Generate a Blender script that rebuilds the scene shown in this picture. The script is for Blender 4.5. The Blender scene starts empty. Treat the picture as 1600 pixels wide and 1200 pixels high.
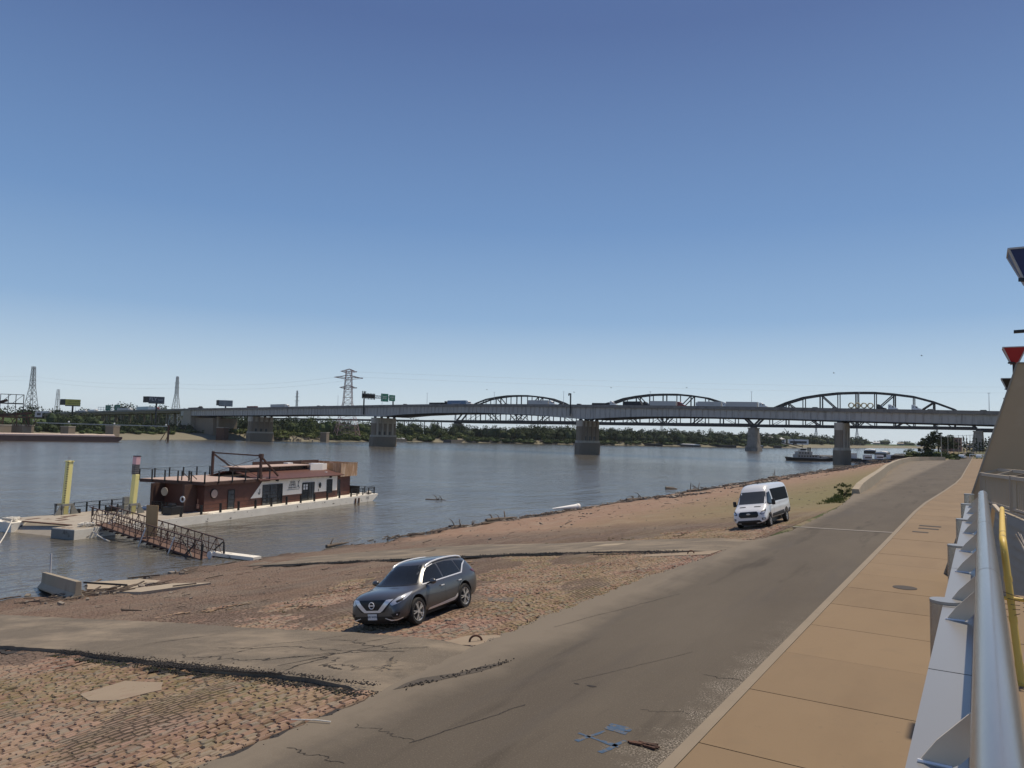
import bpy, bmesh, math, random
from mathutils import Vector, Matrix
from mathutils.bvhtree import BVHTree
R = math.radians
S = bpy.context.scene
COL = S.collection
rng = random.Random(7)

# ---------------------------------------------------------------- camera
cam_d = bpy.data.cameras.new('camera')
cam = bpy.data.objects.new('camera', cam_d); COL.objects.link(cam)
cam_d.sensor_width = 36.0; cam_d.lens = 1170.0 / 1600.0 * 36.0
cam_d.clip_start = 0.05; cam_d.clip_end = 30000
yaw, pit, rho = R(32), math.atan(79.5 / 1170), R(1.375)
_r0 = Vector((math.cos(yaw), math.sin(yaw), 0))
_F = Vector((-math.sin(yaw) * math.cos(pit), math.cos(yaw) * math.cos(pit), math.sin(pit)))
_u0 = _r0.cross(_F)
_Rv = _r0 * math.cos(rho) + _u0 * math.sin(rho)
_Uv = -_r0 * math.sin(rho) + _u0 * math.cos(rho)
cam.matrix_world = Matrix(((_Rv.x, _Uv.x, -_F.x, 0), (_Rv.y, _Uv.y, -_F.y, 0), (_Rv.z, _Uv.z, -_F.z, 4.82), (0, 0, 0, 1)))
S.camera = cam

# ---------------------------------------------------------------- light
SUN_AZ = math.atan2(0.36, 0.93)      # clockwise from +Y
SUN_EL = R(63)
w = bpy.data.worlds.new("World"); S.world = w; w.use_nodes = True
nt = w.node_tree; nt.nodes.clear()
sky = nt.nodes.new('ShaderNodeTexSky'); sky.sky_type = 'NISHITA'; sky.sun_disc = False
sky.sun_elevation = SUN_EL; sky.sun_rotation = SUN_AZ
sky.altitude = 100; sky.air_density = 1.0; sky.dust_density = 0.9; sky.ozone_density = 2.6
hsv = nt.nodes.new('ShaderNodeHueSaturation'); hsv.inputs['Saturation'].default_value = 0.92
bg = nt.nodes.new('ShaderNodeBackground'); bg.inputs['Strength'].default_value = 0.1
wo = nt.nodes.new('ShaderNodeOutputWorld')
# clear-day tone by height above the horizon, laid over the physical sky
tcw = nt.nodes.new('ShaderNodeTexCoord'); spw = nt.nodes.new('ShaderNodeSeparateXYZ'); nt.links.new(tcw.outputs['Generated'], spw.inputs[0])
rw = nt.nodes.new('ShaderNodeValToRGB'); nt.links.new(spw.outputs['Z'], rw.inputs[0]); cr = rw.color_ramp
stops = [(0.0,(.70,.79,.85)),(.035,(.62,.735,.82)),(.08,(.475,.62,.765)),(.151,(.268,.432,.665)),(.27,(.158,.293,.545)),(.49,(.083,.148,.340)),(1.0,(.045,.09,.25))]
while len(cr.elements) < len(stops): cr.elements.new(.5)
for e_, (p_, c_) in zip(cr.elements, stops): e_.position = p_; e_.color = (*c_, 1)
up_ = nt.nodes.new('ShaderNodeVectorMath'); up_.operation = 'SCALE'; up_.inputs['Scale'].default_value = 10.0; nt.links.new(rw.outputs[0], up_.inputs[0])
mxw = nt.nodes.new('ShaderNodeMixRGB'); mxw.inputs[0].default_value = .88
nt.links.new(sky.outputs[0], hsv.inputs['Color']); nt.links.new(hsv.outputs[0], mxw.inputs[1]); nt.links.new(up_.outputs[0], mxw.inputs[2]); nt.links.new(mxw.outputs[0], bg.inputs[0]); nt.links.new(bg.outputs[0], wo.inputs[0])
sd = bpy.data.lights.new('sun', 'SUN'); sd.energy = 3.75; sd.angle = R(.8); sd.color = (1.0, 0.88, 0.70)
so = bpy.data.objects.new('sun', sd); COL.objects.link(so)
sv = Vector((math.sin(SUN_AZ) * math.cos(SUN_EL), math.cos(SUN_AZ) * math.cos(SUN_EL), math.sin(SUN_EL)))
so.rotation_euler = sv.to_track_quat('Z', 'Y').to_euler(); so.location = (0, 0, 60)
S.view_settings.view_transform = 'Standard'; S.view_settings.look = 'None'
S.view_settings.exposure = 0.0; S.view_settings.gamma = 1.0

# ---------------------------------------------------------------- helpers
WL = -6.2            # water level
SL = 6.15 / 42.4     # levee slope
def zl(x):           # levee surface height
    if x >= -9.3: return -0.05
    if x > -72: return -0.05 + SL * (x + 9.3)
    return -0.05 + SL * (-72 + 9.3) - 0.02 * (-72 - x)

class MB:
    """collects shapes, then links them as ONE mesh object"""
    def __init__(s): s.v = []; s.f = []; s.mi = []; s.cur = 0
    def mat(s, i): s.cur = i; return s
    def add(s, vs, fs):
        b = len(s.v); s.v += [tuple(v) for v in vs]
        for f in fs: s.f.append(tuple(b + i for i in f)); s.mi.append(s.cur)
        return s
    def box(s, c, d, rz=0, M=None):
        x, y, z = d[0] / 2, d[1] / 2, d[2] / 2
        vs = [Vector(p) for p in ((-x,-y,-z),(x,-y,-z),(x,y,-z),(-x,y,-z),(-x,-y,z),(x,-y,z),(x,y,z),(-x,y,z))]
        m = Matrix.Translation(c) @ (M if M is not None else Matrix.Rotation(rz, 4, 'Z'))
        return s.add([m @ v for v in vs], [(3,2,1,0),(4,5,6,7),(0,1,5,4),(1,2,6,5),(2,3,7,6),(3,0,4,7)])
    def bb(s, a, b):
        return s.box(((a[0]+b[0])/2,(a[1]+b[1])/2,(a[2]+b[2])/2), (abs(b[0]-a[0]),abs(b[1]-a[1]),abs(b[2]-a[2])))
    def bar(s, p, q, w, h=None, up=(0,0,1)):
        h = h or w; p = Vector(p); q = Vector(q); d = (q - p)
        if d.length < 1e-6: return s
        d.normalize(); u = Vector(up)
        if abs(d.dot(u)) > .98: u = Vector((1,0,0))
        r = d.cross(u).normalized(); u = r.cross(d).normalized()
        vs = []
        for c in (p, q):
            for a, b in ((-1,-1),(1,-1),(1,1),(-1,1)): vs.append(c + r * (a * w / 2) + u * (b * h / 2))
        return s.add(vs, [(3,2,1,0),(4,5,6,7),(0,1,5,4),(1,2,6,5),(2,3,7,6),(3,0,4,7)])
    def tube(s, pts, r, seg=10, cap=True):
        pts = [Vector(p) for p in pts]; n = len(pts)
        rr = r if isinstance(r, (list, tuple)) else [r] * n
        prev = None; rings = []
        for i, p in enumerate(pts):
            d = (pts[min(i+1, n-1)] - pts[max(i-1, 0)]).normalized()
            if prev is None:
                u = Vector((0,0,1)) if abs(d.z) < .9 else Vector((1,0,0))
            else: u = prev
            a = d.cross(u).normalized(); u = a.cross(d).normalized(); prev = u
            rings.append([p + (a * math.cos(t) + u * math.sin(t)) * rr[i] for t in [2*math.pi*k/seg for k in range(seg)]])
        vs = [v for g in rings for v in g]; fs = []
        for i in range(n-1):
            for k in range(seg):
                a, b = i*seg+k, i*seg+(k+1) % seg
                fs.append((a, b, b+seg, a+seg))
        if cap: fs.append(tuple(range(seg))[::-1]); fs.append(tuple((n-1)*seg+k for k in range(seg)))
        return s.add(vs, fs)
    def cyl(s, c, r, h, seg=16, r2=None, axis='Z'):
        r2 = r if r2 is None else r2; vs = []
        for k in range(seg):
            t = 2*math.pi*k/seg; vs.append((r*math.cos(t), r*math.sin(t), -h/2))
        for k in range(seg):
            t = 2*math.pi*k/seg; vs.append((r2*math.cos(t), r2*math.sin(t), h/2))
        if axis == 'Y': vs = [(a, -cc, b) for a, b, cc in vs]
        if axis == 'X': vs = [(cc, a, b) for a, b, cc in vs]
        vs = [(a+c[0], b+c[1], cc+c[2]) for a, b, cc in vs]
        fs = [(k, (k+1) % seg, seg+(k+1) % seg, seg+k) for k in range(seg)] + [tuple(range(seg))[::-1], tuple(range(seg, 2*seg))]
        return s.add(vs, fs)
    def prism(s, poly, a, b):
        """closed polygon given as function-less list of 3D points pairs: poly in 3D, swept by vector b-a"""
        d = Vector(b) - Vector(a); n = len(poly)
        vs = [Vector(p) for p in poly] + [Vector(p) + d for p in poly]
        return s.add(vs, [tuple(range(n))[::-1], tuple(range(n, 2*n))] + [(k, (k+1) % n, n+(k+1) % n, n+k) for k in range(n)])
    def sphere(s, c, r, sx=1, sy=1, sz=1, seg=12, rg=8):
        vs = [(c[0], c[1], c[2]+r*sz)]
        for i in range(1, rg):
            t = math.pi*i/rg
            for k in range(seg):
                a = 2*math.pi*k/seg
                vs.append((c[0]+r*sx*math.sin(t)*math.cos(a), c[1]+r*sy*math.sin(t)*math.sin(a), c[2]+r*sz*math.cos(t)))
        vs.append((c[0], c[1], c[2]-r*sz)); fs = []
        for k in range(seg): fs.append((0, 1+k, 1+(k+1) % seg))
        for i in range(rg-2):
            for k in range(seg):
                a = 1+i*seg+k; b = 1+i*seg+(k+1) % seg
                fs.append((a, a+seg, b+seg, b))
        l = len(vs)-1; o = 1+(rg-2)*seg
        for k in range(seg): fs.append((o+k, l, o+(k+1) % seg))
        return s.add(vs, fs)
    def build(s, name, m, parent=None, world=False, smooth=False, bevel=0, normals=True):
        vs = s.v
        if world and parent is not None:
            top = parent
            while top.parent: top = top.parent
            mi = (Matrix.Translation(top.location) @ top.rotation_euler.to_matrix().to_4x4()).inverted()
            vs = [mi @ Vector(v) for v in vs]
        me = bpy.data.meshes.new(name); me.from_pydata([tuple(v) for v in vs], [], s.f)
        ms = m if isinstance(m, (list, tuple)) else [m]
        for x in ms: me.materials.append(x)
        if len(ms) > 1: me.polygons.foreach_set('material_index', s.mi)
        if normals:
            bm = bmesh.new(); bm.from_mesh(me)
            bmesh.ops.recalc_face_normals(bm, faces=bm.faces); bm.to_mesh(me); bm.free()
        if smooth:
            me.polygons.foreach_set('use_smooth', [True] * len(me.polygons))
            try: me.set_sharp_from_angle(angle=R(38))
            except Exception: pass
        me.update()
        o = bpy.data.objects.new(name, me); COL.objects.link(o)
        if parent is not None: o.parent = parent
        if bevel:
            b = o.modifiers.new('bevel', 'BEVEL'); b.width = bevel; b.segments = 2; b.limit_method = 'ANGLE'
        return o

def tag(o, label, cat, group=None, kind=None):
    if label: o['label'] = label
    if cat: o['category'] = cat
    if group: o['group'] = group
    if kind: o['kind'] = kind
    return o
def thing(name, label, cat, loc=(0,0,0), rz=0, group=None, rot=None):
    o = bpy.data.objects.new(name, None); COL.objects.link(o); o.location = loc
    o.rotation_euler = rot if rot is not None else (0, 0, rz); o.empty_display_size = .2
    return tag(o, label, cat, group)
def struct(o): o['kind'] = 'structure'; return o
def copy_tree(o, parent=None):
    c = o.copy(); COL.objects.link(c); c.parent = parent
    for ch in [x for x in bpy.data.objects if x.parent == o]: copy_tree(ch, c)
    return c
def text_mesh(name, s, size, m, parent, mat4, depth=.004):
    cu = bpy.data.curves.new(name, 'FONT'); cu.body = s; cu.size = size; cu.align_x = 'CENTER'; cu.align_y = 'CENTER'; cu.extrude = depth
    t = bpy.data.objects.new('tmp', cu); COL.objects.link(t)
    dg = bpy.context.evaluated_depsgraph_get(); me = bpy.data.meshes.new_from_object(t.evaluated_get(dg))
    bpy.data.objects.remove(t); me.transform(mat4); me.materials.clear(); me.materials.append(m); me.name = name
    o = bpy.data.objects.new(name, me); COL.objects.link(o); o.parent = parent
    return o

# ---------------------------------------------------------------- materials
def nodes(name):
    m = bpy.data.materials.new(name); m.use_nodes = True; t = m.node_tree
    return m, t, t.nodes['Principled BSDF']
def N(t, k, **kw):
    n = t.nodes.new('ShaderNode' + k)
    for a, b in kw.items():
        if a in n.inputs.keys(): n.inputs[a].default_value = b
        else: setattr(n, a, b)
    return n
def coord(t, scale=(1,1,1), kind='Object'):
    c = N(t, 'TexCoord'); mp = N(t, 'Mapping'); mp.inputs['Scale'].default_value = scale
    t.links.new(c.outputs[kind], mp.inputs['Vector']); return mp.outputs['Vector']
def noise(t, vec, scale, detail=4, rough=.55):
    n = N(t, 'TexNoise'); n.inputs['Scale'].default_value = scale; n.inputs['Detail'].default_value = detail; n.inputs['Roughness'].default_value = rough
    t.links.new(vec, n.inputs['Vector']); return n.outputs['Fac']
def ramp(t, fac, a, b, ca=(0,0,0,1), cb=(1,1,1,1)):
    r = N(t, 'ValToRGB'); r.color_ramp.elements[0].position = a; r.color_ramp.elements[1].position = b
    r.color_ramp.elements[0].color = ca; r.color_ramp.elements[1].color = cb
    t.links.new(fac, r.inputs['Fac']); return r.outputs['Color']
def mix(t, fac, a, b, kind='MIX'):
    n = N(t, 'MixRGB'); n.blend_type = kind
    for i, x in ((0, fac), (1, a), (2, b)):
        if isinstance(x, (int, float)): n.inputs[i].default_value = x if i == 0 else (x, x, x, 1)
        elif isinstance(x, tuple): n.inputs[i].default_value = (x[0], x[1], x[2], 1)
        else: t.links.new(x, n.inputs[i])
    return n.outputs[0]
def math_(t, op, a, b=0.0):
    n = N(t, 'Math'); n.operation = op
    for i, x in ((0, a), (1, b)):
        if isinstance(x, (int, float)): n.inputs[i].default_value = x
        else: t.links.new(x, n.inputs[i])
    return n.outputs[0]
def bump(t, h, strength, dist, prev=None):
    b = N(t, 'Bump'); b.inputs['Strength'].default_value = strength; b.inputs['Distance'].default_value = dist
    t.links.new(h, b.inputs['Height'])
    if prev: t.links.new(prev, b.inputs['Normal'])
    return b.outputs[0]
def mat(name, c, rough=.6, metal=0., var=.15, vs=2., bmp=0., bs=30., dirt=None, dlo=.55, dhi=.7, ds=1.5, spec=.5, coat=0, vscale=(1,1,1)):
    m, t, p = nodes(name)
    v = coord(t, vscale)
    col = mix(t, noise(t, v, vs), tuple(x*(1-var) for x in c), tuple(min(1, x*(1+var)) for x in c))
    if dirt is not None: col = mix(t, ramp(t, noise(t, v, ds, 6, .65), dlo, dhi), col, dirt)
    t.links.new(col, p.inputs['Base Color'])
    p.inputs['Roughness'].default_value = rough; p.inputs['Metallic'].default_value = metal
    p.inputs['Specular IOR Level'].default_value = spec
    if coat: p.inputs['Coat Weight'].default_value = coat; p.inputs['Coat Roughness'].default_value = .05
    if bmp: t.links.new(bump(t, noise(t, v, bs, 5), bmp, .02), p.inputs['Normal'])
    return m
def leafmat(name, c, var=.5):
    m, t, p = nodes(name)
    v = coord(t); g = N(t, 'NewGeometry')
    a = mix(t, g.outputs['Random Per Island'], tuple(x*(1-var) for x in c), tuple(x*(1+var) for x in c))
    a = mix(t, ramp(t, noise(t, v, .25, 2), .35, .65), a, (c[0]*1.35, c[1]*1.2, c[2]*.8))
    t.links.new(a, p.inputs['Base Color']); p.inputs['Roughness'].default_value = .75; p.inputs['Specular IOR Level'].default_value = .15
    return m
MT = {}
MT['concrete'] = mat('concrete', (.36,.31,.24), .85, var=.18, vs=.6, bmp=.2, bs=8, dirt=(.16,.13,.10), dlo=.56, dhi=.8, ds=.35)
MT['concrete_lt'] = mat('concrete_light', (.36,.30,.215), .85, var=.15, vs=.8, bmp=.15, bs=8, dirt=(.25,.2,.15), dlo=.55, dhi=.85, ds=.6)
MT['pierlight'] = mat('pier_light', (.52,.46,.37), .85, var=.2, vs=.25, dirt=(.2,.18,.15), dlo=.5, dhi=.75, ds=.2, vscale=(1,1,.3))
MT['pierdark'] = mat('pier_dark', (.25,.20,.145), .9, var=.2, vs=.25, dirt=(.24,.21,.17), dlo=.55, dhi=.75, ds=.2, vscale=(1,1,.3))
MT['girder'] = mat('girder_grey', (.46,.435,.40), .6, var=.18, vs=.12, dirt=(.15,.14,.13), dlo=.54, dhi=.78, ds=.9, vscale=(1,1,.07))
MT['parapet'] = mat('parapet', (.23,.21,.185), .85, var=.2, vs=.3, dirt=(.10,.09,.08), dlo=.5, dhi=.75, ds=.35)
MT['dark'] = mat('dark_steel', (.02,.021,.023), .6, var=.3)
MT['deckroad'] = mat('bridge_asphalt', (.10,.095,.09), .9)
MT['truss'] = mat('truss_black', (.012,.013,.015), .6, var=.3, vs=.2)
MT['white'] = mat('white_paint', (.78,.78,.76), .4, var=.04)
MT['offwhite'] = mat('white_siding', (.97,.90,.80), .7, var=.06, vs=.8, dirt=(.45,.38,.3), dlo=.62, dhi=.9, ds=.8)
MT['black'] = mat('black_paint', (.012,.012,.013), .45, var=.2)
MT['rubber'] = mat('rubber', (.018,.018,.018), .8)
MT['glass'] = mat('dark_glass', (.02,.023,.026), .06, var=.1, spec=.45)
MT['tint'] = mat('tinted_glass', (.006,.006,.007), .5, var=.1, spec=.05)
MT['vglass'] = mat('van_windscreen', (.07,.075,.08), .12, var=.1, spec=.4)
MT['bracket'] = mat('light_bracket_steel', (.66,.58,.47), .5, .15, var=.08, vs=6)
MT['chrome'] = mat('chrome', (.88,.88,.87), .25, .30, var=.03)
MT['silver'] = mat('silver_alloy', (.62,.61,.58), .3, .45, var=.05)
MT['steel'] = mat('brushed_steel', (.50,.455,.40), .22, .80, var=.10, vs=3, bmp=.04, bs=60, vscale=(6,.4,6), dirt=(.40,.39,.38), dlo=.5, dhi=.8, ds=2)
MT['steelpanel'] = mat('steel_panel', (.36,.35,.335), .34, .55, var=.10, vs=1.2, vscale=(1,.3,1))
MT['taupe'] = mat('taupe_painted_steel', (.46,.39,.30), .55, .1, var=.07, vs=3)
MT['brown'] = mat('red_brown_paint', (.115,.043,.029), .55, var=.15, vs=.8, dirt=(.05,.02,.015), dlo=.5, dhi=.8)
MT['brownsteel'] = mat('brown_rust_steel', (.085,.043,.031), .7, var=.3, vs=2)
MT['rust'] = mat('rust_steel', (.12,.058,.035), .85, var=.4, vs=2, dirt=(.05,.03,.02))
MT['pinkroof'] = mat('pink_deck_boards', (.50,.37,.30), .75, var=.12, vs=1.5, vscale=(1,5,1))
MT['hull'] = mat('hull_paint', (.86,.80,.69), .75, var=.18, vs=.7, dirt=(.05,.04,.03), dlo=.60, dhi=.66, ds=1.1, bmp=.2, bs=5, vscale=(1,1,2))
MT['hullgrey'] = mat('hull_grey', (.24,.24,.22), .8, var=.3, vs=1.2, dirt=(.07,.06,.05), dlo=.55, dhi=.7, ds=1.2)
MT['deckcon'] = mat('barge_deck', (.40,.35,.28), .85, var=.2, vs=.7, dirt=(.16,.09,.05), dlo=.58, dhi=.68, ds=.5)
MT['yellow'] = mat('yellow_paint', (.72,.50,.10), .5, var=.12, vs=2, dirt=(.12,.08,.04), dlo=.62, dhi=.68, ds=1.6, vscale=(1,1,.4))
MT['yellowpost'] = mat('pale_yellow_paint', (1.0,.84,.34), .7, var=.12, vs=2, dirt=(.16,.12,.07), dlo=.60, dhi=.68, ds=1.4, vscale=(1,1,.35))
MT['pink'] = mat('faded_pink', (.80,.48,.50), .7)
MT['ply'] = mat('plywood', (.50,.32,.15), .8, var=.18, vs=2, dirt=(.3,.17,.08), dlo=.6, dhi=.75, vscale=(1,1,.4))
MT['rope'] = mat('white_rope', (.7,.66,.58), .9, bmp=.3, bs=60)
MT['corr'] = mat('weathered_cladding', (.46,.28,.16), .8, var=.35, vs=2.5, dirt=(.66,.50,.36), dlo=.5, dhi=.62, ds=2.2, vscale=(1,1,.25))
MT['wood'] = mat('driftwood', (.15,.115,.085), .9, var=.5, vs=1)
MT['stone'] = mat('rubble', (.25,.215,.175), .95, var=.35, vs=1)
MT['green'] = mat('sign_green', (.015,.16,.10), .5)
MT['wallpanel'] = mat('tan_wall_concrete', (.50,.36,.22), .75, var=.06, vs=.5, dirt=(.60,.46,.31), dlo=.5, dhi=.8, ds=.35, bmp=.05, bs=6)
MT['bricks'] = mat('old_brick', (.24,.15,.12), .9, var=.2, vs=.5)
MT['red'] = mat('red_panel', (.33,.012,.025), .5)
MT['blue'] = mat('blue_panel', (.015,.045,.16), .5)
MT['frame'] = mat('pale_frame', (.5,.5,.5), .5)
MT['leaf'] = leafmat('leaves_dark', (.034,.052,.024))
MT['leaf2'] = leafmat('leaves_mid', (.050,.075,.028))
MT['leaf3'] = leafmat('shrub_leaves', (.085,.11,.04))
MT['bark'] = mat('bark', (.09,.07,.05), .9, var=.3)
MT['iron'] = mat('cast_iron', (.055,.045,.04), .8, var=.3, vs=8)
# ================================================================ ground, road, river
def path_x(path, y):
    for (x0, y0), (x1, y1) in zip(path, path[1:]):
        if y0 <= y <= y1:
            k = (y - y0) / (y1 - y0); return x0 + (x1 - x0) * k
    return path[0][0] if y < path[0][1] else path[-1][0]
ROADL = [(-9.5,-60),(-9.5,7),(-9.5,10.8),(-9.84,14.4),(-9.93,18.1),(-9.93,24.5),(-9.6,30.5),(-9.4,37.2),(-8.75,42.8),(-9.0,60),(-9.6,70),(-10.4,80),(-10.5,90),(-13.8,146),(-16.5,206),(-16.8,242),(-13.6,266),(-9.7,276),(-9.3,320),(-9.3,700)]
KERB = [(-3.98,-60),(-3.98,40),(-4.02,60),(-3.9,70),(-3.3,88),(-2.7,110),(-2.45,130),(-2.5,220),(-2.5,420),(-2.5,700)]

# --- materials of the ground
def levee_mat():
    m, t, p = nodes('cobbled_levee')
    tc = N(t, 'TexCoord'); sep = N(t, 'SeparateXYZ'); t.links.new(tc.outputs['Object'], sep.inputs[0])
    V = tc.outputs['Object']
    nz = N(t, 'TexNoise'); nz.inputs['Scale'].default_value = 1.3; t.links.new(V, nz.inputs['Vector'])
    off = N(t, 'VectorMath'); off.operation = 'SCALE'; t.links.new(nz.outputs['Color'], off.inputs[0]); off.inputs['Scale'].default_value = .10
    ad = N(t, 'VectorMath'); ad.operation = 'ADD'; t.links.new(V, ad.inputs[0]); t.links.new(off.outputs[0], ad.inputs[1])
    nz2 = N(t, 'TexNoise'); nz2.inputs['Scale'].default_value = 9; t.links.new(V, nz2.inputs['Vector'])
    off2 = N(t, 'VectorMath'); off2.operation = 'SCALE'; t.links.new(nz2.outputs['Color'], off2.inputs[0]); off2.inputs['Scale'].default_value = .05
    ad2 = N(t, 'VectorMath'); ad2.operation = 'ADD'; t.links.new(ad.outputs[0], ad2.inputs[0]); t.links.new(off2.outputs[0], ad2.inputs[1])
    s2 = N(t, 'SeparateXYZ'); t.links.new(ad2.outputs[0], s2.inputs[0])
    cb = N(t, 'CombineXYZ'); t.links.new(s2.outputs['Y'], cb.inputs['X']); t.links.new(s2.outputs['X'], cb.inputs['Y'])
    rowf = math_(t, 'FRACT', math_(t, 'MULTIPLY', s2.outputs['X'], 1/.168))
    rowd = math_(t, 'MULTIPLY', math_(t, 'ABSOLUTE', math_(t, 'SUBTRACT', rowf, .5)), 2.0)     # 1 on the joint
    rowi = math_(t, 'FLOOR', math_(t, 'MULTIPLY', s2.outputs['X'], 1/.168))
    alng = math_(t, 'ADD', math_(t, 'MULTIPLY', s2.outputs['Y'], 1/.27), math_(t, 'MULTIPLY', rowi, .37))
    wn0 = N(t, 'TexWhiteNoise'); wn0.noise_dimensions = '1D'; t.links.new(rowi, wn0.inputs['W'])
    alng = math_(t, 'ADD', math_(t, 'MULTIPLY', alng, math_(t, 'ADD', .8, math_(t, 'MULTIPLY', wn0.outputs['Value'], .45))), math_(t, 'MULTIPLY', wn0.outputs['Value'], 7))
    cf = math_(t, 'FRACT', alng); cd = math_(t, 'MULTIPLY', math_(t, 'ABSOLUTE', math_(t, 'SUBTRACT', cf, .5)), 2.0)
    rm_ = ramp(t, math_(t, 'ADD', rowd, math_(t, 'MULTIPLY', math_(t, 'SUBTRACT', nz2.outputs['Fac'], .5), .5)), .52, .86)
    cm_ = ramp(t, cd, .80, .94)
    mort = math_(t, 'MAXIMUM', rm_, math_(t, 'MULTIPLY', cm_, .75))
    idv = N(t, 'CombineXYZ'); t.links.new(rowi, idv.inputs['X']); t.links.new(math_(t, 'FLOOR', alng), idv.inputs['Y'])
    wn = N(t, 'TexWhiteNoise'); wn.noise_dimensions = '2D'; t.links.new(idv.outputs[0], wn.inputs['Vector'])
    n9 = noise(t, V, 18, 4, .7)
    cell = mix(t, wn.outputs['Value'], (.215,.145,.115), (.43,.305,.235))
    cell = mix(t, ramp(t, n9, .35, .7), cell, (.20,.15,.12))
    # a pale row every now and then
    wr_ = N(t, 'TexWhiteNoise'); wr_.noise_dimensions = '1D'; t.links.new(math_(t, 'ADD', rowi, .5), wr_.inputs['W'])
    cell = mix(t, math_(t, 'MULTIPLY', ramp(t, wr_.outputs['Value'], .92, .94), .35), cell, (.60,.49,.32))
    brcol = mix(t, mort, cell, (.075,.058,.045))
    # big tone drift, moss and silt by place
    n1 = noise(t, V, .16, 5, .6); n2 = noise(t, V, .55, 5, .65); n3 = noise(t, V, 3.5, 5, .7)
    stone = mix(t, math_(t, 'MULTIPLY', ramp(t, math_(t, 'MULTIPLY', sep.outputs['Y'], .01), .45, .47, (1,1,1,1), (0,0,0,1)), .30), brcol, (.17,.115,.08))
    stone = mix(t, ramp(t, noise(t, V, .3, 3), .45, .62), stone, mix(t, .45, stone, (.27,.23,.18)))
    mossm = math_(t, 'MULTIPLY', ramp(t, n1, .44, .60), ramp(t, n3, .36, .60))
    mossx = ramp(t, math_(t, 'MULTIPLY', sep.outputs['X'], -.0333), .30, 1.15, (1,1,1,1), (0,0,0,1))
    mossm = math_(t, 'MULTIPLY', mossm, mossx)
    mossm = math_(t, 'MULTIPLY', mossm, .75)
    stone = mix(t, mossm, stone, mix(t, .35, (.25,.215,.085), stone))
    # silt: more and more towards the river
    dx = math_(t, 'MULTIPLY', sep.outputs['X'], -.02)           # 0.2 at road .. 1.04 at water
    sm = math_(t, 'ADD', dx, math_(t, 'MULTIPLY', math_(t, 'SUBTRACT', n2, .5), 1.1))
    sm = math_(t, 'ADD', sm, math_(t, 'MULTIPLY', math_(t, 'SUBTRACT', n1, .5), 1.3))
    silt = ramp(t, sm, .46, .66)
    silt = math_(t, 'MULTIPLY', silt, math_(t, 'SUBTRACT', 1.0, math_(t, 'MULTIPLY', ramp(t, math_(t, 'MULTIPLY', sep.outputs['Y'], .1), 1.00, 1.15, (1,1,1,1), (0,0,0,1)), .75)))
    siltc = mix(t, ramp(t, n3, .3, .7), (.29,.182,.125), (.365,.245,.172))
    siltc = mix(t, ramp(t, noise(t, V, .35, 6, .7), .50, .66), siltc, (.37,.28,.205))
    siltc = mix(t, ramp(t, noise(t, V, 1.6, 6, .75), .60, .68), siltc, (.17,.13,.10))
    # greenish silt further along the bank
    gy = math_(t, 'MULTIPLY', ramp(t, math_(t, 'MULTIPLY', sep.outputs['Y'], .01), .38, .72), ramp(t, math_(t, 'ADD', math_(t, 'MULTIPLY', sep.outputs['X'], -.02), math_(t, 'MULTIPLY', n1, .3)), .45, .85, (1,1,1,1), (0,0,0,1)))
    siltc = mix(t, math_(t, 'MULTIPLY', gy, .95), siltc, (.215,.195,.095))
    silt = math_(t, 'MAXIMUM', silt, math_(t, 'MULTIPLY', ramp(t, math_(t, 'MULTIPLY', sep.outputs['Y'], .01), .50, .60), .85))
    col = mix(t, silt, stone, siltc)
    wet = ramp(t, math_(t, 'MULTIPLY', sep.outputs['Z'], -.1), .585, .618)
    col = mix(t, math_(t, 'MULTIPLY', wet, .8), col, (.10,.08,.065))
    t.links.new(col, p.inputs['Base Color'])
    p.inputs['Roughness'].default_value = .95; p.inputs['Specular IOR Level'].default_value = .15
    h = math_(t, 'MULTIPLY', math_(t, 'SUBTRACT', 1.0, mort), math_(t, 'SUBTRACT', 1.0, math_(t, 'MULTIPLY', silt, .9)))
    b = bump(t, h, 1.0, .09); b = bump(t, noise(t, V, 3, 8, .7), .35, .12, b); b = bump(t, noise(t, V, 25, 6, .7), .3, .015, b)
    t.links.new(b, p.inputs['Normal'])
    return m
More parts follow.
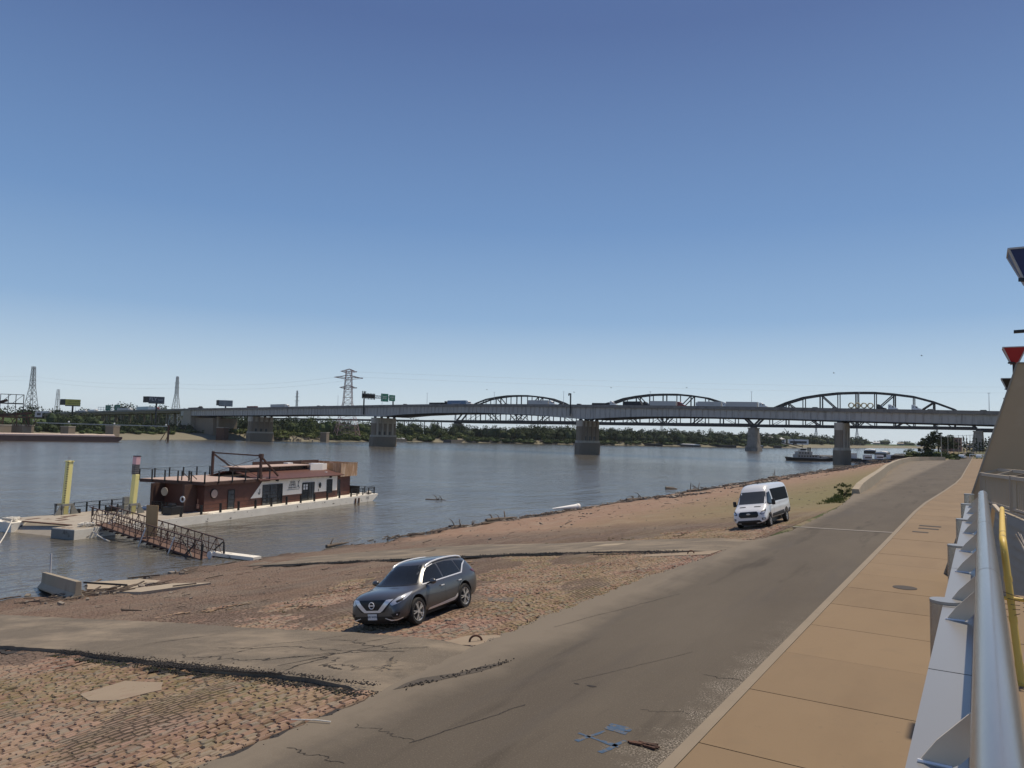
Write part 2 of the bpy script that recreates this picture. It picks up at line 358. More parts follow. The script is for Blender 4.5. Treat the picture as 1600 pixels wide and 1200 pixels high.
def asphalt_mat(name, c, c2, worn=True, kerbx=None):
    m, t, p = nodes(name); V = coord(t)
    sep = N(t, 'SeparateXYZ'); t.links.new(V, sep.inputs[0])
    big = noise(t, coord(t, (1,.25,1)), .35, 5, .6)
    col = mix(t, ramp(t, big, .35, .65), c, c2)
    col = mix(t, ramp(t, noise(t, coord(t, (1.4,.18,1)), .8, 4), .58, .72), col, tuple(x*.72 for x in c))
    sp = noise(t, V, 34, 3, .75)
    col = mix(t, math_(t, 'MULTIPLY', ramp(t, sp, .56, .64), .55), col, tuple(min(1, x*2.0) for x in c))
    col = mix(t, math_(t, 'MULTIPLY', ramp(t, noise(t, V, 38, 3, .7), .56, .66), .45), col, tuple(x*.45 for x in c))
    if kerbx is None:
        col = mix(t, ramp(t, noise(t, coord(t, (.5,1.2,1)), .5, 6, .65), .46, .70), col, (.31,.25,.18))
        col = mix(t, math_(t, 'MULTIPLY', ramp(t, noise(t, V, 1.6, 6, .75), .56, .70), .55), col, (.10,.083,.066))
    if kerbx is not None:
        dl = ramp(t, math_(t, 'ADD', math_(t, 'MULTIPLY', math_(t, 'SUBTRACT', -8.2, sep.outputs['X']), .5), math_(t, 'MULTIPLY', noise(t, V, .5, 5, .7), .9)), .45, .95)
        col = mix(t, math_(t, 'MULTIPLY', dl, .55), col, (.27,.225,.17))
        col = mix(t, math_(t, 'MULTIPLY', ramp(t, noise(t, coord(t, (.9,.10,1)), .6, 5, .6), .55, .66), .35), col, (.085,.075,.068))
    if kerbx is not None:   # exposed aggregate along the worn kerb side
        e = ramp(t, math_(t, 'ADD', math_(t, 'MULTIPLY', math_(t, 'SUBTRACT', sep.outputs['X'], kerbx), .32), math_(t, 'MULTIPLY', noise(t, V, 1.3, 5, .7), .95)), .26, .44)
        yy = ramp(t, math_(t, 'MULTIPLY', sep.outputs['Y'], .01), .16, .24, (1,1,1,1), (0,0,0,1))
        e = math_(t, 'MULTIPLY', e, yy)
        ag = mix(t, ramp(t, noise(t, V, 30, 2, .8), .50, .58), (.07,.058,.045), (.42,.37,.30))
        col = mix(t, math_(t, 'MULTIPLY', e, .75), col, ag)
    t.links.new(col, p.inputs['Base Color']); p.inputs['Roughness'].default_value = .88; p.inputs['Specular IOR Level'].default_value = .25
    b = bump(t, noise(t, V, 60, 4, .7), .35, .01); b = bump(t, noise(t, V, 1.2, 4), .25, .05, b)
    t.links.new(b, p.inputs['Normal']); return m
MT['levee'] = levee_mat()
MT['asphalt'] = asphalt_mat('road_asphalt', (.100,.083,.064), (.127,.107,.082), kerbx=-4.0)
MT['ramp'] = asphalt_mat('ramp_asphalt', (.190,.157,.116), (.150,.124,.094))
MT['tar'] = mat('dark_broken_asphalt', (.035,.030,.026), .95, var=.5, vs=12, bmp=.6, bs=30)
def walk_mat():
    m, t, p = nodes('tan_sidewalk'); V = coord(t)
    col = mix(t, noise(t, V, .35, 3), (.222,.152,.084), (.275,.192,.108))
    col = mix(t, ramp(t, noise(t, coord(t, (1,.3,1)), .8, 4), .5, .75), col, (.195,.130,.072))
    sp_ = N(t, 'SeparateXYZ'); t.links.new(V, sp_.inputs[0]); wn_ = N(t, 'TexWhiteNoise'); wn_.noise_dimensions = '1D'
    t.links.new(math_(t, 'FLOOR', math_(t, 'MULTIPLY', math_(t, 'SUBTRACT', sp_.outputs['Y'], 11.75), 1/3.035)), wn_.inputs['W'])
    col = mix(t, .5, col, mix(t, wn_.outputs['Value'], (.215,.153,.092), (.265,.187,.11)))
    col = mix(t, math_(t, 'MULTIPLY', ramp(t, noise(t, V, 1.1, 6, .7), .54, .70), .35), col, (.20,.145,.09))
    col = mix(t, math_(t, 'MULTIPLY', ramp(t, noise(t, V, 5, 6, .8), .62, .68), .35), col, (.14,.105,.07))
    col = mix(t, math_(t, 'MULTIPLY', ramp(t, noise(t, V, 30, 4, .7), .45, .6), .14), col, (.2,.14,.09))
    t.links.new(col, p.inputs['Base Color']); p.inputs['Roughness'].default_value = .8; p.inputs['Specular IOR Level'].default_value = .3
    t.links.new(bump(t, noise(t, V, 80, 4), .12, .004), p.inputs['Normal']); return m
MT['walk'] = walk_mat()
MT['kerb'] = mat('kerb_concrete', (.26,.21,.15), .85, var=.12, vs=1.2, dirt=(.2,.16,.12), dlo=.6, dhi=.8, ds=1.5, bmp=.2, bs=15)
def water_mat():
    m, t, p = nodes('river_water')
    V = coord(t, (1,1,1))
    c = mix(t, ramp(t, noise(t, coord(t, (.006,.012,1)), 1, 4), .35, .7), (.102,.092,.071), (.138,.123,.096))
    t.links.new(c, p.inputs['Base Color']); p.inputs['Roughness'].default_value = .12; p.inputs['IOR'].default_value = 1.33
    p.inputs['Specular IOR Level'].default_value = .5
    # ripples run across the current, patchy
    Va = coord(t, (.55,.28,1)); Vb = coord(t, (1.6,.9,1)); Vc = coord(t, (.07,.035,1))
    patch = ramp(t, noise(t, Vc, 1, 3), .36, .66)
    h1 = noise(t, Va, 1.0, 5, .6); h2 = noise(t, Vb, 1.0, 4, .6)
    b = bump(t, h1, .45, .32); 
    h2m = math_(t, 'MULTIPLY', h2, math_(t, 'ADD', .35, patch))
    b = bump(t, h2m, .6, .2, b); b = bump(t, noise(t, Vc, 3, 4), .5, 1.2, b)
    t.links.new(b, p.inputs['Normal']); return m
MT['water'] = water_mat()
def land_mat():
    m, t, p = nodes('far_bank_ground'); V = coord(t); sep = N(t, 'SeparateXYZ'); t.links.new(V, sep.inputs[0])
    g = mix(t, noise(t, V, .03, 5), (.055,.085,.028), (.085,.11,.04))
    s = mix(t, noise(t, V, .08, 5), (.20,.185,.13), (.27,.245,.175))
    z = math_(t, 'ADD', math_(t, 'MULTIPLY', sep.outputs['Z'], .1), math_(t, 'MULTIPLY', noise(t, V, .05, 4), .25))
    col = mix(t, ramp(t, z, -.02+.125, .03+.125), s, g)
    t.links.new(col, p.inputs['Base Color']); p.inputs['Roughness'].default_value = .95; p.inputs['Specular IOR Level'].default_value = .1
    return m
MT['land'] = land_mat()
MT['grass'] = mat('rough_grass_ground', (.085,.10,.045), .95, var=.4, vs=.3, dirt=(.22,.18,.12), dlo=.45, dhi=.6, ds=.4, spec=.1, bmp=.5, bs=4)

# --- river
mb = MB(); mb.add([(-4800,-1400,WL),(2400,-1400,WL),(2400,5200,WL),(-4800,5200,WL)], [(0,1,2,3)])
struct(mb.build('river_water', MT['water']))
# --- city-side ground, one sheet to the horizon
mb = MB(); mb.add([(-9.28,-400,-.06),(3000,-400,-.06),(3000,5200,-.06),(150,5200,-.06),(-9.28,2600,-.06),(-9.28,700,-.06)], [(0,1,2,3,4,5)])
struct(mb.build('ground', MT['grass']))
# --- levee
ys = [-60,-45,-30,-20,-12,-6] + [i*.8 for i in range(-4, 70)] + [56+i*1.6 for i in range(1, 60)] + [155+i*8 for i in range(60)] + [640,700,900,1300,2000,2600]
xs = [-9.25,-9.6,-10] + [-10-.7*i for i in range(1, 72)] + [-62,-66,-72,-85,-100]
r2 = random.Random(3)
def und(x, y):
    f = 1.0 if -60 < x < -9.5 else 0
    a = .035*math.sin(x*1.3+y*.7)+.03*math.sin(y*.45-x*.31)+.02*math.sin(x*3.1-y*1.9)+r2.uniform(-.012,.012)
    k = min(1, max(0, (-9.5-x)/1.5))
    # scalloped waterline
    if x < -44: a += .10*math.sin(y*.19)+.06*math.sin(y*.83+1)+.05*math.sin(y*1.9)
    return a*f*k
vs = []; fs = []
for j, y in enumerate(ys):
    for i, x in enumerate(xs):
        vs.append((x, y, zl(x)+und(x, y)))
nx = len(xs)
for j in range(len(ys)-1):
    for i in range(nx-1):
        a = j*nx+i; fs.append((a, a+nx, a+nx+1, a+1))
mb = MB(); mb.add(vs, fs); struct(mb.build('levee_slope', MT['levee'], smooth=True))
# --- the cobbles themselves, bedded in the slope
from mathutils import noise as mn
def inpoly(x, y, P):
    c = False; n = len(P)
    for i in range(n):
        x0, y0 = P[i]; x1, y1 = P[i-1]
        if (y0 > y) != (y1 > y) and x < (x1-x0)*(y-y0)/(y1-y0)+x0: c = not c
    return c
RP1 = [(-60,15.0),(-39.95,18.2),(-31.2,17.3),(-24.4,16.7),(-19.7,16.0),(-14.3,15.5),(-11.9,15.1),(-10.3,14.7),(-9.3,14.6),(-9.2,11.0),(-9.8,10.95),(-10.9,11.1),(-12.9,11.45),(-16.1,11.65),(-23.6,12.6),(-27.7,12.7),(-40,13.3),(-60,12.0)]
RP2 = [(-52.5,41.6),(-48.35,41.0),(-41.6,43.6),(-35.5,44.4),(-29.7,44.2),(-22.7,41.6),(-16.2,40.6),(-13.0,39.7),(-9.3,38.0),(-9.2,33.4),(-11.7,33.5),(-15.5,34.8),(-22.4,36.1),(-34.3,36.7),(-44.6,37.0),(-52.5,37.4)]
q = random.Random(1234); cv = []; cf_ = []
i = 0; xr = -9.75
while xr > -33:
    i += 1; W_ = .152*q.uniform(.92,1.08); y = -1.0+q.random()*.3; pale = q.random() < .06
    ymax = 47 if xr > -24 else (34 if xr > -28 else 12)
    while y < ymax:
        L = q.uniform(.15,.29); yc = y+L/2; y += L+q.uniform(.008,.03)
        wob = .05*math.sin(yc*.5+i*.05)+.10*mn.noise(Vector((xr*.25, yc*.25, 3)))
        xc = xr+wob
        if xc > path_x(ROADL, yc)-.12: continue
        if inpoly(xc, yc, RP1) or inpoly(xc, yc, RP2): continue
        silt = mn.noise(Vector((xc*.33, yc*.33, 9)))*.6+mn.noise(Vector((xc*1.1, yc*1.1, 2)))*.35+max(0, (-xc-13)/14.)*.85 - (.9 if yc < 11 else 0)-(.15 if xc > -15 else 0)
        if yc > 42: silt += .35
        hgt = .046-.046*max(0, silt-.05)*1.6+q.uniform(-.007,.009)
        if hgt < .004: continue
        if q.random() < .012: continue
        hx = W_*.5*q.uniform(.70,.84); hy = L*.5; z0 = zl(xc); a = q.gauss(0,.05); ca, sa = math.cos(a), math.sin(a); tx, ty = q.gauss(0,.04), q.gauss(0,.025)
        b = len(cv)
        for k, (sx_, sy_, zz) in enumerate(((-1,-1,0),(1,-1,0),(1,1,0),(-1,1,0),(-1,-1,.65),(1,-1,.65),(1,1,.65),(-1,1,.65),(-.62,-.8,1),(.62,-.8,1),(.62,.8,1),(-.62,.8,1))):
            jx = q.uniform(-.012,.012); lx, ly = hx*sx_+jx, hy*sy_+q.uniform(-.012,.012)
            X_, Y_ = xc+lx*ca-ly*sa, yc+lx*sa+ly*ca
            cv.append((X_, Y_, zl(X_)-.03+(hgt+.03)*zz+(lx*tx+ly*ty)*(1 if zz else 0)))
        for A in ((0,1,5,4),(1,2,6,5),(2,3,7,6),(3,0,4,7),(4,5,9,8),(5,6,10,9),(6,7,11,10),(7,4,8,11),(8,9,10,11)): cf_.append(tuple(b+j for j in A))
    xr -= W_+.006
def cobble_mat():
    m, t, p = nodes('granite_cobbles'); V = coord(t); g = N(t, 'NewGeometry'); sep = N(t, 'SeparateXYZ'); t.links.new(V, sep.inputs[0]); r_ = g.outputs['Random Per Island']
    c = mix(t, r_, (.215,.115,.086), (.385,.243,.182)); c = mix(t, ramp(t, math_(t, 'FRACT', math_(t, 'MULTIPLY', r_, 7.3)), .72, .8), c, (.26,.215,.175))
    c = mix(t, ramp(t, noise(t, V, 22, 5, .7), .4, .65), c, mix(t, .45, c, (.16,.12,.09)))
    n1 = noise(t, V, .16, 5, .6); n2 = noise(t, V, 4, 5, .7)
    c = mix(t, ramp(t, noise(t, V, .45, 4, .6), .42, .62), c, mix(t, .5, c, (.40,.30,.21)))
    ms_ = math_(t, 'MULTIPLY', ramp(t, n1, .43, .56), ramp(t, n2, .38, .58))
    band = math_(t, 'MULTIPLY', ramp(t, math_(t, 'MULTIPLY', sep.outputs['Y'], .01), .215, .27), ramp(t, math_(t, 'MULTIPLY', sep.outputs['X'], -.01), .10, .14))
    band2 = math_(t, 'MULTIPLY', ramp(t, math_(t, 'MULTIPLY', sep.outputs['X'], -.01), .125, .16), ramp(t, math_(t, 'MULTIPLY', sep.outputs['Y'], .01), .10, .13, (1,1,1,1), (0,0,0,1)))
    wd = math_(t, 'MULTIPLY', math_(t, 'MAXIMUM', band, math_(t, 'MULTIPLY', band2, .35)), ramp(t, math_(t, 'ADD', math_(t, 'MULTIPLY', n2, .6), math_(t, 'MULTIPLY', noise(t, V, .5, 4, .6), .5)), .46, .64))
    ms_ = math_(t, 'MAXIMUM', ms_, wd)
    c = mix(t, math_(t, 'MULTIPLY', ms_, .58), c, (.185,.165,.06))
    t.links.new(c, p.inputs['Base Color']); p.inputs['Roughness'].default_value = .85; p.inputs['Specular IOR Level'].default_value = .25
    t.links.new(bump(t, noise(t, V, 40, 4, .7), .5, .012), p.inputs['Normal']); return m
mb = MB(); mb.v = cv; mb.f = cf_; mb.mi = [0]*len(cf_)
tag(mb.build('cobblestones', cobble_mat(), normals=False), 'rows of worn pinkish and mossy cobblestones paving the levee', 'cobblestones', kind='stuff')
# --- road: a sheet 4 cm thick above the ground
def ribbon(name, L, Rr, z, m, ysamp, thick=.0, jag=0):
    mb = MB(); vs = []; n = len(ysamp)
    q = random.Random(5)
    for y in ysamp:
        vs.append((path_x(L, y)+q.uniform(-jag, jag), y, z)); vs.append((path_x(Rr, y), y, z))
    fs = [(2*i, 2*i+1, 2*i+3, 2*i+2) for i in range(n-1)]
    if thick:
        b = len(vs); vs += [(x, y, zz-thick) for x, y, zz in vs]
        for i in range(n-1):
            fs.append((2*i, 2*i+2, b+2*i+2, b+2*i)); fs.append((2*i+1, b+2*i+1, b+2*i+3, 2*i+3))
    mb.add(vs, fs); return mb.build(name, m)
ysr = [-60,-30,-10] + [i*.28 for i in range(0, 322)] + [90+i*5 for i in range(0, 60)] + [400,500,700]
struct(ribbon('road', ROADL, KERB, 0.0, MT['asphalt'], ysr, .12, .085))
K2 = [(x+.20, y) for x, y in KERB]
struct(ribbon('kerb', KERB, K2, .13, MT['kerb'], ysr, .2))
# sidewalk as cast slabs with open joints
K3 = [(x+.215, y) for x, y in KERB]
WALLX = [(-.20,-60),(-.20,12),(-.20,700)]
mb = MB(); y = 11.75-3.035*12
while y < 330:
    y2 = y+3.035
    a0, a1 = path_x(K3, y), path_x(K3, y2); r0_ = -.2; g = .011
    if y > 12: r0_ = 1.3
    if y > 40: r0_ = 3.0
    zz = .132+rng.uniform(-.003,.003)
    mb.add([(a0,y+g,zz),(r0_,y+g,zz),(r0_,y2-g,zz),(a1,y2-g,zz),(a0,y+g,-.05),(r0_,y+g,-.05),(r0_,y2-g,-.05),(a1,y2-g,-.05)],
           [(0,1,2,3),(4,5,1,0),(6,7,3,2),(7,4,0,3),(5,6,2,1)])
    y = y2
struct(mb.build('sidewalk', MT['walk']))
mb = MB(); mb.bb((-3.9,-40,.0),(-.2,12,.105)); mb.bb((-3.75,12,.0),(1.3,60,.105)); struct(mb.build('sidewalk_base', MT['tar']))

# --- sheets laid on the levee (ramps, slabs)
def grid_poly(poly, step):
    bm = bmesh.new(); f = bm.faces.new([bm.verts.new((x, y, 0)) for x, y in poly])
    xs_ = [p[0] for p in poly]; ys_ = [p[1] for p in poly]
    for ax, lo, hi in ((0, min(xs_), max(xs_)), (1, min(ys_), max(ys_))):
        k = math.floor(lo/step)+1
        while k*step < hi:
            co = [0,0,0]; co[ax] = k*step+.0013; no = [0,0,0]; no[ax] = 1
            bmesh.ops.bisect_plane(bm, geom=bm.verts[:]+bm.edges[:]+bm.faces[:], plane_co=co, plane_no=no, clear_inner=False, clear_outer=False); k += 1
    return bm
def laid(name, poly, m, lift=.1, thick=.3, step=1.0, zf=None, jag=0, seed=1):
    q = random.Random(seed)
    if jag:
        out = []
        for (x0, y0), (x1, y1) in zip(poly, poly[1:]+poly[:1]):
            L = math.hypot(x1-x0, y1-y0); n = max(1, int(L/.35))
            for i in range(n):
                k = i/n; nx_, ny_ = (y1-y0)/L, -(x1-x0)/L; o = q.uniform(-jag, jag) if i else 0
                out.append((x0+(x1-x0)*k+nx_*o, y0+(y1-y0)*k+ny_*o))
        poly = out
    bm = grid_poly(poly, step); zf = zf or zl
    for v in bm.verts: v.co.z = zf(v.co.x)+lift*(1 if name != 'asphalt_ramp' else min(1, max(.05, (-v.co.x-9.6)/1.6)))
    if thick:
        bnd = [e for e in bm.edges if len(e.link_faces) == 1]
        r = bmesh.ops.extrude_edge_only(bm, edges=bnd)
        for v in [g for g in r['geom'] if isinstance(g, bmesh.types.BMVert)]: v.co.z -= thick
    bmesh.ops.recalc_face_normals(bm, faces=bm.faces)
    me = bpy.data.meshes.new(name); bm.to_mesh(me); bm.free()
    if sum(p.normal.z for p in me.polygons) < 0: me.flip_normals()
    me.materials.append(m); o = bpy.data.objects.new(name, me); COL.objects.link(o); return o
R1 = [(-60,15.0),(-39.95,18.2),(-31.2,17.3),(-24.4,16.7),(-19.7,16.0),(-14.3,15.5),(-11.9,15.1),(-10.3,14.7),(-9.3,14.6),(-9.2,11.0),(-9.8,10.95),(-10.9,11.1),(-12.9,11.45),(-16.1,11.65),(-23.6,12.6),(-27.7,12.7),(-40,13.3),(-60,12.0)]
def zramp(x): return max(zl(x), -7.5)+.0
struct(laid('asphalt_ramp', R1, MT['ramp'], .14, .35, 1.0, zramp, .06, 2))
R2p = [(-52.5,41.6),(-48.35,41.0),(-41.6,43.6),(-35.5,44.4),(-29.7,44.2),(-22.7,41.6),(-16.2,40.6),(-13.0,39.7),(-9.3,38.0),(-9.2,33.4),(-11.7,33.5),(-15.5,34.8),(-22.4,36.1),(-34.3,36.7),(-44.6,37.0),(-52.5,37.4)]
struct(laid('asphalt_ramp', R2p, MT['ramp'], .115, .35, 1.0, zramp, .06, 3))
# broken dark edges and gravel spill along the ramps
def strip(mb, pts, w, zf, lift, q, jit=.3):
    for (x0, y0), (x1, y1) in zip(pts, pts[1:]):
        L = math.hypot(x1-x0, y1-y0); n = max(1, int(L/.18)); px, py = -(y1-y0)/L, (x1-x0)/L
        prev = None
        for i in range(n+1):
            k = i/n; cx, cy = x0+(x1-x0)*k, y0+(y1-y0)*k; a = w*(1+q.uniform(-jit, jit))/2; o = q.uniform(-jit, jit)*w*.3
            A = (cx+px*(a+o), cy+py*(a+o), zf(cx+px*(a+o))+lift); B = (cx-px*(a-o), cy-py*(a-o), zf(cx-px*(a-o))+lift)
            if prev: mb.add([prev[0], prev[1], B, A], [(0,1,2,3)])
            prev = (A, B)
q = random.Random(11)
mb = MB()
strip(mb, [(-9.85,10.75),(-10.9,10.92),(-12.9,11.25),(-16.1,11.42),(-23.6,12.4),(-27.7,12.5),(-40,13.1)], .34, zl, .03, q, .7)
strip(mb, [(-11.7,33.3),(-15.5,34.6),(-22.4,35.9),(-26,36.3)], .42, zl, .03, q, .6)
strip(mb, [(-29,36.35),(-34.3,36.5),(-44.6,36.8)], .4, zl, .03, q, .6)
for k in range(7000):
    a, b = q.choice([((-9.8,10.9),(-12.9,11.35)),((-12.9,11.35),(-23.6,12.45)),((-12.9,11.35),(-18,11.7)),((-11.7,33.3),(-22.4,35.9)),((-22.4,35.9),(-40,36.6))])
    t_ = q.random(); x = a[0]+(b[0]-a[0])*t_+q.gauss(0,.08); yy = a[1]+(b[1]-a[1])*t_+q.gauss(-.02,.13); s_ = q.uniform(.005,.020)*(1.6 if yy > 30 else 1)
    lift = .14 if yy > 11.4 and yy < 14 else (.14 if yy > a[1]+(b[1]-a[1])*t_+.1 else .04)
    mb.box((x, yy, zl(x)+lift+s_*.3), (s_*q.uniform(1,2), s_*q.uniform(1,2), s_), q.uniform(0,3))
strip(mb, [(path_x(ROADL, 1+k*.9)-.10, 1+k*.9) for k in range(int(9.6/.9)+1)], .16, zl, .025, q, .95)
strip(mb, [(path_x(ROADL, 16.9+k*1.1)-.10, 16.9+k*1.1) for k in range(15)], .16, zl, .025, q, .95)
for k in range(500):
    yy = q.uniform(0,44); x = path_x(ROADL, yy)+q.gauss(-.04,.07)
    if 10.9 < yy < 14.7 or 33.4 < yy < 38: continue
    s_ = q.uniform(.006,.016); mb.box((x, yy, max(zl(x),-.02)+.02+s_*.3), (s_*q.uniform(1,2), s_*q.uniform(1,2), s_), q.uniform(0,3))
for k in range(160):
    t_ = q.random(); x, yy = -9.3+.72*t_+q.gauss(0,.06), 11.3+2.6*t_+q.gauss(0,.12); s_ = q.uniform(.006,.02)
    mb.box((x, yy, .008+s_*.2), (s_*q.uniform(1,2), s_*q.uniform(1,2), s_), q.uniform(0,3))
tag(mb.build('asphalt_rubble', MT['tar']), 'dark crumbled asphalt and grit along the broken edges of the two ramps', 'rubble', kind='stuff')
# dark patch of loose gravel where the first ramp meets the road
struct(laid('gravel_patch', [(-9.45,11.5),(-9.2,12.3),(-8.85,13.3),(-8.6,13.9),(-8.62,13.4),(-8.9,12.4),(-9.2,11.6),(-9.4,11.1)], mat('loose_gravel', (.092,.077,.061),   .95, var=.5, vs=30, bmp=.8, bs=60), .006, 0, 3, lambda x: 0, .11))
# concrete pads on the levee
pad = mat('pad_concrete', (.31,.24,.165), .9, var=.12, vs=1, bmp=.1, bs=20, dirt=(.28,.2,.14), dlo=.5, dhi=.7)
struct(laid('concrete_pad', [(-16.9,9.4),(-17.0,10.5),(-15.7,10.6),(-15.0,10.1),(-15.2,9.3),(-16.0,9.1)], pad, .055, .1, 3, None, .04, 5))
struct(laid('concrete_pad', [(-11.3,14.75),(-11.0,15.8),(-9.9,15.9),(-9.8,14.8)], pad, .06, .2, 3, None, .03, 6))
struct(laid('concrete_pad', [(-13.2,33.2),(-13.0,32.3),(-9.9,32.1),(-9.8,33.6)], pad, .06, .2, 3, None, .03, 7))
struct(laid('concrete_pad', [(-18.4,38.0),(-18.0,39.2),(-16.6,39.0),(-16.8,38.0)], mat('old_patch', (.36,.29,.20), .9), .122, .01, 3))
struct(laid('drain_plate', [(-14.3,21.6),(-13.2,21.6),(-12.75,20.75),(-13.75,20.9)], mat('drain_plate_metal', (.12,.10,.08), .8), .05, .1, 3))
# tilted broken slabs by the barrier
slabm = mat('broken_slab', (.40,.33,.24), .9, var=.15, vs=.6, bmp=.15, bs=12)
for i, (poly, lift) in enumerate([([(-49.5,27.6),(-47.6,30.2),(-44.6,30.9),(-43.9,28.6),(-47.2,26.3)], .0), ([(-43.5,25.6),(-41.5,28.4),(-37.5,28.0),(-39.5,25.0)], .10)]):
    o = laid('broken_slab', poly, slabm, lift, .4, 4, lambda x: -5.3 + .02*(x+44) if i == 0 else zl(x), .04, 8+i)
    tag(o, ['large flat concrete slab lifted out of the mud beside the barrier', 'smaller silted concrete slab lying just uphill of the large slab'][i], 'slab')
# cracks: thin dark ragged strips
q = random.Random(21)
mb = MB()
def crack(p0, p1, zf, lift, w=.012, wob=.25, n=14):
    pts = []; n = n*3; w = w*.7; acc = 0
    for i in range(n+1):
        k = i/n; acc = acc*.86+q.gauss(0, wob)*.33; o = acc*math.sin(math.pi*k)**.5*1.3
        pts.append((p0[0]+(p1[0]-p0[0])*k+o*.6, p0[1]+(p1[1]-p0[1])*k+o))
    strip(mb, pts, w, zf, lift, q, .6)
for a, b, w_ in [((-12.0,13.9),(-14.6,14.6),.03),((-13.1,13.3),(-15.2,12.3),.035),((-12.6,12.9),(-11.6,12.0),.03),((-11.2,13.2),(-10.6,12.2),.02),((-15.2,12.3),(-17.9,12.6),.025),((-13.4,14.2),(-12.9,15.0),.02),((-16.2,13.4),(-16.6,12.2),.02),((-11.3,13.7),(-17.5,13.4),.03),((-12.2,14.6),(-13.6,12.0),.045),((-13.1,13.3),(-13.0,11.7),.04),((-12.5,12.2),(-10.3,12.5),.025),((-14.5,15.2),(-16.6,13.5),.02),((-19.5,15.2),(-21,13.5),.03),((-11.0,14.2),(-14.3,12.6),.03)]:
    crack(a, b, zl, .1445, w_*1.3, .16)
for a, b, w_ in [((-6.9,13.5),(-5.6,17),.012),((-4.9,15.5),(-4.0,15.6),.02),((-7.6,9.4),(-7.0,11.9),.03),((-9.0,8.2),(-7.9,8.3),.02),((-5.2,12.9),(-4.0,13.3),.012),((-9.2,17),(-8.0,23),.02),((-8.8,9.5),(-7.6,9.5),.015)]:
    crack(a, b, lambda x: 0, .004, w_, .08)
struct(mb.build('asphalt_cracks', MT['tar']))
mb = MB(); q = random.Random(4)
crack((-.95,13.0),(-.2,15.9), lambda x: 0, .139, .022, .16, 7)
struct(mb.build('sidewalk_crack', MT['tar']))
# flood-gate sill across the road
mb = MB(); mb.add([(-9.1,44.9,.006),(-3.95,46.0,.006),(-3.95,46.35,.006),(-9.1,45.2,.006)], [(0,1,2,3)])
struct(mb.build('gate_sill', mat('pale_sill', (.27,.24,.20), .8)))
mb = MB(); mb.add([(-9.8,44.5,.005),(-3.95,45.75,.005),(-3.95,45.98,.005),(-9.8,44.75,.005)], [(0,1,2,3)])
struct(mb.build('gate_groove', MT['tar']))
# blue utility paint on the asphalt
mb = MB(); q = random.Random(8)
for pts, w_ in [([(-5.62,11.28),(-4.85,11.18)],.075),([(-5.5,10.98),(-5.3,11.62)],.10),([(-5.0,10.8),(-4.86,11.45)],.10)]:
    strip(mb, pts, w_, lambda x: 0, .005, q, .45)
for k in range(5): strip(mb, [(-5.32+q.uniform(-.05,.05),11.72+k*.055),(-4.98+q.uniform(-.06,.06),11.72+k*.06)], .075, lambda x: 0, .0055+k*.0004, q, .6)
struct(mb.build('paint_mark', mat('blue_spray_paint', (.05,.095,.165), .85, var=.4, vs=14, dirt=(.14,.118,.09), dlo=.50, dhi=.60, ds=9)))
# manhole and slot covers in the sidewalk
mb = MB(); mb.cyl((-2.15,28.0,.141), .36, .012, 28); tag(mb.build('manhole_cover', MT['iron']), 'round dark iron manhole cover set in the tan sidewalk', 'manhole cover')
for i, (x0, y0, x1, y1, lab) in enumerate([(-3.05,49.7,-1.95,50.2,'far dark slot cover in the sidewalk by the gate sill'),(-3.0,48.1,-2.0,48.6,'middle dark slot cover in the sidewalk by the gate sill'),(-3.15,46.0,-2.4,46.4,'nearest and shortest dark slot cover in the sidewalk by the gate sill')]):
    mb = MB(); mb.bb((x0,y0,.13),(x1,y1,.146)); tag(mb.build('slot_cover', MT['iron']), lab, 'slot cover')
for nm, x, y, lab in [('mooring_ring', -10.35, 15.2, 'rusty half-buried mooring ring in the pad behind the SUV'), ('mooring_ring', -10.9, 32.7, 'small rusty mooring ring on the concrete pad by the second ramp')]:
    mb = MB(); pts = [(x+.13*math.cos(a)*.9, y+.09*math.cos(a), zl(x)+.05+.14*math.sin(a)) for a in [math.pi*k/12 for k in range(13)]]
    mb.tube(pts, .026, 8); tag(mb.build(nm, MT['rust'], smooth=True), lab, 'mooring ring')
for x, y, w_, h_, lab in [(-6.45,13.5,.22,.10,'larger small pothole in the middle of the road'),(-6.75,13.45,.12,.06,'smaller pothole beside the larger one')]:
    q = random.Random(int(x*-100)); mb = MB(); n = 12
    mb.add([(x+math.cos(6.283*k/n)*w_*q.uniform(.35,.6), y+math.sin(6.283*k/n)*h_*q.uniform(.35,.6), .005) for k in range(n)], [tuple(range(n))])
    struct(mb.build('pothole', MT['tar']))
q = random.Random(5); mb = MB()
for k in range(9): a = q.uniform(-.5,.5); x, y = -4.55+q.uniform(-.16,.16), 11.45+q.uniform(-.06,.06); mb.bar((x-.1,y-.03*a,.02),(x+.12,y+.1*a,.03), .025)
tag(mb.build('broken_twigs', MT['rust']), 'little heap of dark broken twigs on the road near the kerb', 'twigs')
mb = MB(); mb.tube([(-9.75,8.95,.03),(-9.4,9.15,.04),(-9.15,9.26,.03)], .011, 6); tag(mb.build('bare_stick', MT['rope']), 'pale bare stick lying on the road edge beside the cobbles', 'stick')
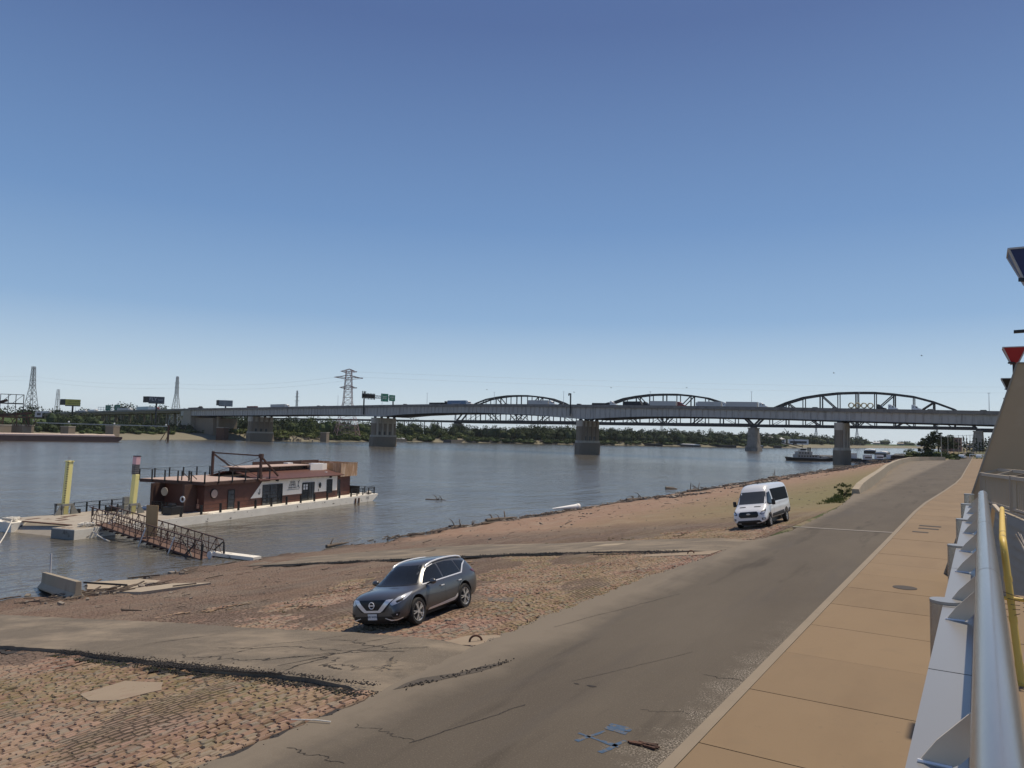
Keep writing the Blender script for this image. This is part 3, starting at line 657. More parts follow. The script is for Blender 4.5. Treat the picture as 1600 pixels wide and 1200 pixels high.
# low river wall along the road
WP = [(-10.2,79,.4),(-10.3,83,.8),(-10.5,90,1.05),(-11.9,115,1.12),(-13.9,146,1.14),(-15.6,180,1.15),(-16.6,206,1.15),(-16.9,242,1.15),(-15.8,257,1.12),(-13.6,266,1.1),(-11.4,271.5,1.1),(-9.6,275.5,1.1)]
mb = MB(); prev = None
for i, (x, y, h) in enumerate(WP):
    j0 = max(0, i-1); j1 = min(len(WP)-1, i+1); d = Vector((WP[j1][0]-WP[j0][0], WP[j1][1]-WP[j0][1], 0)).normalized(); n_ = Vector((d.y, -d.x, 0))
    c = Vector((x, y, 0)); h = max(h, .42)
    sec = [c+n_*.42+Vector((0,0,-.03)), c+n_*.30+Vector((0,0,h)), c-n_*.30+Vector((0,0,h)), c-n_*.45+Vector((0,0,-3.2))]
    b = len(mb.v); mb.v += [tuple(s_) for s_ in sec]
    if prev is not None:
        for k in range(3): mb.f.append((prev+k, prev+k+1, b+k+1, b+k)); mb.mi.append(0)
    else: mb.f.append((b,b+1,b+2,b+3)); mb.mi.append(0)
    prev = b
mb.f.append((prev,prev+1,prev+2,prev+3)); mb.mi.append(0)
tag(mb.build('river_wall', MT['concrete_lt'], smooth=False), 'long low tan concrete wall curving along the river side of the far road', 'wall')
# ================================================================ upper terrace, railing, stair, pylon
TZ = 3.1
mb = MB(); mb.bb((-.06,-12,-.05),(6,10.65,TZ)); 
tr = mb.build('terrace', MT['walk'])
tag(tr, 'tan concrete upper terrace behind the steel railing', 'terrace'); 
for y in (5.0, 8.05): mb = MB(); mb.bb((-.06,y,TZ+.0005),(6,y+.012,TZ+.002)); mb.build('joint', MT['tar'], tr)
mb = MB(); mb.bb((-.12,-12,.0),(-.062,10.65,TZ+.03)); mb.build('wall_facing', MT['wallpanel'], tr)
# stairs down from the terrace
mb = MB(); n = 17
for i in range(n):
    y0 = 10.652+i*.30; z1 = TZ-(i+1)*.172
    mb.bb((.0,y0,.0),(2.6,y0+.30,max(.05,z1)))
tag(mb.build('stair', MT['concrete']), 'concrete stair going down from the end of the terrace', 'stair')
# steel railing
rl = thing('steel_railing', 'long brushed steel tube railing with angled brackets along the terrace edge', 'railing', (0,0,TZ))
mb = MB(); jy = [-3.0,-1.2,1.2,3.32,5.15,7.0,8.85,11.45]
tub = thing_t = None
mb = MB(); mb.tube([(.024,-3,1.10),(.024,4.20,1.10)], .051, 64); mb.build('handrail_tube', MT['steel'], rl, smooth=True)
for a, b in ((4.215,6.77),(6.785,9.6),(9.612,11.4)):
    mb = MB(); mb.tube([(.024,a,1.10),(.024,b,1.10)], .0507, 64); mb.build('handrail_tube', MT['steel'], rl, smooth=True)
mb = MB()
for y in (4.207,6.777,9.606):
    mb = MB(); mb.tube([(.024,y-.012,1.10),(.024,y+.012,1.10)], .0475, 48); mb.build('joint_ring', MT['black'], rl, smooth=True)
pass
mb = MB(); mb.tube([(.024,11.4,1.10),(.024,11.415,1.10)], .053, 48); mb.build('end_cap', MT['chrome'], rl, smooth=True)
# broad ledge plates
for a, b in ((-3,.60),(.61,3.05),(3.06,4.25),(4.26,5.6),(5.61,8.0),(8.01,11.9)):
    mb = MB(); mb.bb((-.165,a,.900),(-.035,b,.940)); mb.build('ledge_plate', MT['steelpanel'], rl)
for i in range(-1, 5):
    y = 4.36+i*2.44
    mb = MB(); mb.cyl((-.155,y,.40), .070, 1.08, 28); mb.build('post', MT['steel'], rl, smooth=True)
    mb = MB(); mb.cyl((-.155,y,.948), .071, .014, 28); mb.build('post_cap', MT['steelpanel'], rl, smooth=True)
for y in (2.16,3.95,4.41,5.46,6.53,7.88,8.93,10.2,11.2):
    mb = MB(); t_ = .008
    prof = [(-.14,.941),(-.07,.941),(-.05,.955),(.01,1.03),(.012,1.10),(-.01,1.10),(-.10,1.0)]
    mb.prism([(x, y, z) for x, z in prof], (0,0,0), (0,t_,0)); mb.build('bracket', MT['bracket'], rl)
    mb = MB(); mb.tube([(-.142,y-.004,.9435),(-.068,y-.004,.9435)], .005, 6); mb.build('weld_bead', MT['chrome'], rl)
mb = MB(); mb.bb((-.030,-3,.84),(-.012,11.4,.945)); mb.build('inner_rail', MT['taupe'], rl)
for k in range(64):
    y = -1.4+k*.2
    mb = MB(); mb.bb((-.026,y,.04),(-.012,y+.014,.84)); mb.build('baluster', MT['taupe'], rl)
mb = MB(); mb.bb((-.036,-3,.02),(-.004,11.4,.05)); mb.build('bottom_rail', MT['taupe'], rl)
# stair handrail (taupe)
hr = thing('stair_handrail', 'dull taupe square-tube handrail at the top of the stair', 'handrail', (.2,10.6,TZ))
mb = MB(); mb.bar((.03,-.05,-1.5),(.03,-.05,.90), .05); mb.bar((.03,-.05,.90),(-.06,.65,.98), .045); mb.bar((-.06,.65,.98),(-.09,1.75,.55), .045)
mb.build('rail', MT['taupe'], hr, bevel=.006)
mb = MB(); mb.bar((-.09,1.75,.55),(-.09,1.75,-1.2), .045); mb.build('leg', MT['taupe'], hr)
# yellow bent pipe barricade
yb = thing('pipe_barricade', 'scuffed yellow bent-pipe barricade standing on the tan terrace', 'barricade', (.232,6.70,TZ))
mb = MB(); pts = [(.0,0,0),(-.045,.148,.5),(-.082,.268,.91),(-.087,.30,.965),(-.089,.35,.988),(-.089,.45,.992),(-.055,2.2,.975),(-.008,4.55,.95)]
mb.tube(pts, .025, 16); mb.build('pipe', MT['yellow'], yb, smooth=True)
for z in (.03,.11,.42,.70): mb = MB(); mb.tube([(-.090*z,.295*z,z),(-.090*(z+.035),.295*(z+.035),z+.035)], .0285, 16); mb.build('collar', MT['yellow'], yb, smooth=True)
mb = MB(); mb.cyl((.0,0,.008), .042, .016, 20); mb.build('foot', MT['yellow'], yb, smooth=True)
mb = MB(); mb.tube([(-.34,.17,.58),(.6,.17,.58)], .014, 10); mb.build('cross_pipe', MT['yellow'], yb, smooth=True)
mb = MB(); q = random.Random(3)
for k in range(5): mb.bar((.0,.03,.50+.03*k),(-.09-.02*k,.3,.42+.05*k+q.uniform(-.02,.02)), .004)
for k in range(4): mb.bar((.02,.03,.52+.03*k),(.14,.25,.47+.06*k+q.uniform(-.02,.02)), .004)
mb.build('wire_mesh', MT['black'], yb)
mb = MB(); pts = [(.03,.9,1.0),(.07,.8,.9),(.10,.6,.84),(.085,.4,.76),(.12,.3,.70),(.07,.15,.62),(.10,.1,.58)]
for o_ in (0,.012,-.012): mb.tube([(x+o_+q.uniform(-.008,.008), y, z+q.uniform(-.01,.01)) for x, y, z in pts], .007, 5)
tag(mb.build('chain', mat('dull_chain', (.35,.32,.28), .6, .4, var=.4, vs=20), yb), None, None)
# taupe picket fence on the far stair wall
fa, fb_ = Vector((.07,31.4,2.85)), Vector((.80,26.5,2.93)); fd = (fb_-fa)
fn = thing('picket_fence', 'taupe metal picket fence with sloping top frame above the coursed stair wall', 'fence', tuple(fa))
def fp(k, z, off=0): 
    d = fd.normalized(); return (fd.x*k+d.y*off, fd.y*k-d.x*off, fd.z*k+z)
for s_ in range(2):
    for kk in ([0,1] if s_ == 0 else [2]):
        mb = MB(); mb.bar(fp(kk,0), fp(kk,1.05), .17); mb.build('post', MT['taupe'], fn, bevel=.01)
    k0 = s_
    mb = MB(); mb.bar(fp(k0,.98), fp(k0+1,.98), .12, .10); mb.bar(fp(k0,.08), fp(k0+1,.08), .06, .06); mb.bar(fp(k0,1.16,-.5), fp(k0+1,1.16,-.5), .11, .09)
    mb.bar(fp(k0,-.04), fp(k0+1,-.04), .05, .05)
    for j in range(3): mb.bar(fp(k0+j/2.,1.0), fp(k0+j/2.,1.16,-.5), .10, .06)
    mb.build('top_frame', MT['taupe'], fn)
    for j in range(1, 20):
        if j in (2,): continue
        mb = MB(); mb.bar(fp(k0+j/20.,.1), fp(k0+j/20.,.96), .035 if j > 2 else .08); mb.build('picket', MT['taupe'], fn)
# coursed wall below the fence
cw = MB()
for i in range(12):
    z0 = 2.80-(i+1)*.25; o_ = .03*i
    d = fd.normalized(); nn = Vector((d.y, -d.x, 0)); 
    if nn.x > 0: nn = -nn
    A = fa+nn*(.05+o_); B = fa+fd*3.6+nn*(.05+o_); A2 = fa-nn*.3; B2 = fa+fd*3.6-nn*.3
    A3 = fa+nn*(.05+o_+.10); B3 = fa+fd*3.6+nn*(.05+o_+.10)
    mb2 = [(A.x,A.y,z0+.25),(B.x,B.y,z0+.25),(B3.x,B3.y,z0+.012),(A3.x,A3.y,z0+.012),(A2.x,A2.y,z0+.25),(B2.x,B2.y,z0+.25),(B2.x,B2.y,z0+.012),(A2.x,A2.y,z0+.012)]
    cw.add(mb2, [(0,1,2,3),(3,2,6,7),(4,5,1,0),(0,3,7,4),(1,5,6,2)])
tag(cw.build('coursed_wall', MT['concrete']), 'stepped tan wall of horizontal courses under the picket fence', 'wall')
# tall battered wall
pw = thing('battered_wall', 'tall tan concrete wall with a sloping edge beside the sidewalk', 'wall', (0,32,0))
mb = MB(); prof = [(-1.20,.0),(1.19,7.78),(11.0,7.2),(14,7.2),(14,0)]
mb.prism([(x,0,z) for x, z in prof], (0,0,0), (0,.5,0)); mb.build('body', MT['wallpanel'], pw)
mb = MB(); mb.prism([(-1.235,-.03,.0),(1.155,-.03,7.80),(1.21,-.03,7.80),(-1.18,-.03,0)], (0,0,0), (0,.56,0)); mb.bar((1.17,.25,7.81),(11,.25,7.23), .6, .05)
mb.build('edge_trim', MT['concrete'], pw)
# lanterns with inverted triangle panels
def lantern(y, x, colr, label):
    t = thing('triangle_lantern', label, 'lantern', (x,y,0), group='row of lanterns with inverted triangle panels')
    mb = MB(); mb.tube([(.38,.38,2.9 if y < 24 else 0),(.38,.38,8.2)], .06, 12); mb.build('pole', MT['dark'], t, smooth=True)
    top = [(0,0),(.80,0),(.80,.8),(0,.8)]; bot = [(.28,.28),(.50,.28),(.50,.52),(.28,.52)]
    for k in range(4):
        a, b = top[k], top[(k+1) % 4]; c, d = bot[(k+1) % 4], bot[k]
        mb = MB(); mb.add([(a[0],a[1],8.82),(b[0],b[1],8.82),(c[0],c[1],8.16),(d[0],d[1],8.16)], [(0,1,2,3)])
        cx, cy = .4, .4
        mb.add([((a[0]-cx)*.94+cx,(a[1]-cy)*.94+cy,8.80),((b[0]-cx)*.94+cx,(b[1]-cy)*.94+cy,8.80),((c[0]-cx)*.94+cx,(c[1]-cy)*.94+cy,8.18),((d[0]-cx)*.94+cx,(d[1]-cy)*.94+cy,8.18)], [(3,2,1,0)])
        mb.build('panel', MT[colr] if k in (0,3) else MT['frame'], t)
    mb = MB()
    for k in range(4):
        a, b = top[k], top[(k+1) % 4]; c = bot[k]
        mb.bar((a[0],a[1],8.83),(b[0],b[1],8.83), .035); mb.bar((a[0],a[1],8.83),(c[0],c[1],8.15), .035)
    mb.build('frame', MT['frame'], t)
    
    if colr == 'red': mb = MB(); mb.bar((.38,.1,9.45),(2.0,.1,9.50), .25, .11); mb.build('luminaire_arm', MT['black'], t)
    mb = MB(); mb.bar((.18,.1,8.2),(.42,.3,8.2), .07); mb.build('bracket', MT['black'], t)
    return t
lantern(18.0, .56, 'blue', 'lantern with a dark blue inverted triangle, highest at the right edge')
lantern(36.0, .86, 'red', 'lantern with a deep red inverted triangle above the tall tan wall')
lantern(52.5, 1.14, 'black', 'dark triangle lantern peeping past the upper edge of the tan wall')
lantern(74.0, 1.75, 'black', 'farthest and smallest dark triangle lantern at the tan wall edge')
# ================================================================ vehicles (X forward, Y left, Z up, local)
def carpaint(name, c, metal, rough, coat=1.0):
    m, t, p = nodes(name); p.inputs['Base Color'].default_value = (*c, 1); p.inputs['Metallic'].default_value = metal
    v = coord(t); t.links.new(mix(t, noise(t, v, 1.1), tuple(x*.9 for x in c), tuple(x*1.1 for x in c)), p.inputs['Base Color'])
    p.inputs['Roughness'].default_value = rough; p.inputs['Coat Weight'].default_value = coat; p.inputs['Coat Roughness'].default_value = .04; return m
MT['suvpaint'] = carpaint('gunmetal_paint', (.105,.106,.108), .5, .34, .7)
MT['vanpaint'] = carpaint('white_van_paint', (.80,.80,.79), 0, .35)
MT['trim'] = mat('black_plastic_trim', (.02,.02,.021), .6, var=.1)
MT['lens'] = mat('clear_lens', (.62,.64,.66), .12, .3, var=.25, vs=14)
def loft_body(secs, crease=False):
    vs = []; fs = []; n = len(secs[0][1]); full = 2*n-2
    for x, pr in secs:
        ring = [(x, y, z) for y, z in pr] + [(x, -y, z) for y, z in pr[-2:0:-1]]
        vs += ring
    m = len(secs[0][1])*2-2
    for i in range(len(secs)-1):
        for k in range(m):
            a = i*m+k; b = i*m+(k+1) % m; fs.append((a, b, b+m, a+m))
    fs.append(tuple(range(m))); fs.append(tuple((len(secs)-1)*m+k for k in range(m))[::-1])
    return vs, fs
def make_body(name, secs, m, parent, wells, wr):
    vs, fs = loft_body(secs); me = bpy.data.meshes.new(name); me.from_pydata(vs, [], fs)
    bm = bmesh.new(); bm.from_mesh(me); bmesh.ops.recalc_face_normals(bm, faces=bm.faces); bm.to_mesh(me); bm.free()
    o = bpy.data.objects.new(name, me); COL.objects.link(o)
    sb = o.modifiers.new('s', 'SUBSURF'); sb.levels = 3; sb.render_levels = 3
    dg = bpy.context.evaluated_depsgraph_get(); sm = bpy.data.meshes.new_from_object(o.evaluated_get(dg))
    bvh = BVHTree.FromPolygons([v.co.copy() for v in sm.vertices], [tuple(p.vertices) for p in sm.polygons])
    cuts = []
    for (x, r) in wells:
        for s_ in (1, -1):
            mb = MB(); mb.cyl((x, s_*1.0, wr), r, .62, 40, axis='Y'); c = mb.build('tmpcut', MT['trim']); cuts.append(c)
            b = o.modifiers.new('b', 'BOOLEAN'); b.object = c; b.operation = 'DIFFERENCE'; b.solver = 'EXACT'
    dg = bpy.context.evaluated_depsgraph_get(); dg.update(); me2 = bpy.data.meshes.new_from_object(o.evaluated_get(dg))
    bpy.data.objects.remove(o)
    for c in cuts: bpy.data.objects.remove(c)
    me2.materials.clear(); me2.materials.append(m); me2.materials.append(MT['trim'])
    for p in me2.polygons:
        p.use_smooth = True; p.material_index = 0
        c = p.center
        for (x, r) in wells:
            if math.hypot(c.x-x, c.z-wr) < r-.01 and abs(c.y) > .6 and c.z < wr+r: p.material_index = 1
        if c.z < .27 and p.normal.z < -.5: p.material_index = 1
    try: me2.set_sharp_from_angle(angle=R(35))
    except Exception: pass
    me2.name = name; ob = bpy.data.objects.new(name, me2); COL.objects.link(ob); ob.parent = parent
    return ob, bvh
def panel(bvh, name, poly, m, parent, d, off=.006, step=.08, origin=None, both=False, sub=None):
    """poly in plane coords seen against direction d (unit, pointing from outside to the body); h = horizontal axis, v = z"""
    d = Vector(d).normalized(); h = Vector((0,0,1)).cross(d).normalized(); v = d.cross(h).normalized() if abs(d.z) > .5 else Vector((0,0,1))
    bm = grid_poly(poly, step); hit = {}
    bmesh.ops.triangulate(bm, faces=bm.faces)
    bad = []
    for q_ in bm.verts:
        p0 = h*q_.co.x + v*q_.co.y - d*6
        r = bvh.ray_cast(p0, d, 14)
        if r[0] is None: bad.append(q_); continue
        nn = r[1] if r[1].dot(d) < 0 else -r[1]
        q_.co = r[0] + nn*off
    if bad: bmesh.ops.delete(bm, geom=bad, context='VERTS')
    me = bpy.data.meshes.new(name); bm.to_mesh(me); bm.free(); me.materials.append(m)
    for p in me.polygons: p.use_smooth = True
    if len(me.polygons) and sum(p.normal.dot(d)*p.area for p in me.polygons) > 0: me.flip_normals()
    o = bpy.data.objects.new(name, me); COL.objects.link(o); o.parent = parent; return o
def sidepoly(pts, side):   # (x,z) -> plane coords for direction (0,-side,0)
    # h = z cross d ; d=(0,-s,0) -> h=(s,0,0)
    return [(x*side, z) for x, z in pts]
def frontpoly(pts):        # (y,z), direction (-1,0,0): h = (0,-1,0)
    return [(-y, z) for y, z in pts]
def wheel(parent, x, y, r, w_, side, spokes, rimr, rimm):
    t = bpy.data.objects.new('wheel', None); COL.objects.link(t); t.parent = parent; t.location = (x, y, r)
    # tyre as lathe
    prof = [(rimr, -w_/2+.02),(rimr+.02,-w_/2),(r-.03,-w_/2),(r-.006,-w_/2+.03),(r,-w_/4),(r,w_/4),(r-.006,w_/2-.03),(r-.03,w_/2),(rimr+.02,w_/2),(rimr,w_/2-.02)]
    mb = MB(); n = 40; k = len(prof)
    vs = [(rr*math.cos(2*math.pi*i/n), yy, rr*math.sin(2*math.pi*i/n)) for i in range(n) for rr, yy in prof]
    fs = [(i*k+j, i*k+(j+1) % k, ((i+1) % n)*k+(j+1) % k, ((i+1) % n)*k+j) for i in range(n) for j in range(k)]
    mb.add(vs, fs); mb.build('tyre', MT['rubber'], t, smooth=True)
    mb = MB(); yo = side*(w_/2-.035); 
    mb.cyl((0, side*(w_/2-.11), 0), rimr*.97, .02, 32, axis='Y'); mb.build('brake_disc', MT['trim'], t)
    mb = MB(); vs = []; n = 40
    for i in range(n):
        a = 2*math.pi*i/n
        for rr, yy in ((rimr, yo+side*.02),(rimr*.93, yo+side*.01),(rimr*.93, yo-side*.08),(rimr, yo-side*.08)): vs.append((rr*math.cos(a), yy, rr*math.sin(a)))
    mb.add(vs, [(i*4+j, i*4+(j+1) % 4, ((i+1) % n)*4+(j+1) % 4, ((i+1) % n)*4+j) for i in range(n) for j in range(4)])
    for i in range(spokes):
        a = 2*math.pi*(i//2)/(spokes/2) + (.17 if i % 2 else -.17)
        a0 = 2*math.pi*(i//2)/(spokes/2)
        p = Vector((math.cos(a0)*.05+0, yo+side*.012, math.sin(a0)*.05)); e = Vector((math.cos(a)*rimr*.95, yo+side*.012, math.sin(a)*rimr*.95))
        mb.bar(p, e, .026, .03, up=(0,1,0))
    mb.cyl((0, yo, 0), .062, .05, 16, axis='Y')
    mb.build('rim', rimm, t, smooth=True)
    return t

# ---------------- SUV
def sec(x, zb, w_, zm, ws, zs, wb, zbt, wr, zr, zt, wbt=.82):
    return (x, [(0,zb),(w_*wbt,zb),(w_*.97,zb+.14),(w_,zm),(ws,zs),(wb,zbt),(wr,zr),(wr*.62,zt-.012),(0,zt)])
suvs = [sec(0.0,.48,.74,.66,.73,.86,.68,.95,.62,1.02,1.05),
        sec(.06,.36,.86,.66,.85,.90,.79,1.02,.68,1.12,1.16),
        sec(.30,.26,.93,.66,.915,.97,.85,1.10,.66,1.36,1.42),
        sec(.52,.24,.945,.65,.93,1.00,.86,1.11,.64,1.53,1.60),
        sec(1.0,.22,.955,.64,.94,1.00,.865,1.10,.64,1.58,1.645),
        sec(1.7,.22,.952,.60,.925,.98,.865,1.07,.635,1.60,1.675),
        sec(2.4,.22,.952,.58,.925,.96,.865,1.05,.625,1.59,1.672),
        sec(2.85,.22,.952,.58,.93,.95,.865,1.03,.60,1.53,1.625),
        sec(3.15,.22,.952,.60,.935,.94,.865,1.02,.63,1.37,1.47),
        sec(3.50,.22,.955,.64,.94,.94,.86,1.005,.70,1.13,1.22),
        sec(3.74,.22,.957,.66,.935,.93,.84,.99,.74,1.035,1.09),
        sec(4.05,.22,.955,.66,.925,.90,.82,.965,.66,1.00,1.045),
        sec(4.40,.22,.94,.62,.90,.86,.78,.945,.60,.985,1.02),
        sec(4.64,.22,.895,.58,.85,.80,.74,.895,.56,.94,.97),
        sec(4.78,.21,.82,.54,.77,.73,.68,.84,.50,.89,.915),
        sec(4.87,.22,.73,.50,.66,.66,.58,.77,.44,.82,.845),
        sec(4.90,.28,.62,.48,.57,.60,.50,.69,.38,.74,.76)]
suv = thing('parked_suv', 'dark grey SUV with chrome V grille parked on the cobbled levee', 'car')
# seat on the slope: origin under the middle of the car
sx, sy = -14.75, 0
tilt = math.atan(SL)
fr = 3.93
# forward = -Y world, left = +X world; roll so the left side is uphill
def slope_matrix(px, py, yawang):
    up = Vector((-SL, 0, 1)).normalized(); f = Vector((math.cos(yawang), math.sin(yawang), 0)); f = (f - up*f.dot(up)).normalized(); l = up.cross(f)
    return Matrix(((f.x, l.x, up.x, px), (f.y, l.y, up.y, py), (f.z, l.z, up.z, zl(px)+.02), (0,0,0,1)))
suv.matrix_world = slope_matrix(-14.93, 20.80, R(-84.5))
suv.scale = (.94, 1.0, 1.02)
body, bv = make_body('body', suvs, MT['suvpaint'], suv, [(3.93,.445),(1.105,.445)], .40)
for s_ in (1, -1):
    d = (0,-s_,0)
    panel(bv, 'front_window', sidepoly([(3.42,1.065),(3.05,1.345),(2.82,1.46),(2.46,1.515),(2.33,1.515),(2.30,1.085)], s_), MT['glass'], suv, d, .005, .1)
    panel(bv, 'rear_window', sidepoly([(2.22,1.09),(2.25,1.52),(1.75,1.53),(1.32,1.50),(1.20,1.12)], s_), MT['glass'], suv, d, .005, .1)
    panel(bv, 'quarter_window', sidepoly([(1.14,1.15),(1.26,1.49),(.95,1.46),(.62,1.41),(.86,1.33)], s_), MT['glass'], suv, d, .005, .1)
    panel(bv, 'window_trim', sidepoly([(3.46,1.035),(3.46,1.062),(1.16,1.118),(.86,1.33),(.60,1.415),(.58,1.395),(.84,1.29),(1.12,1.085)], s_), MT['chrome'], suv, d, .010, .1)
    panel(bv, 'window_trim', sidepoly([(3.48,1.05),(3.06,1.362),(2.83,1.478),(2.45,1.535),(2.46,1.515),(2.82,1.458),(3.05,1.343),(3.44,1.06)], s_), MT['chrome'], suv, d, .010, .1)
    panel(bv, 'sill_strip', sidepoly([(3.32,.315),(3.30,.375),(1.75,.455),(1.60,.55),(1.58,.46),(1.75,.36)], s_), MT['chrome'], suv, d, .012, .1)
    panel(bv, 'sill_cladding', sidepoly([(3.42,.20),(3.42,.33),(1.70,.345),(1.62,.31),(1.62,.20)], s_), MT['trim'], suv, d, .006, .1)
    for (x, lab) in ((2.32,'door_seam'),(1.20,'door_seam')):
        panel(bv, 'door_seam', sidepoly([(x,.42),(x,1.05),(x+.008,1.05),(x+.008,.42)], s_), MT['black'], suv, d, .0025, .1)
    panel(bv, 'door_seam', sidepoly([(3.40,.45),(3.46,.98),(3.468,.98),(3.408,.45)], s_), MT['black'], suv, d, .0025, .1)
    for x in (2.50,1.40):
        mb = MB(); mb.box((x, s_*.958, .90), (.20,.03,.032)); o = mb.build('door_handle', MT['chrome'], suv, bevel=.01)
    panel(bv, 'taillight', sidepoly([(.0,1.0),(.05,.93),(.46,1.075),(.50,1.115),(.30,1.12),(.10,1.07)], s_), mat('tail_lens', (.12,.008,.008), .15), suv, d, .012, .05)
    # arch trim
    for ax in (3.93,1.105):
        a = [math.pi*k/24 for k in range(1,24)]; ring = [(ax+.495*math.cos(t_), .40+.495*math.sin(t_)) for t_ in a]+[(ax+.448*math.cos(t_), .40+.448*math.sin(t_)) for t_ in a[::-1]]
        panel(bv, 'arch_trim', sidepoly(ring, s_), MT['suvpaint'], suv, d, .012, .5)
    # mirror
    mt = MB(); mt.sphere((3.20, s_*1.035, 1.105), .12, .75, 1.0, .68, 14, 10); mt.build('mirror', MT['suvpaint'], suv, smooth=True)
    mt = MB(); mt.bar((3.30, s_*.89, 1.04),(3.24, s_*1.0, 1.08), .08, .04); mt.build('mirror_arm', MT['trim'], suv)
    # roof rail
    rp = []
    for xx, oo in ((2.86,.0),(2.80,.03),(2.5,.045),(2.1,.05),(1.7,.05),(1.3,.05),(.95,.045),(.70,.03),(.62,.0)):
        h_ = bv.ray_cast(Vector((xx, s_*.575, 3)), Vector((0,0,-1)), 5)[0]; rp.append((xx, s_*.585, h_.z+oo))
    mt = MB(); mt.tube(rp, .030, 10); mt.build('roof_rail', MT['chrome'], suv, smooth=True)
    # headlight on the corner
    dd = Vector((-1, -s_*.62, 0)).normalized(); h = Vector((0,0,1)).cross(dd).normalized()
    def hp(pts): return [((Vector((x,y*s_,0))).dot(h), z) for x, y, z in pts]
    hl = panel(bv, 'headlight', hp([(4.84,.54,.745),(4.82,.62,.68),(4.70,.73,.715),(4.50,.87,.80),(4.32,.915,.875),(4.12,.90,.945),(4.40,.82,.92),(4.62,.72,.875)]), MT['lens'], suv, dd, .010, .04)
    panel(bv, 'lamp_unit', hp([(4.70,.68,.785),(4.70,.72,.735),(4.56,.82,.775),(4.50,.82,.84)]), MT['black'], hl, dd, .014, .04)
    panel(bv, 'fog_lamp', hp([(4.86,.60,.46),(4.74,.80,.50),(4.72,.82,.47),(4.80,.80,.38),(4.86,.66,.385)]), MT['black'], suv, dd, .010, .05)
    panel(bv, 'fog_lamp', hp([(4.80,.735,.455),(4.80,.775,.455),(4.80,.775,.425),(4.80,.735,.425)]), MT['chrome'], suv, dd, .016, .05)
    panel(bv, 'bumper_strip', hp([(4.88,.42,.36),(4.86,.60,.315),(4.78,.74,.315),(4.66,.86,.35),(4.66,.86,.325),(4.78,.74,.285),(4.86,.60,.285),(4.88,.42,.345)]), MT['chrome'], suv, dd, .014, .05)
    for ax in (3.93,1.105): wheel(suv, ax, s_*.835, .382, .235, s_, 10, .265, MT['silver']).scale = (1/.94, 1, 1/1.02)
D = (-1,0,0)
panel(bv, 'windshield', frontpoly([(-.70,1.095),(.70,1.095),(.665,1.16),(.535,1.48),(.48,1.545),(-.48,1.545),(-.535,1.48),(-.665,1.16)]), MT['glass'], suv, D, .005, .1)
panel(bv, 'cowl', frontpoly([(-.74,1.07),(.74,1.07),(.74,1.094),(-.74,1.094)]), MT['black'], suv, D, .006, .1)
panel(bv, 'grille', frontpoly([(-.64,.79),(-.40,.83),(.40,.83),(.64,.79),(.56,.70),(.40,.52),(.24,.485),(-.24,.485),(-.40,.52),(-.56,.70)]), MT['black'], suv, D, .012, .06)
for s_ in (1, -1):
    panel(bv, 'grille_blade', frontpoly([(s_*.66,.835),(s_*.47,.825),(s_*.20,.565),(0,.565),(0,.505),(s_*.27,.505),(s_*.37,.57)]), MT['chrome'], suv, D, .022, .05)
panel(bv, 'lower_intake', frontpoly([(-.62,.40),(.62,.40),(.70,.30),(.66,.24),(-.66,.24),(-.70,.30)]), MT['black'], suv, D, .012, .06)
mb = MB(); n = 24; X0 = 4.935
ring = [(X0, .085*math.cos(2*math.pi*k/n), .70+.085*math.sin(2*math.pi*k/n)) for k in range(n+1)]
mb.tube(ring, .013, 8, cap=False); mb.box((X0,0,.70), (.02,.21,.032)); mb.build('badge', MT['chrome'], suv, smooth=True)
mb = MB(); mb.box((4.925,0,.395), (.015,.31,.16)); pl_ = mb.build('number_plate', MT['white'], suv)
text_mesh('plate_lettering', 'SFE W2N', .078, mat('plate_ink', (.03,.04,.10)), pl_, Matrix.Translation((4.941,0,.395)) @ Matrix(((0,0,1,0),(1,0,0,0),(0,1,0,0),(0,0,0,1))), .001)
mb = MB(); mb.box((2.6,0,.9), (.9,1.3,.5)); mb.box((3.42,0,1.07),(.02,.1,.01)); mb.build('underbody', MT['black'], suv); 
mb = MB(); mb.box((2.6,0,.25), (3.9,1.2,.2)); mb.build('chassis', MT['black'], suv)

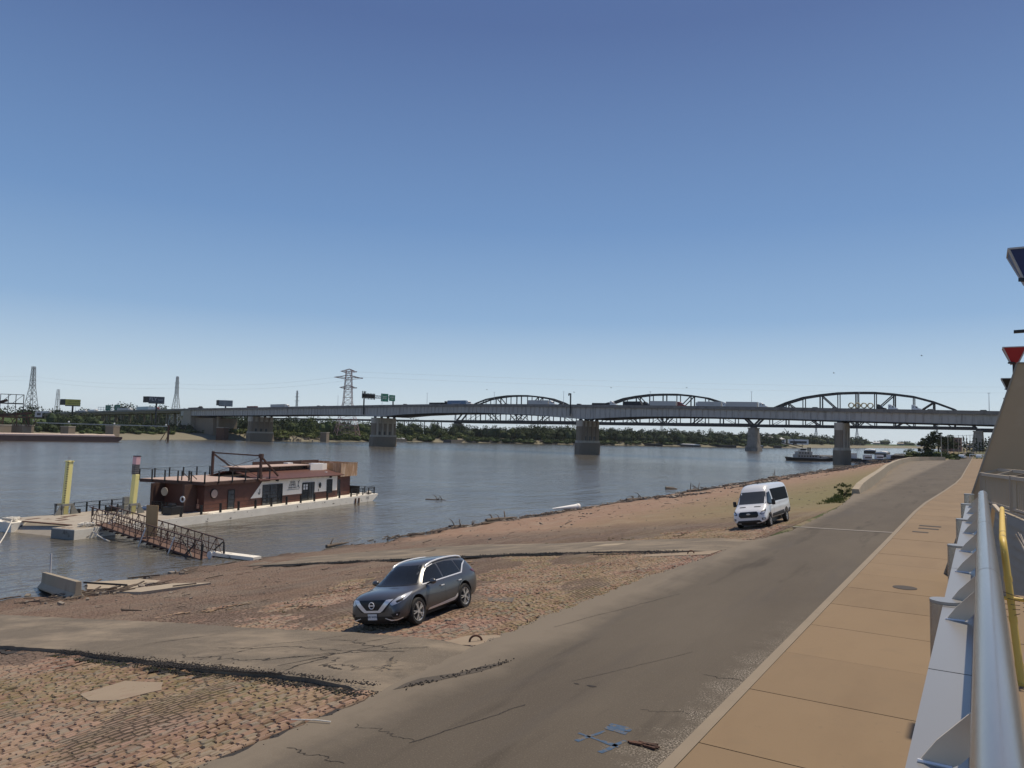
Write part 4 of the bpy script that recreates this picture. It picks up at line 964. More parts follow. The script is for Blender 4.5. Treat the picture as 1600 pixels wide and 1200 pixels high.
# ---------------- passenger van
def vsec(x, zb, w_, zm, ws, zs, wb, zbt, wr, zr, zt):
    return (x, [(0,zb),(w_*.86,zb),(w_*.985,zb+.16),(w_,zm),(ws,zs),(wb,zbt),(wr,zr),(wr*.80,zt-.03),(0,zt)])
vans = [vsec(0.0,.5,.93,.8,.93,1.2,.91,1.45,.80,2.30,2.44),
        vsec(.05,.45,.97,.8,.965,1.2,.95,1.45,.82,2.34,2.50),
        vsec(.6,.42,.985,.8,.98,1.22,.96,1.42,.84,2.34,2.53),
        vsec(2.5,.40,.985,.8,.98,1.22,.96,1.42,.84,2.34,2.535),
        vsec(3.6,.40,.985,.8,.98,1.22,.96,1.42,.84,2.33,2.53),
        vsec(3.95,.40,.985,.8,.98,1.22,.955,1.40,.835,2.27,2.49),
        vsec(4.25,.40,.985,.8,.98,1.22,.95,1.39,.82,2.12,2.36),
        vsec(4.48,.40,.985,.8,.98,1.21,.945,1.37,.81,1.98,2.14),
        vsec(4.72,.40,.985,.8,.98,1.20,.94,1.34,.83,1.74,1.86),
        vsec(4.98,.40,.985,.8,.975,1.18,.925,1.30,.86,1.47,1.58),
        vsec(5.18,.38,.98,.78,.965,1.13,.91,1.24,.80,1.30,1.37),
        vsec(5.45,.34,.975,.74,.95,1.05,.885,1.16,.72,1.20,1.26),
        vsec(5.72,.32,.96,.68,.925,.96,.84,1.05,.66,1.09,1.14),
        vsec(5.86,.30,.92,.62,.88,.86,.78,.95,.58,1.00,1.03),
        vsec(5.93,.30,.86,.56,.80,.76,.70,.86,.50,.91,.93),
        vsec(5.95,.36,.78,.52,.70,.68,.60,.76,.42,.82,.83)]
van = thing('parked_van', 'white high-roof passenger van parked where the levee meets the road', 'van')
van.matrix_world = slope_matrix(-11.22, 50.85, R(-92.0))
vb, vv = make_body('body', vans, MT['vanpaint'], van, [(4.92,.47),(1.17,.47)], .40)
for s_ in (1, -1):
    d = (0,-s_,0)
    panel(vv, 'front_window', sidepoly([(4.95,1.36),(4.93,1.42),(4.45,1.98),(4.12,2.04),(4.04,2.03),(4.02,1.34),(4.6,1.28)], s_), MT['glass'], van, d, .006, .12)
    panel(vv, 'side_window', sidepoly([(3.82,1.42),(3.86,2.14),(3.78,2.17),(.30,2.17),(.24,2.10),(.28,1.46),(.36,1.42)], s_), MT['tint'], van, d, .006, .15)
    panel(vv, 'side_moulding', sidepoly([(4.38,.50),(4.38,.74),(1.78,.80),(1.70,.74),(1.70,.50)], s_), mat('grey_moulding', (.045,.045,.045), .6), van, d, .008, .15)
    panel(vv, 'side_moulding', sidepoly([(.60,.55),(.62,.80),(.08,.84),(.06,.55)], s_), mat('grey_moulding', (.045,.045,.045), .6), van, d, .008, .15)
    for x in (3.92,2.55): panel(vv, 'door_seam', sidepoly([(x,.52),(x,1.36),(x+.012,1.36),(x+.012,.52)], s_), MT['black'], van, d, .003, .2)
    mb = MB(); mb.box((4.55, s_*1.16, 1.42), (.13,.20,.32)); mb.build('mirror', MT['black'], van, bevel=.04)
    mb = MB(); mb.bar((4.62,s_*.94,1.36),(4.58,s_*1.08,1.32), .1, .06); mb.build('mirror_arm', MT['black'], van)
    dd = Vector((-1, -s_*.55, 0)).normalized(); h = Vector((0,0,1)).cross(dd).normalized()
    def hp(pts): return [((Vector((x,y*s_,0))).dot(h), z) for x, y, z in pts]
    hl = panel(vv, 'headlight', hp([(5.86,.62,.84),(5.84,.72,.80),(5.72,.87,.86),(5.55,.93,1.0),(5.50,.92,1.10),(5.66,.82,1.045),(5.78,.70,.97)]), MT['black'], van, dd, .010, .05)
    panel(vv, 'lens', hp([(5.83,.66,.855),(5.80,.74,.835),(5.70,.86,.89),(5.60,.91,.98),(5.70,.80,.98),(5.78,.71,.93)]), MT['lens'], hl, dd, .016, .05)
    panel(vv, 'fog_lamp', hp([(5.86,.70,.62),(5.76,.90,.63),(5.78,.90,.52),(5.88,.72,.50)]), MT['black'], van, dd, .010, .05)
    panel(vv, 'fog_lens', hp([(5.86,.76,.60),(5.80,.86,.60),(5.80,.86,.54),(5.86,.76,.53)]), MT['lens'], van, dd, .016, .05)
    for ax in (4.92,1.17):
        a = [math.pi*k/20 for k in range(1,20)]; ring = [(ax+.53*math.cos(t_), .40+.53*math.sin(t_)) for t_ in a]+[(ax+.475*math.cos(t_), .40+.475*math.sin(t_)) for t_ in a[::-1]]
        panel(vv, 'arch_trim', sidepoly(ring, s_), MT['vanpaint'] if ax > 3 else MT['trim'], van, d, .012, .5)
        wheel(van, ax, s_*.86, .37, .235, s_, 10, .21, MT['silver'])
D = (-1,0,0)
panel(vv, 'windshield', frontpoly([(-.86,1.40),(.86,1.40),(.84,1.50),(.745,2.04),(.70,2.08),(-.70,2.08),(-.745,2.04),(-.84,1.50)]), MT['vglass'], van, D, .006, .12)
gr = panel(vv, 'grille', frontpoly([(-.55,.92),(-.47,.985),(.47,.985),(.55,.92),(.57,.76),(.48,.655),(-.48,.655),(-.57,.76)]), MT['black'], van, D, .014, .06)
panel(vv, 'lower_intake', frontpoly([(-.66,.46),(-.62,.50),(.62,.50),(.66,.46),(.74,.36),(.70,.31),(-.70,.31),(-.74,.36)]), MT['black'], van, D, .012, .06)
for s_ in (1,-1): panel(vv, 'cowl_vent', frontpoly([(s_*.25,1.262),(s_*.62,1.255),(s_*.62,1.215),(s_*.25,1.222)]), MT['black'], van, D, .008, .06)
mb = MB(); mb.sphere((5.975,0,.86), .10, .12, 1.25, .48, 16, 8); mb.build('badge', MT['silver'], van, smooth=True)
mb = MB(); mb.sphere((3.2,0,2.545), .05); mb.build('antenna', MT['black'], van)
mb = MB(); mb.box((3.0,0,.30), (5.2,1.2,.22)); mb.build('chassis', MT['black'], van)

# ================================================================ shore things
bar_ = thing('jersey_barrier', 'weathered concrete traffic barrier at the river edge with a thin post behind it', 'barrier', (-48.9,25.55,zl(-48.9)+.05), rz=math.atan2(-3.0,10.2), rot=(0,-math.atan(SL)*.7,math.atan2(-3.1,10.0)))
mb = MB(); prof = [(-.38,0),(-.38,.12),(-.18,.38),(-.14,1.05),(.14,1.05),(.18,.38),(.38,.12),(.38,0)]
mb.prism([(-5.2,y,z) for y, z in prof], (0,0,0), (10.4,0,0)); mb.build('block', MT['concrete_lt'], bar_, bevel=.02)
mb = MB(); mb.tube([(-4.4,.2,.8),(-4.42,.2,2.3)], .06, 8); mb.build('post', MT['frame'], bar_)
mb = MB(); mb.bar((2.6,.8,.75),(5.0,2.6,.55), .10); mb.build('iron_bar', MT['dark'], bar_)
# white channel buoy washed up
by = thing('stranded_buoy', 'white cone-ended steel buoy lying half in the water', 'buoy', (-51.6,100.2,-6.0), rz=R(72))
mb = MB(); mb.tube([(-4.0,0,.25),(-2.6,0,.28),(1.1,0,.34),(1.1,0,.35)], [.08,.18,.42,.42], 20); mb.build('body', MT['white'], by, smooth=True)
mb = MB(); mb.cyl((1.2,0,.35), .46, .45, 20, axis='X'); mb.build('drum', MT['offwhite'], by, smooth=True); mb = MB(); mb.cyl((1.45,0,.35), .2, .12, 14, axis='X'); mb.build('hole', MT['rust'], by)
# drift debris: logs as things, fine litter as stuff
def log(x, y, z, L, r, a, label, pitch=0, br=3, seed=0):
    q = random.Random(seed); mb = MB(); d = Vector((math.cos(a)*math.cos(pitch), math.sin(a)*math.cos(pitch), math.sin(pitch)))
    c = Vector((x, y, z)); pts = [c+d*(L*(k/5-.5))+Vector((q.uniform(-.06,.06)*L*.3,q.uniform(-.06,.06)*L*.3,q.uniform(-.02,.02)*L*.3)) for k in range(6)]
    mb.tube(pts, [r,r*.95,r*.85,r*.75,r*.6,r*.35], 8)
    for k in range(br):
        p = pts[q.randint(1,4)]; e = p+Vector((q.uniform(-1,1),q.uniform(-1,1),q.uniform(.2,1.3)))*L*.22
        mb.tube([p,(p+e)/2+Vector((0,0,.05*L)),e], [r*.5,r*.35,r*.12], 6)
    return tag(mb.build('driftwood_log', MT['wood'], smooth=True), label, 'driftwood')
log(-51.6,72.5,-5.95,3.6,.14,R(60),'forked driftwood with upright branches on the waterline above the SUV',0,6,3)
log(-49.6,77.0,-5.75,5.0,.12,R(75),'long thin driftwood pole beside the forked branches',0,1,4)
log(-53.0,83.0,-6.1,6.5,.22,R(85),'long dark log lying along the waterline left of the white buoy',0,2,5)
log(-76.5,99.5,-6.2,3.6,.15,R(20),'floating snag far out in the river off the barge stern',0,5,6)
log(-52.5,127,-6.05,6,.2,R(80),'dark log on the waterline right of the white buoy',0,4,7)
log(-52.0,158,-6.0,7,.22,R(84),'driftwood trunk on the waterline midway to the van roof',0,4,8)
log(-57.5,159,-6.2,2.6,.55,R(40),'rounded dark snag in the water off the stony shore',0,0,9)
log(-53.5,238,-6.05,11,.25,R(86),'long low log on the shore to the right above the van',0,2,10)
log(-44.5,187,-5.1,7,.2,R(80),'driftwood trunk on dry silt just behind the van roof',0,2,11)
log(-52.4,53.0,-6.05,3.2,.15,R(95),'low dark log in the shallow water by the ramp end',0,1,12)
log(-30.9,19.2,-3.05,.9,.05,R(30),'short stick on the silt above the near ramp',0,1,13)
q = random.Random(99); mb = MB(); ms = MB()
def litter(x, y, s_, wood):
    z = zl(x)
    if wood:
        a = q.gauss(math.pi/2, .5); L = s_*q.uniform(2,7)
        mb.bar((x-math.cos(a)*L/2, y-math.sin(a)*L/2, z+s_*.4+.03),(x+math.cos(a)*L/2, y+math.sin(a)*L/2, z+s_*q.uniform(.2,.9)+.03), s_*.35, s_*.3)
    else:
        ms.box((x, y, z+s_*.18), (s_*q.uniform(.6,1.4), s_*q.uniform(.6,1.4), s_*.6), M=Matrix.Rotation(q.uniform(0,3),4,'Z') @ Matrix.Rotation(q.uniform(-.4,.4),4,'X'))
y = 22.0
while y < 600:
    dens = max(.10, min(1.0, .55+.45*math.sin(y*.21)+.35*math.sin(y*.07+1)))
    k = 1+y/90.
    for j in range(int(1+5*dens)):
        if y < 57 and q.random() < .75: continue
        x = -51.6+q.gauss(0,.8)+.7*math.sin(y*.19)
        litter(x, y+q.uniform(-.3,.3), q.uniform(.08,.26)*min(2.6,k**.6), q.random() < .45)
    if y > 120:
        for j in range(int(3*dens)):
            x = -43+q.gauss(0,1.6)+2*math.sin(y*.05); litter(x, y, q.uniform(.12,.4)*min(2.2,k**.5), q.random() < .55)
    if q.random() < .5: x = q.uniform(-50,-30); litter(x, y, q.uniform(.06,.22), q.random() < .5)
    y += .22*k
for k in range(800):
    x = q.uniform(-50,-24); yy = q.uniform(13.5,36); 
    if 36 < yy < 45: continue
    litter(x, yy, q.uniform(.015,.07), q.random() < .3)
for k in range(500): litter(q.uniform(-50,-12), q.uniform(45,110), q.uniform(.02,.10), q.random() < .4)
for k in range(160): litter(-45+q.gauss(0,1.6), 25.5+q.gauss(0,2.0), q.uniform(.05,.25), q.random() < .5)
tag(mb.build('drift_sticks', MT['wood']), 'drift sticks and branches strewn along the waterline', 'driftwood litter', kind='stuff')
tag(ms.build('shore_stones', MT['stone']), 'rubble stones and mud clods strewn along the waterline', 'stones', kind='stuff')
# ================================================================ floating boathouse on its barge (u along the hull, v across, z above water)
BG = thing('floating_boathouse', 'red-brown and white boathouse on a long pale steel barge moored off the levee', 'boathouse', (-73.51,39.40,WL), rz=R(99.62))
B0 = Matrix.Translation((-73.51,39.40,WL)) @ Matrix.Rotation(R(99.62), 4, 'Z')
def bw(u, v, z): return B0 @ Vector((u, v, z))
mb = MB()
mb.prism([(0,0,-.6),(0,0,.95),(0,3.1,.95),(0,3.1,-.6)], (0,0,0), (2.2,0,0))
mb.prism([(.4,9.55,-.6),(.4,9.55,.95),(.4,13.2,.95),(.4,13.2,-.6)], (0,0,0), (1.8,0,0))
pass
mb.prism([(2.2,0,-.6),(50.8,0,-.6),(53.3,0,.85),(53.3,0,1.08),(40,0,.98),(20,0,.95),(2.2,0,.95)], (0,0,0), (0,13.2,0))
mb.build('hull', MT['hull'], BG, bevel=.03)
mb = MB(); mb.bb((0.02,.02,.951),(2.2,3.08,.965)); mb.bb((2.2,.02,.951),(17.5,13.1,.966)); mb.build('deck', MT['deckcon'], BG)
mb = MB(); mb.prism([(2.2,3.1,.95),(2.2,9.55,.95),(.3,9.55,-.3),(.3,3.1,-.3)], (0,0,0), (0,0,-.03)); mb.build('raked_bow', MT['deckcon'], BG)
mb = MB(); mb.bb((-.03,-.03,-.5),(.0,3.12,.9)); mb.build('bow_plate', MT['hullgrey'], BG)
mb = MB(); mb.bar((2.0,3.1,1.0),(1.6,9.55,1.0), .35, .1); mb.build('rust_ledge', MT['rust'], BG)
q = random.Random(2); mb = MB()
for k in range(14): mb.bb((q.uniform(1.0,9), q.uniform(4,12.4), .967),(0,0,.967)) if False else None
for (u, v, a, b) in ((3.6,10.9,1.5,.5),(5.6,9.2,1.1,.5),(2.6,12,1.0,.4),(4.6,7.8,1.3,.6),(7.2,10.2,1.7,.6)): mb.box((u,v,.975), (a,b,.02), .1)
mb.build('deck_hatch', MT['rust'], BG)
# superstructure
ply = MT['brown']
mb = MB(); mb.bb((18.3,2.0,.95),(45.0,10,4.38)); hs = mb.build('house', ply, BG)
for y in (3.2, 8.3): mb = MB(); mb.bb((16.4,y,.95),(18.25,y+.3,4.2)); mb.build('porch_wall', MT['brownsteel'], BG)
mb = MB(); mb.bb((45.0,2.7,.95),(49.3,9.5,4.0)); mb.build('stern_house', ply, BG)
mb = MB(); mb.prism([(26.15,1.97,2.03),(28.5,1.97,4.36),(44.85,1.97,4.36),(44.85,1.97,2.03)], (0,0,0), (0,.02,0)); mb.build('white_siding', MT['offwhite'], BG)
# upper deck slab and boards
mb = MB(); mb.bb((17.7,1.5,4.15),(29.2,11.9,4.52)); sl_ = mb.build('upper_deck', MT['brownsteel'], BG)
mb = MB()
for k in range(26): mb.bb((17.8,1.62+k*.395,4.525),(28.8,1.62+k*.395+.37,4.57))
mb.build('deck_boards', MT['pinkroof'], BG)
# roofs
mb = MB(); mb.prism([(26.9,1.2,4.38),(26.9,5.2,5.28),(26.9,5.2,5.18),(26.9,1.2,4.28)], (0,0,0), (18.7,0,0)); mb.prism([(26.9,10.8,4.38),(26.9,7.5,5.28),(26.9,7.5,5.18),(26.9,10.8,4.28)], (0,0,0), (18.7,0,0)); mb.build('roof', MT['brown'], BG)
mb = MB(); mb.bb((28.5,5.0,5.1),(41.5,7.9,5.75)); cl = mb.build('clerestory', MT['brownsteel'], BG)
mb = MB()
for k in range(6): mb.bb((29.0+k*2.05,4.97,5.32),(30.7+k*2.05,4.995,5.66))
mb.build('clerestory_window', MT['glass'], cl)
mb = MB(); mb.bb((27.8,4.5,5.76),(42.0,8.6,5.86)); mb.build('clerestory_roof', MT['pinkroof'], BG)
mb = MB(); pts = [(41.2,4.2),(43.8,4.0),(45.2,4.2),(45.75,5.0),(45.8,7.5)]
for a, b in zip(pts, pts[1:]): mb.prism([(a[0],a[1],4.9),(b[0],b[1],4.9),(b[0],b[1],5.95),(a[0],a[1],5.95)], (0,0,0), (-.05,.08,0))
mb.build('curved_screen', MT['offwhite'], BG)
mb = MB(); mb.bb((45.85,2.1,4.0),(50.3,9.8,4.12)); 
for k in range(30): mb.bb((45.85+k*.148,2.1,4.12),(45.85+k*.148+.125,2.14,6.02))
for k in range(50): mb.bb((50.26,2.1+k*.154,4.12),(50.3,2.1+k*.154+.13,6.02)); mb.bb((45.85,2.1+k*.154,4.12),(45.89,2.1+k*.154+.13,6.02))
for k in range(30): mb.bb((45.85+k*.148,9.76,4.12),(45.85+k*.148+.125,9.8,6.02))
mb.bb((45.8,2.08,6.02),(50.33,2.16,6.08)); mb.bb((50.28,2.1,6.02),(50.36,9.8,6.08))
mb.build('stern_cladding', MT['corr'], BG)
mb = MB(); mb.bb((35,9.6,5.2),(50.3,9.7,6.25)); mb.build('far_parapet', MT['brownsteel'], BG)
for (u, v) in ((42.0,4.3),(43.4,4.3),(41.5,8.6)):
    mb = MB(); mb.bb((u,v,5.0),(u+1.15,v+.9,6.0)); ac = mb.build('fan_unit', MT['white'], BG, bevel=.04)
    mb = MB(); mb.tube([(u+.57+.3*math.cos(a), v-.02, 5.5+.3*math.sin(a)) for a in [math.pi*k/10 for k in range(21)]], .07, 6, cap=False); mb.build('fan_grille', MT['black'], ac)
for (u, z, v) in ((43.2,4.72,3.0),(31.0,4.15,1.95),(43.0,4.1,1.95)):
    mb = MB(); mb.box((u,v-.12,z), (.35,.25,.22)); mb.build('wall_lamp', MT['black'] if z < 4.5 else MT['white'], BG)
# doors and windows on the near wall
def win(u0, z0, u1, z1, name, rows, cols, v=1.97, gl='glass', fr='black', th=.09):
    mb = MB()
    for k in range(cols+1): x = u0+(u1-u0)*k/cols; mb.bb((x-th/2,v-.06,z0),(x+th/2,v-.005,z1))
    for k in range(rows+1): z = z0+(z1-z0)*k/rows; mb.bb((u0,v-.055,z-th/2),(u1,v-.007,z+th/2))
    f = mb.build(name, MT[fr], BG)
    mb = MB(); mb.bb((u0,v-.03,z0),(u1,v-.012,z1)); mb.build('pane', MT[gl] if gl in MT else gl, f); return f
skyg = mat('reflecting_glass', (.05,.055,.06), .05, var=.2, vs=.6, spec=1.0)
win(28.35,.98,31.3,3.62,'garage_window',6,2,gl=skyg)
win(31.35,.98,32.25,3.62,'side_window',1,1)
win(22.15,1.0,23.25,3.32,'door',4,1,2.0,gl=skyg)
win(36.55,1.0,37.9,3.5,'door',2,1); win(38.0,1.0,39.25,3.5,'door',3,2,gl=skyg)
mb = MB()
for i in range(2):
    for j in range(2): mb.bb((36.72+i*.56,1.88,2.55+j*.42),(37.1+i*.56,1.9,2.88+j*.42))
mb.build('door_lights', MT['white'], BG)
win(42.25,1.75,43.55,3.72,'window',2,1); win(45.6,1.0,46.6,3.5,'door',5,1,2.7,gl=skyg)
mb = MB(); mb.cyl((19.8,1.96,3.05), .60, .08, 28, axis='Y'); sg = mb.build('round_sign', MT['black'], BG)
mb = MB(); mb.cyl((19.8,1.91,3.05), .50, .04, 28, axis='Y'); mb.build('sign_face', mat('pink_sign', (.5,.36,.30), .7, var=.3, vs=6), sg)
mb = MB(); mb.cyl((16.36,6.3,3.3), .5, .08, 24, axis='X'); mb.build('round_sign', mat('pale_sign', (.35,.30,.24), .7), BG)
ink = mat('dark_lettering', (.02,.025,.03), .6)
XR = Matrix.Rotation(R(90), 4, 'X')
for s_, z, sz in (('LEON', 3.72, .42), ('LUMIEL', 3.36, .46), ('RIVER MAN', 2.98, .34)):
    text_mesh('wall_lettering', s_, sz, ink, BG, Matrix.Translation((34.4, 1.945, z)) @ XR, .006)
mb = MB(); mb.bb((33.3,1.94,2.68),(35.9,1.955,2.74)); 
mb.bar((35.55,1.95,2.95),(35.62,1.95,3.55), .06); mb.bar((35.62,1.95,3.55),(35.85,1.95,3.95), .05); mb.bar((35.6,1.95,3.3),(35.9,1.95,2.85), .05); mb.sphere((35.65,1.95,3.72), .09)
mb.build('wall_emblem', ink, BG)
mb = MB(); mb.tube([(27.7+.16*math.cos(a)*1, 1.94, 2.75+.28*math.sin(a)) for a in [math.pi+math.pi*k/8 for k in range(9)]], .035, 6); mb.bar((27.82,1.94,2.5),(27.82,1.94,3.2), .05); mb.build('anchor_sign', ink, BG)
mb = MB(); mb.sphere((40.5,1.85,3.0), .3, .8, .4, 1.4); mb.bar((40.2,1.9,2.1),(40.25,1.9,2.5), .05); mb.build('hanging_ornament', MT['black'], BG)
text_mesh('hull_number', '212', .5, ink, BG, Matrix.Translation((50.3,-.035,.62)) @ XR, .004)
text_mesh('hull_number', '0017', .36, ink, BG, Matrix.Translation((3.0,-.035,.62)) @ XR, .004)
# gantry frame
mb = MB(); G1 = Vector((27.6,1.8,0)); G2 = Vector((29.3,11.6,0))
mb.bar(G1+Vector((0,0,4.5)), G1+Vector((0,0,7.55)), .27); mb.bar(G2+Vector((0,0,4.5)), G2+Vector((0,0,7.8)), .28)
mb.bar(G1+Vector((0,0,7.5)), G2+Vector((0,0,7.6)), .17)
mb.bar(G1+Vector((0,0,7.4)), (31.2,1.9,4.75), .19); mb.bar(G2+Vector((0,0,7.5)), (33.0,10.6,4.9), .19)
mb.box(G1+Vector((0,0,7.5)), (.42,.5,.5)); mb.box(G1+Vector((0,0,4.8)), (.4,.4,.5))
mb.bar(G1+Vector((0,0,7.3)), G2+Vector((-.3,0,4.7)), .05); mb.bar(G2+Vector((0,0,7.3)), G1+Vector((0,.3,4.8)), .05)
mb.build('gantry_frame', MT['brownsteel'], BG)
# upper railing
def rail(pts, z, h, sp, name='railing', w_=.09, rails=(1.0,), rw=.035, m='black', parent=None):
    mb = MB()
    for (a, b) in zip(pts, pts[1:]):
        A = Vector((a[0],a[1],z)); B = Vector((b[0],b[1],z)); L = (B-A).length; n = max(1, round(L/sp))
        for i in range(n+1): p = A+(B-A)*i/n; mb.bar(p-Vector((0,0,.25)), p+Vector((0,0,h)), w_)
        for r_ in rails: mb.bar(A+Vector((0,0,h*r_)), B+Vector((0,0,h*r_)), rw)
    return mb.build(name, MT[m], parent or BG)
rail([(29.0,1.45),(17.65,1.45),(17.65,11.95),(29.2,11.95)], 4.6, 1.15, 2.25, w_=.13, rails=(1.0,))
mb = MB(); mb.bb((17.9,4.1,4.6),(18.0,4.3,5.8)); mb.bb((17.9,5.3,4.6),(18.0,5.4,5.75)); mb.bar((17.95,4.2,5.6),(19.3,4.3,4.7), .07); mb.bar((17.95,5.3,5.6),(19.2,5.3,4.7), .07); mb.build('stair_rail', MT['black'], BG)
rail([(13.2,.30),(46.2,.30)], 1.0, 1.05, 3.0, w_=.20, rails=(1.0,.55), rw=.03)
rail([(46.2,.30),(52.6,.30),(52.8,4.0),(52.8,12.9),(44,12.9)], 1.0, 1.15, 1.6, w_=.13, rails=(1.0,.75,.5,.25), rw=.05)
rail([(9.5,12.6),(13,12.8),(18.0,12.8)], 1.0, 1.1, 1.9, w_=.14, rails=(1.0,.6), rw=.06)
rail([(8.8,8.6),(12.2,8.9)], 1.0, 1.0, 1.6, w_=.12, rails=(1.0,.5), rw=.05)
rail([(14.2,4.2),(15.9,3.9),(16.2,8.0)], 1.0, 1.1, .9, w_=.10, rails=(1.0,.75,.5,.25), rw=.05)
mb = MB(); mb.bb((50.2,1.5,1.15),(50.28,5.5,2.35)); mb.build('name_board', MT['dark'], BG)
mb = MB(); mb.bb((13.7,2.3,.97),(15.5,3.6,1.9)); mb.bb((14.0,2.5,1.9),(14.6,3.2,2.2)); mb.build('winch_box', MT['black'], BG, bevel=.05)
mb = MB()
for u in (46.8,47.7): mb.bb((u,-.16,-.4),(u+.22,.0,.75))
mb.build('fender_post', MT['rust'], BG)
mb = MB(); mb.sphere((51.9,.9,1.3), .38, 1.3, 1, .7); mb.sphere((52.5,1.0,1.25), .3); mb.build('rope_bundle', MT['rope'], BG)
mb = MB(); mb.tube([(33.0,.1,.9),(33.2,-.03,.5)], .05); mb.build('cleat', MT['rust'], BG)
# deck clutter behind the spud
mb = MB()
for (u, v, h) in ((13.4,9.3,1.7),(14.0,9.6,1.7),(15.2,10.5,1.3)): mb.bb((u,v,.97),(u+.35,v+.35,.97+h))
mb.bb((13.1,9.0,.97),(14.9,10.2,1.7)); mb.build('pump_set', MT['hullgrey'], BG)
mb = MB(); mb.bb((12.6,10.6,.97),(13.6,11.4,1.5)); mb.bb((9.1,11.9,.97),(9.9,12.6,1.45)); mb.build('deck_locker', MT['black'], BG)
# fender wells of the mooring piles
def spud(u, v, h, label, band):
    b = bw(u, v, 0); t = thing('mooring_pile', label, 'mooring pile', tuple(b), rz=R(99.62))
    lean = .05
    mb = MB(); mb.bar((0,0,-1.5),(lean*h*.3,-lean*h,h if not band else h-2.1), .56); mb.build('pile', MT['yellowpost'], t, bevel=.04)
    if band:
        z0 = h-2.1; 
        mb = MB(); mb.bar((lean*z0*.3,-lean*z0,z0),(lean*(h-.95)*.3,-lean*(h-.95),h-.95), .56); mb.build('grey_band', mat('weathered_grey_band', (.22,.20,.19), .8, var=.3, vs=3, dirt=(.42,.36,.33), vscale=(1,1,4)), t)
        mb = MB(); mb.bar((lean*(h-.95)*.3,-lean*(h-.95),h-.95),(lean*h*.3,-lean*h,h), .56); mb.build('pink_top', MT['pink'], t)
        mb = MB(); mb.bar((lean*h*.3,-lean*h,h-.06),(lean*h*.3,-lean*h,h+.04), .60); mb.build('cap', MT['black'], t)
        for k in range(5): z1 = z0+.1+k*.24; mb = MB(); mb.bar((lean*z1*.3,-lean*z1,z1),(lean*z1*.3,-lean*z1,z1+.05), .60); mb.build('band', MT['black'], t)
    else:
        mb = MB()
        for k in range(22): z1 = 1.8+k*.26; mb.box((lean*z1*.3-.02-.30, -lean*z1-.26, z1), (.14,.14,.06))
        mb.build('gauge_tick', MT['rust'], t)
        mb = MB(); mb.bar((lean*h*.3,-lean*h,h-.08),(lean*h*.3,-lean*h,h+.03), .67); mb.build('cap', MT['yellowpost'], t)
    mb = MB()
    for dx, dy in ((-.62,-.6),(.5,-.6),(-.62,.5),(.5,.5)): mb.bb((dx,dy,.9),(dx+.16,dy+.16,2.15))
    mb.bb((-.66,-.66,1.9),(.70,-.50,2.15)); mb.bb((-.66,.5,1.9),(.70,.66,2.15)); mb.prism([(-.7,-.55,.95),(-1.5,-.55,.95),(-.7,-.55,2.1)], (0,0,0), (0,.12,0)); mb.prism([(.7,-.55,.95),(1.5,-.55,.95),(.7,-.55,2.1)], (0,0,0), (0,.12,0))
    mb.build('pile_guide', MT['hullgrey'], t)
spud(8.15, 12.4, 6.9, 'plain pale yellow square mooring pile at the far edge of the barge deck', False)
spud(12.7, 7.4, 7.55, 'yellow mooring pile with grey band and faded pink top behind the gangway', True)
# life ring on the porch corner
mb = MB(); c = bw(16.3,3.35,2.55); ax = B0.to_3x3() @ Vector((0,1,0)); pts = [c+ax*(.30*math.cos(a))+Vector((0,0,.30*math.sin(a))) for a in [2*math.pi*k/16 for k in range(17)]]
mb.tube(pts, .085, 8, cap=False); tag(mb.build('life_ring', MT['white'], smooth=True), 'white life ring hanging at the dark porch corner of the boathouse', 'life ring')
mb = MB(); c = bw(18.2,2.9,1.6); mb.box(c, (.25,.25,.5)); mb.bar(c, c+Vector((0,0,.9)), .08); tag(mb.build('deck_broom', mat('pale_broom', (.45,.25,.18), .8)), 'pale reddish broom leaning on the brown wall by the winch', 'broom')
# gangway
GS = Vector((-76.4,43.6,-5.1)); GE = Vector((-55.0,41.1,-6.25)); gd = (GE-GS); GL = gd.length; gu = gd.normalized(); gn = Vector((gu.y,-gu.x,0)).normalized()   # gn points to the viewer side
gw = thing('gangway', 'rusty steel truss gangway sloping from the barge down to the shore', 'gangway', tuple(GS))
def gp(s_, side, z): return tuple(gu*s_+gn*(side*.95)+Vector((0,0,z)))
for side in (1, -1):
    mb = MB(); n = 18; hgt = 1.55
    mb.bar(gp(-.6,side,hgt), gp(GL-.2,side,hgt), .09); mb.bar(gp(-.3,side,.0), gp(GL,side,0), .11, .16); mb.bar(gp(0,side,hgt*.62), gp(GL-.5,side,hgt*.62), .05); mb.bar(gp(0,side,hgt*.30), gp(GL-.5,side,hgt*.30), .05)
    for i in range(n+1):
        s_ = GL*i/n; mb.bar(gp(s_,side,-.25), gp(s_-.05,side,hgt), .055)
        if i < n:
            if i % 2: mb.bar(gp(s_,side,hgt), gp(s_+GL/n,side,0), .045)
            else: mb.bar(gp(s_,side,0), gp(s_+GL/n,side,hgt), .045)
    mb.build('side_truss', MT['brownsteel'], gw)
mb = MB()
for i in range(17): s_ = GL*(i+.5)/17; mb.bar(gp(s_,1.15,-.18), gp(s_,-1.15,-.18), .12, .14)
mb.build('floor_beam', MT['brownsteel'], gw)
mb = MB(); mb.prism([gp(0,.9,.02), gp(GL,.9,.02), gp(GL,-.9,.02), gp(0,-.9,.02)], (0,0,0), (0,0,-.04)); mb.build('walkway', mat('gangway_deck', (.15,.09,.065), .9, var=.3), gw)
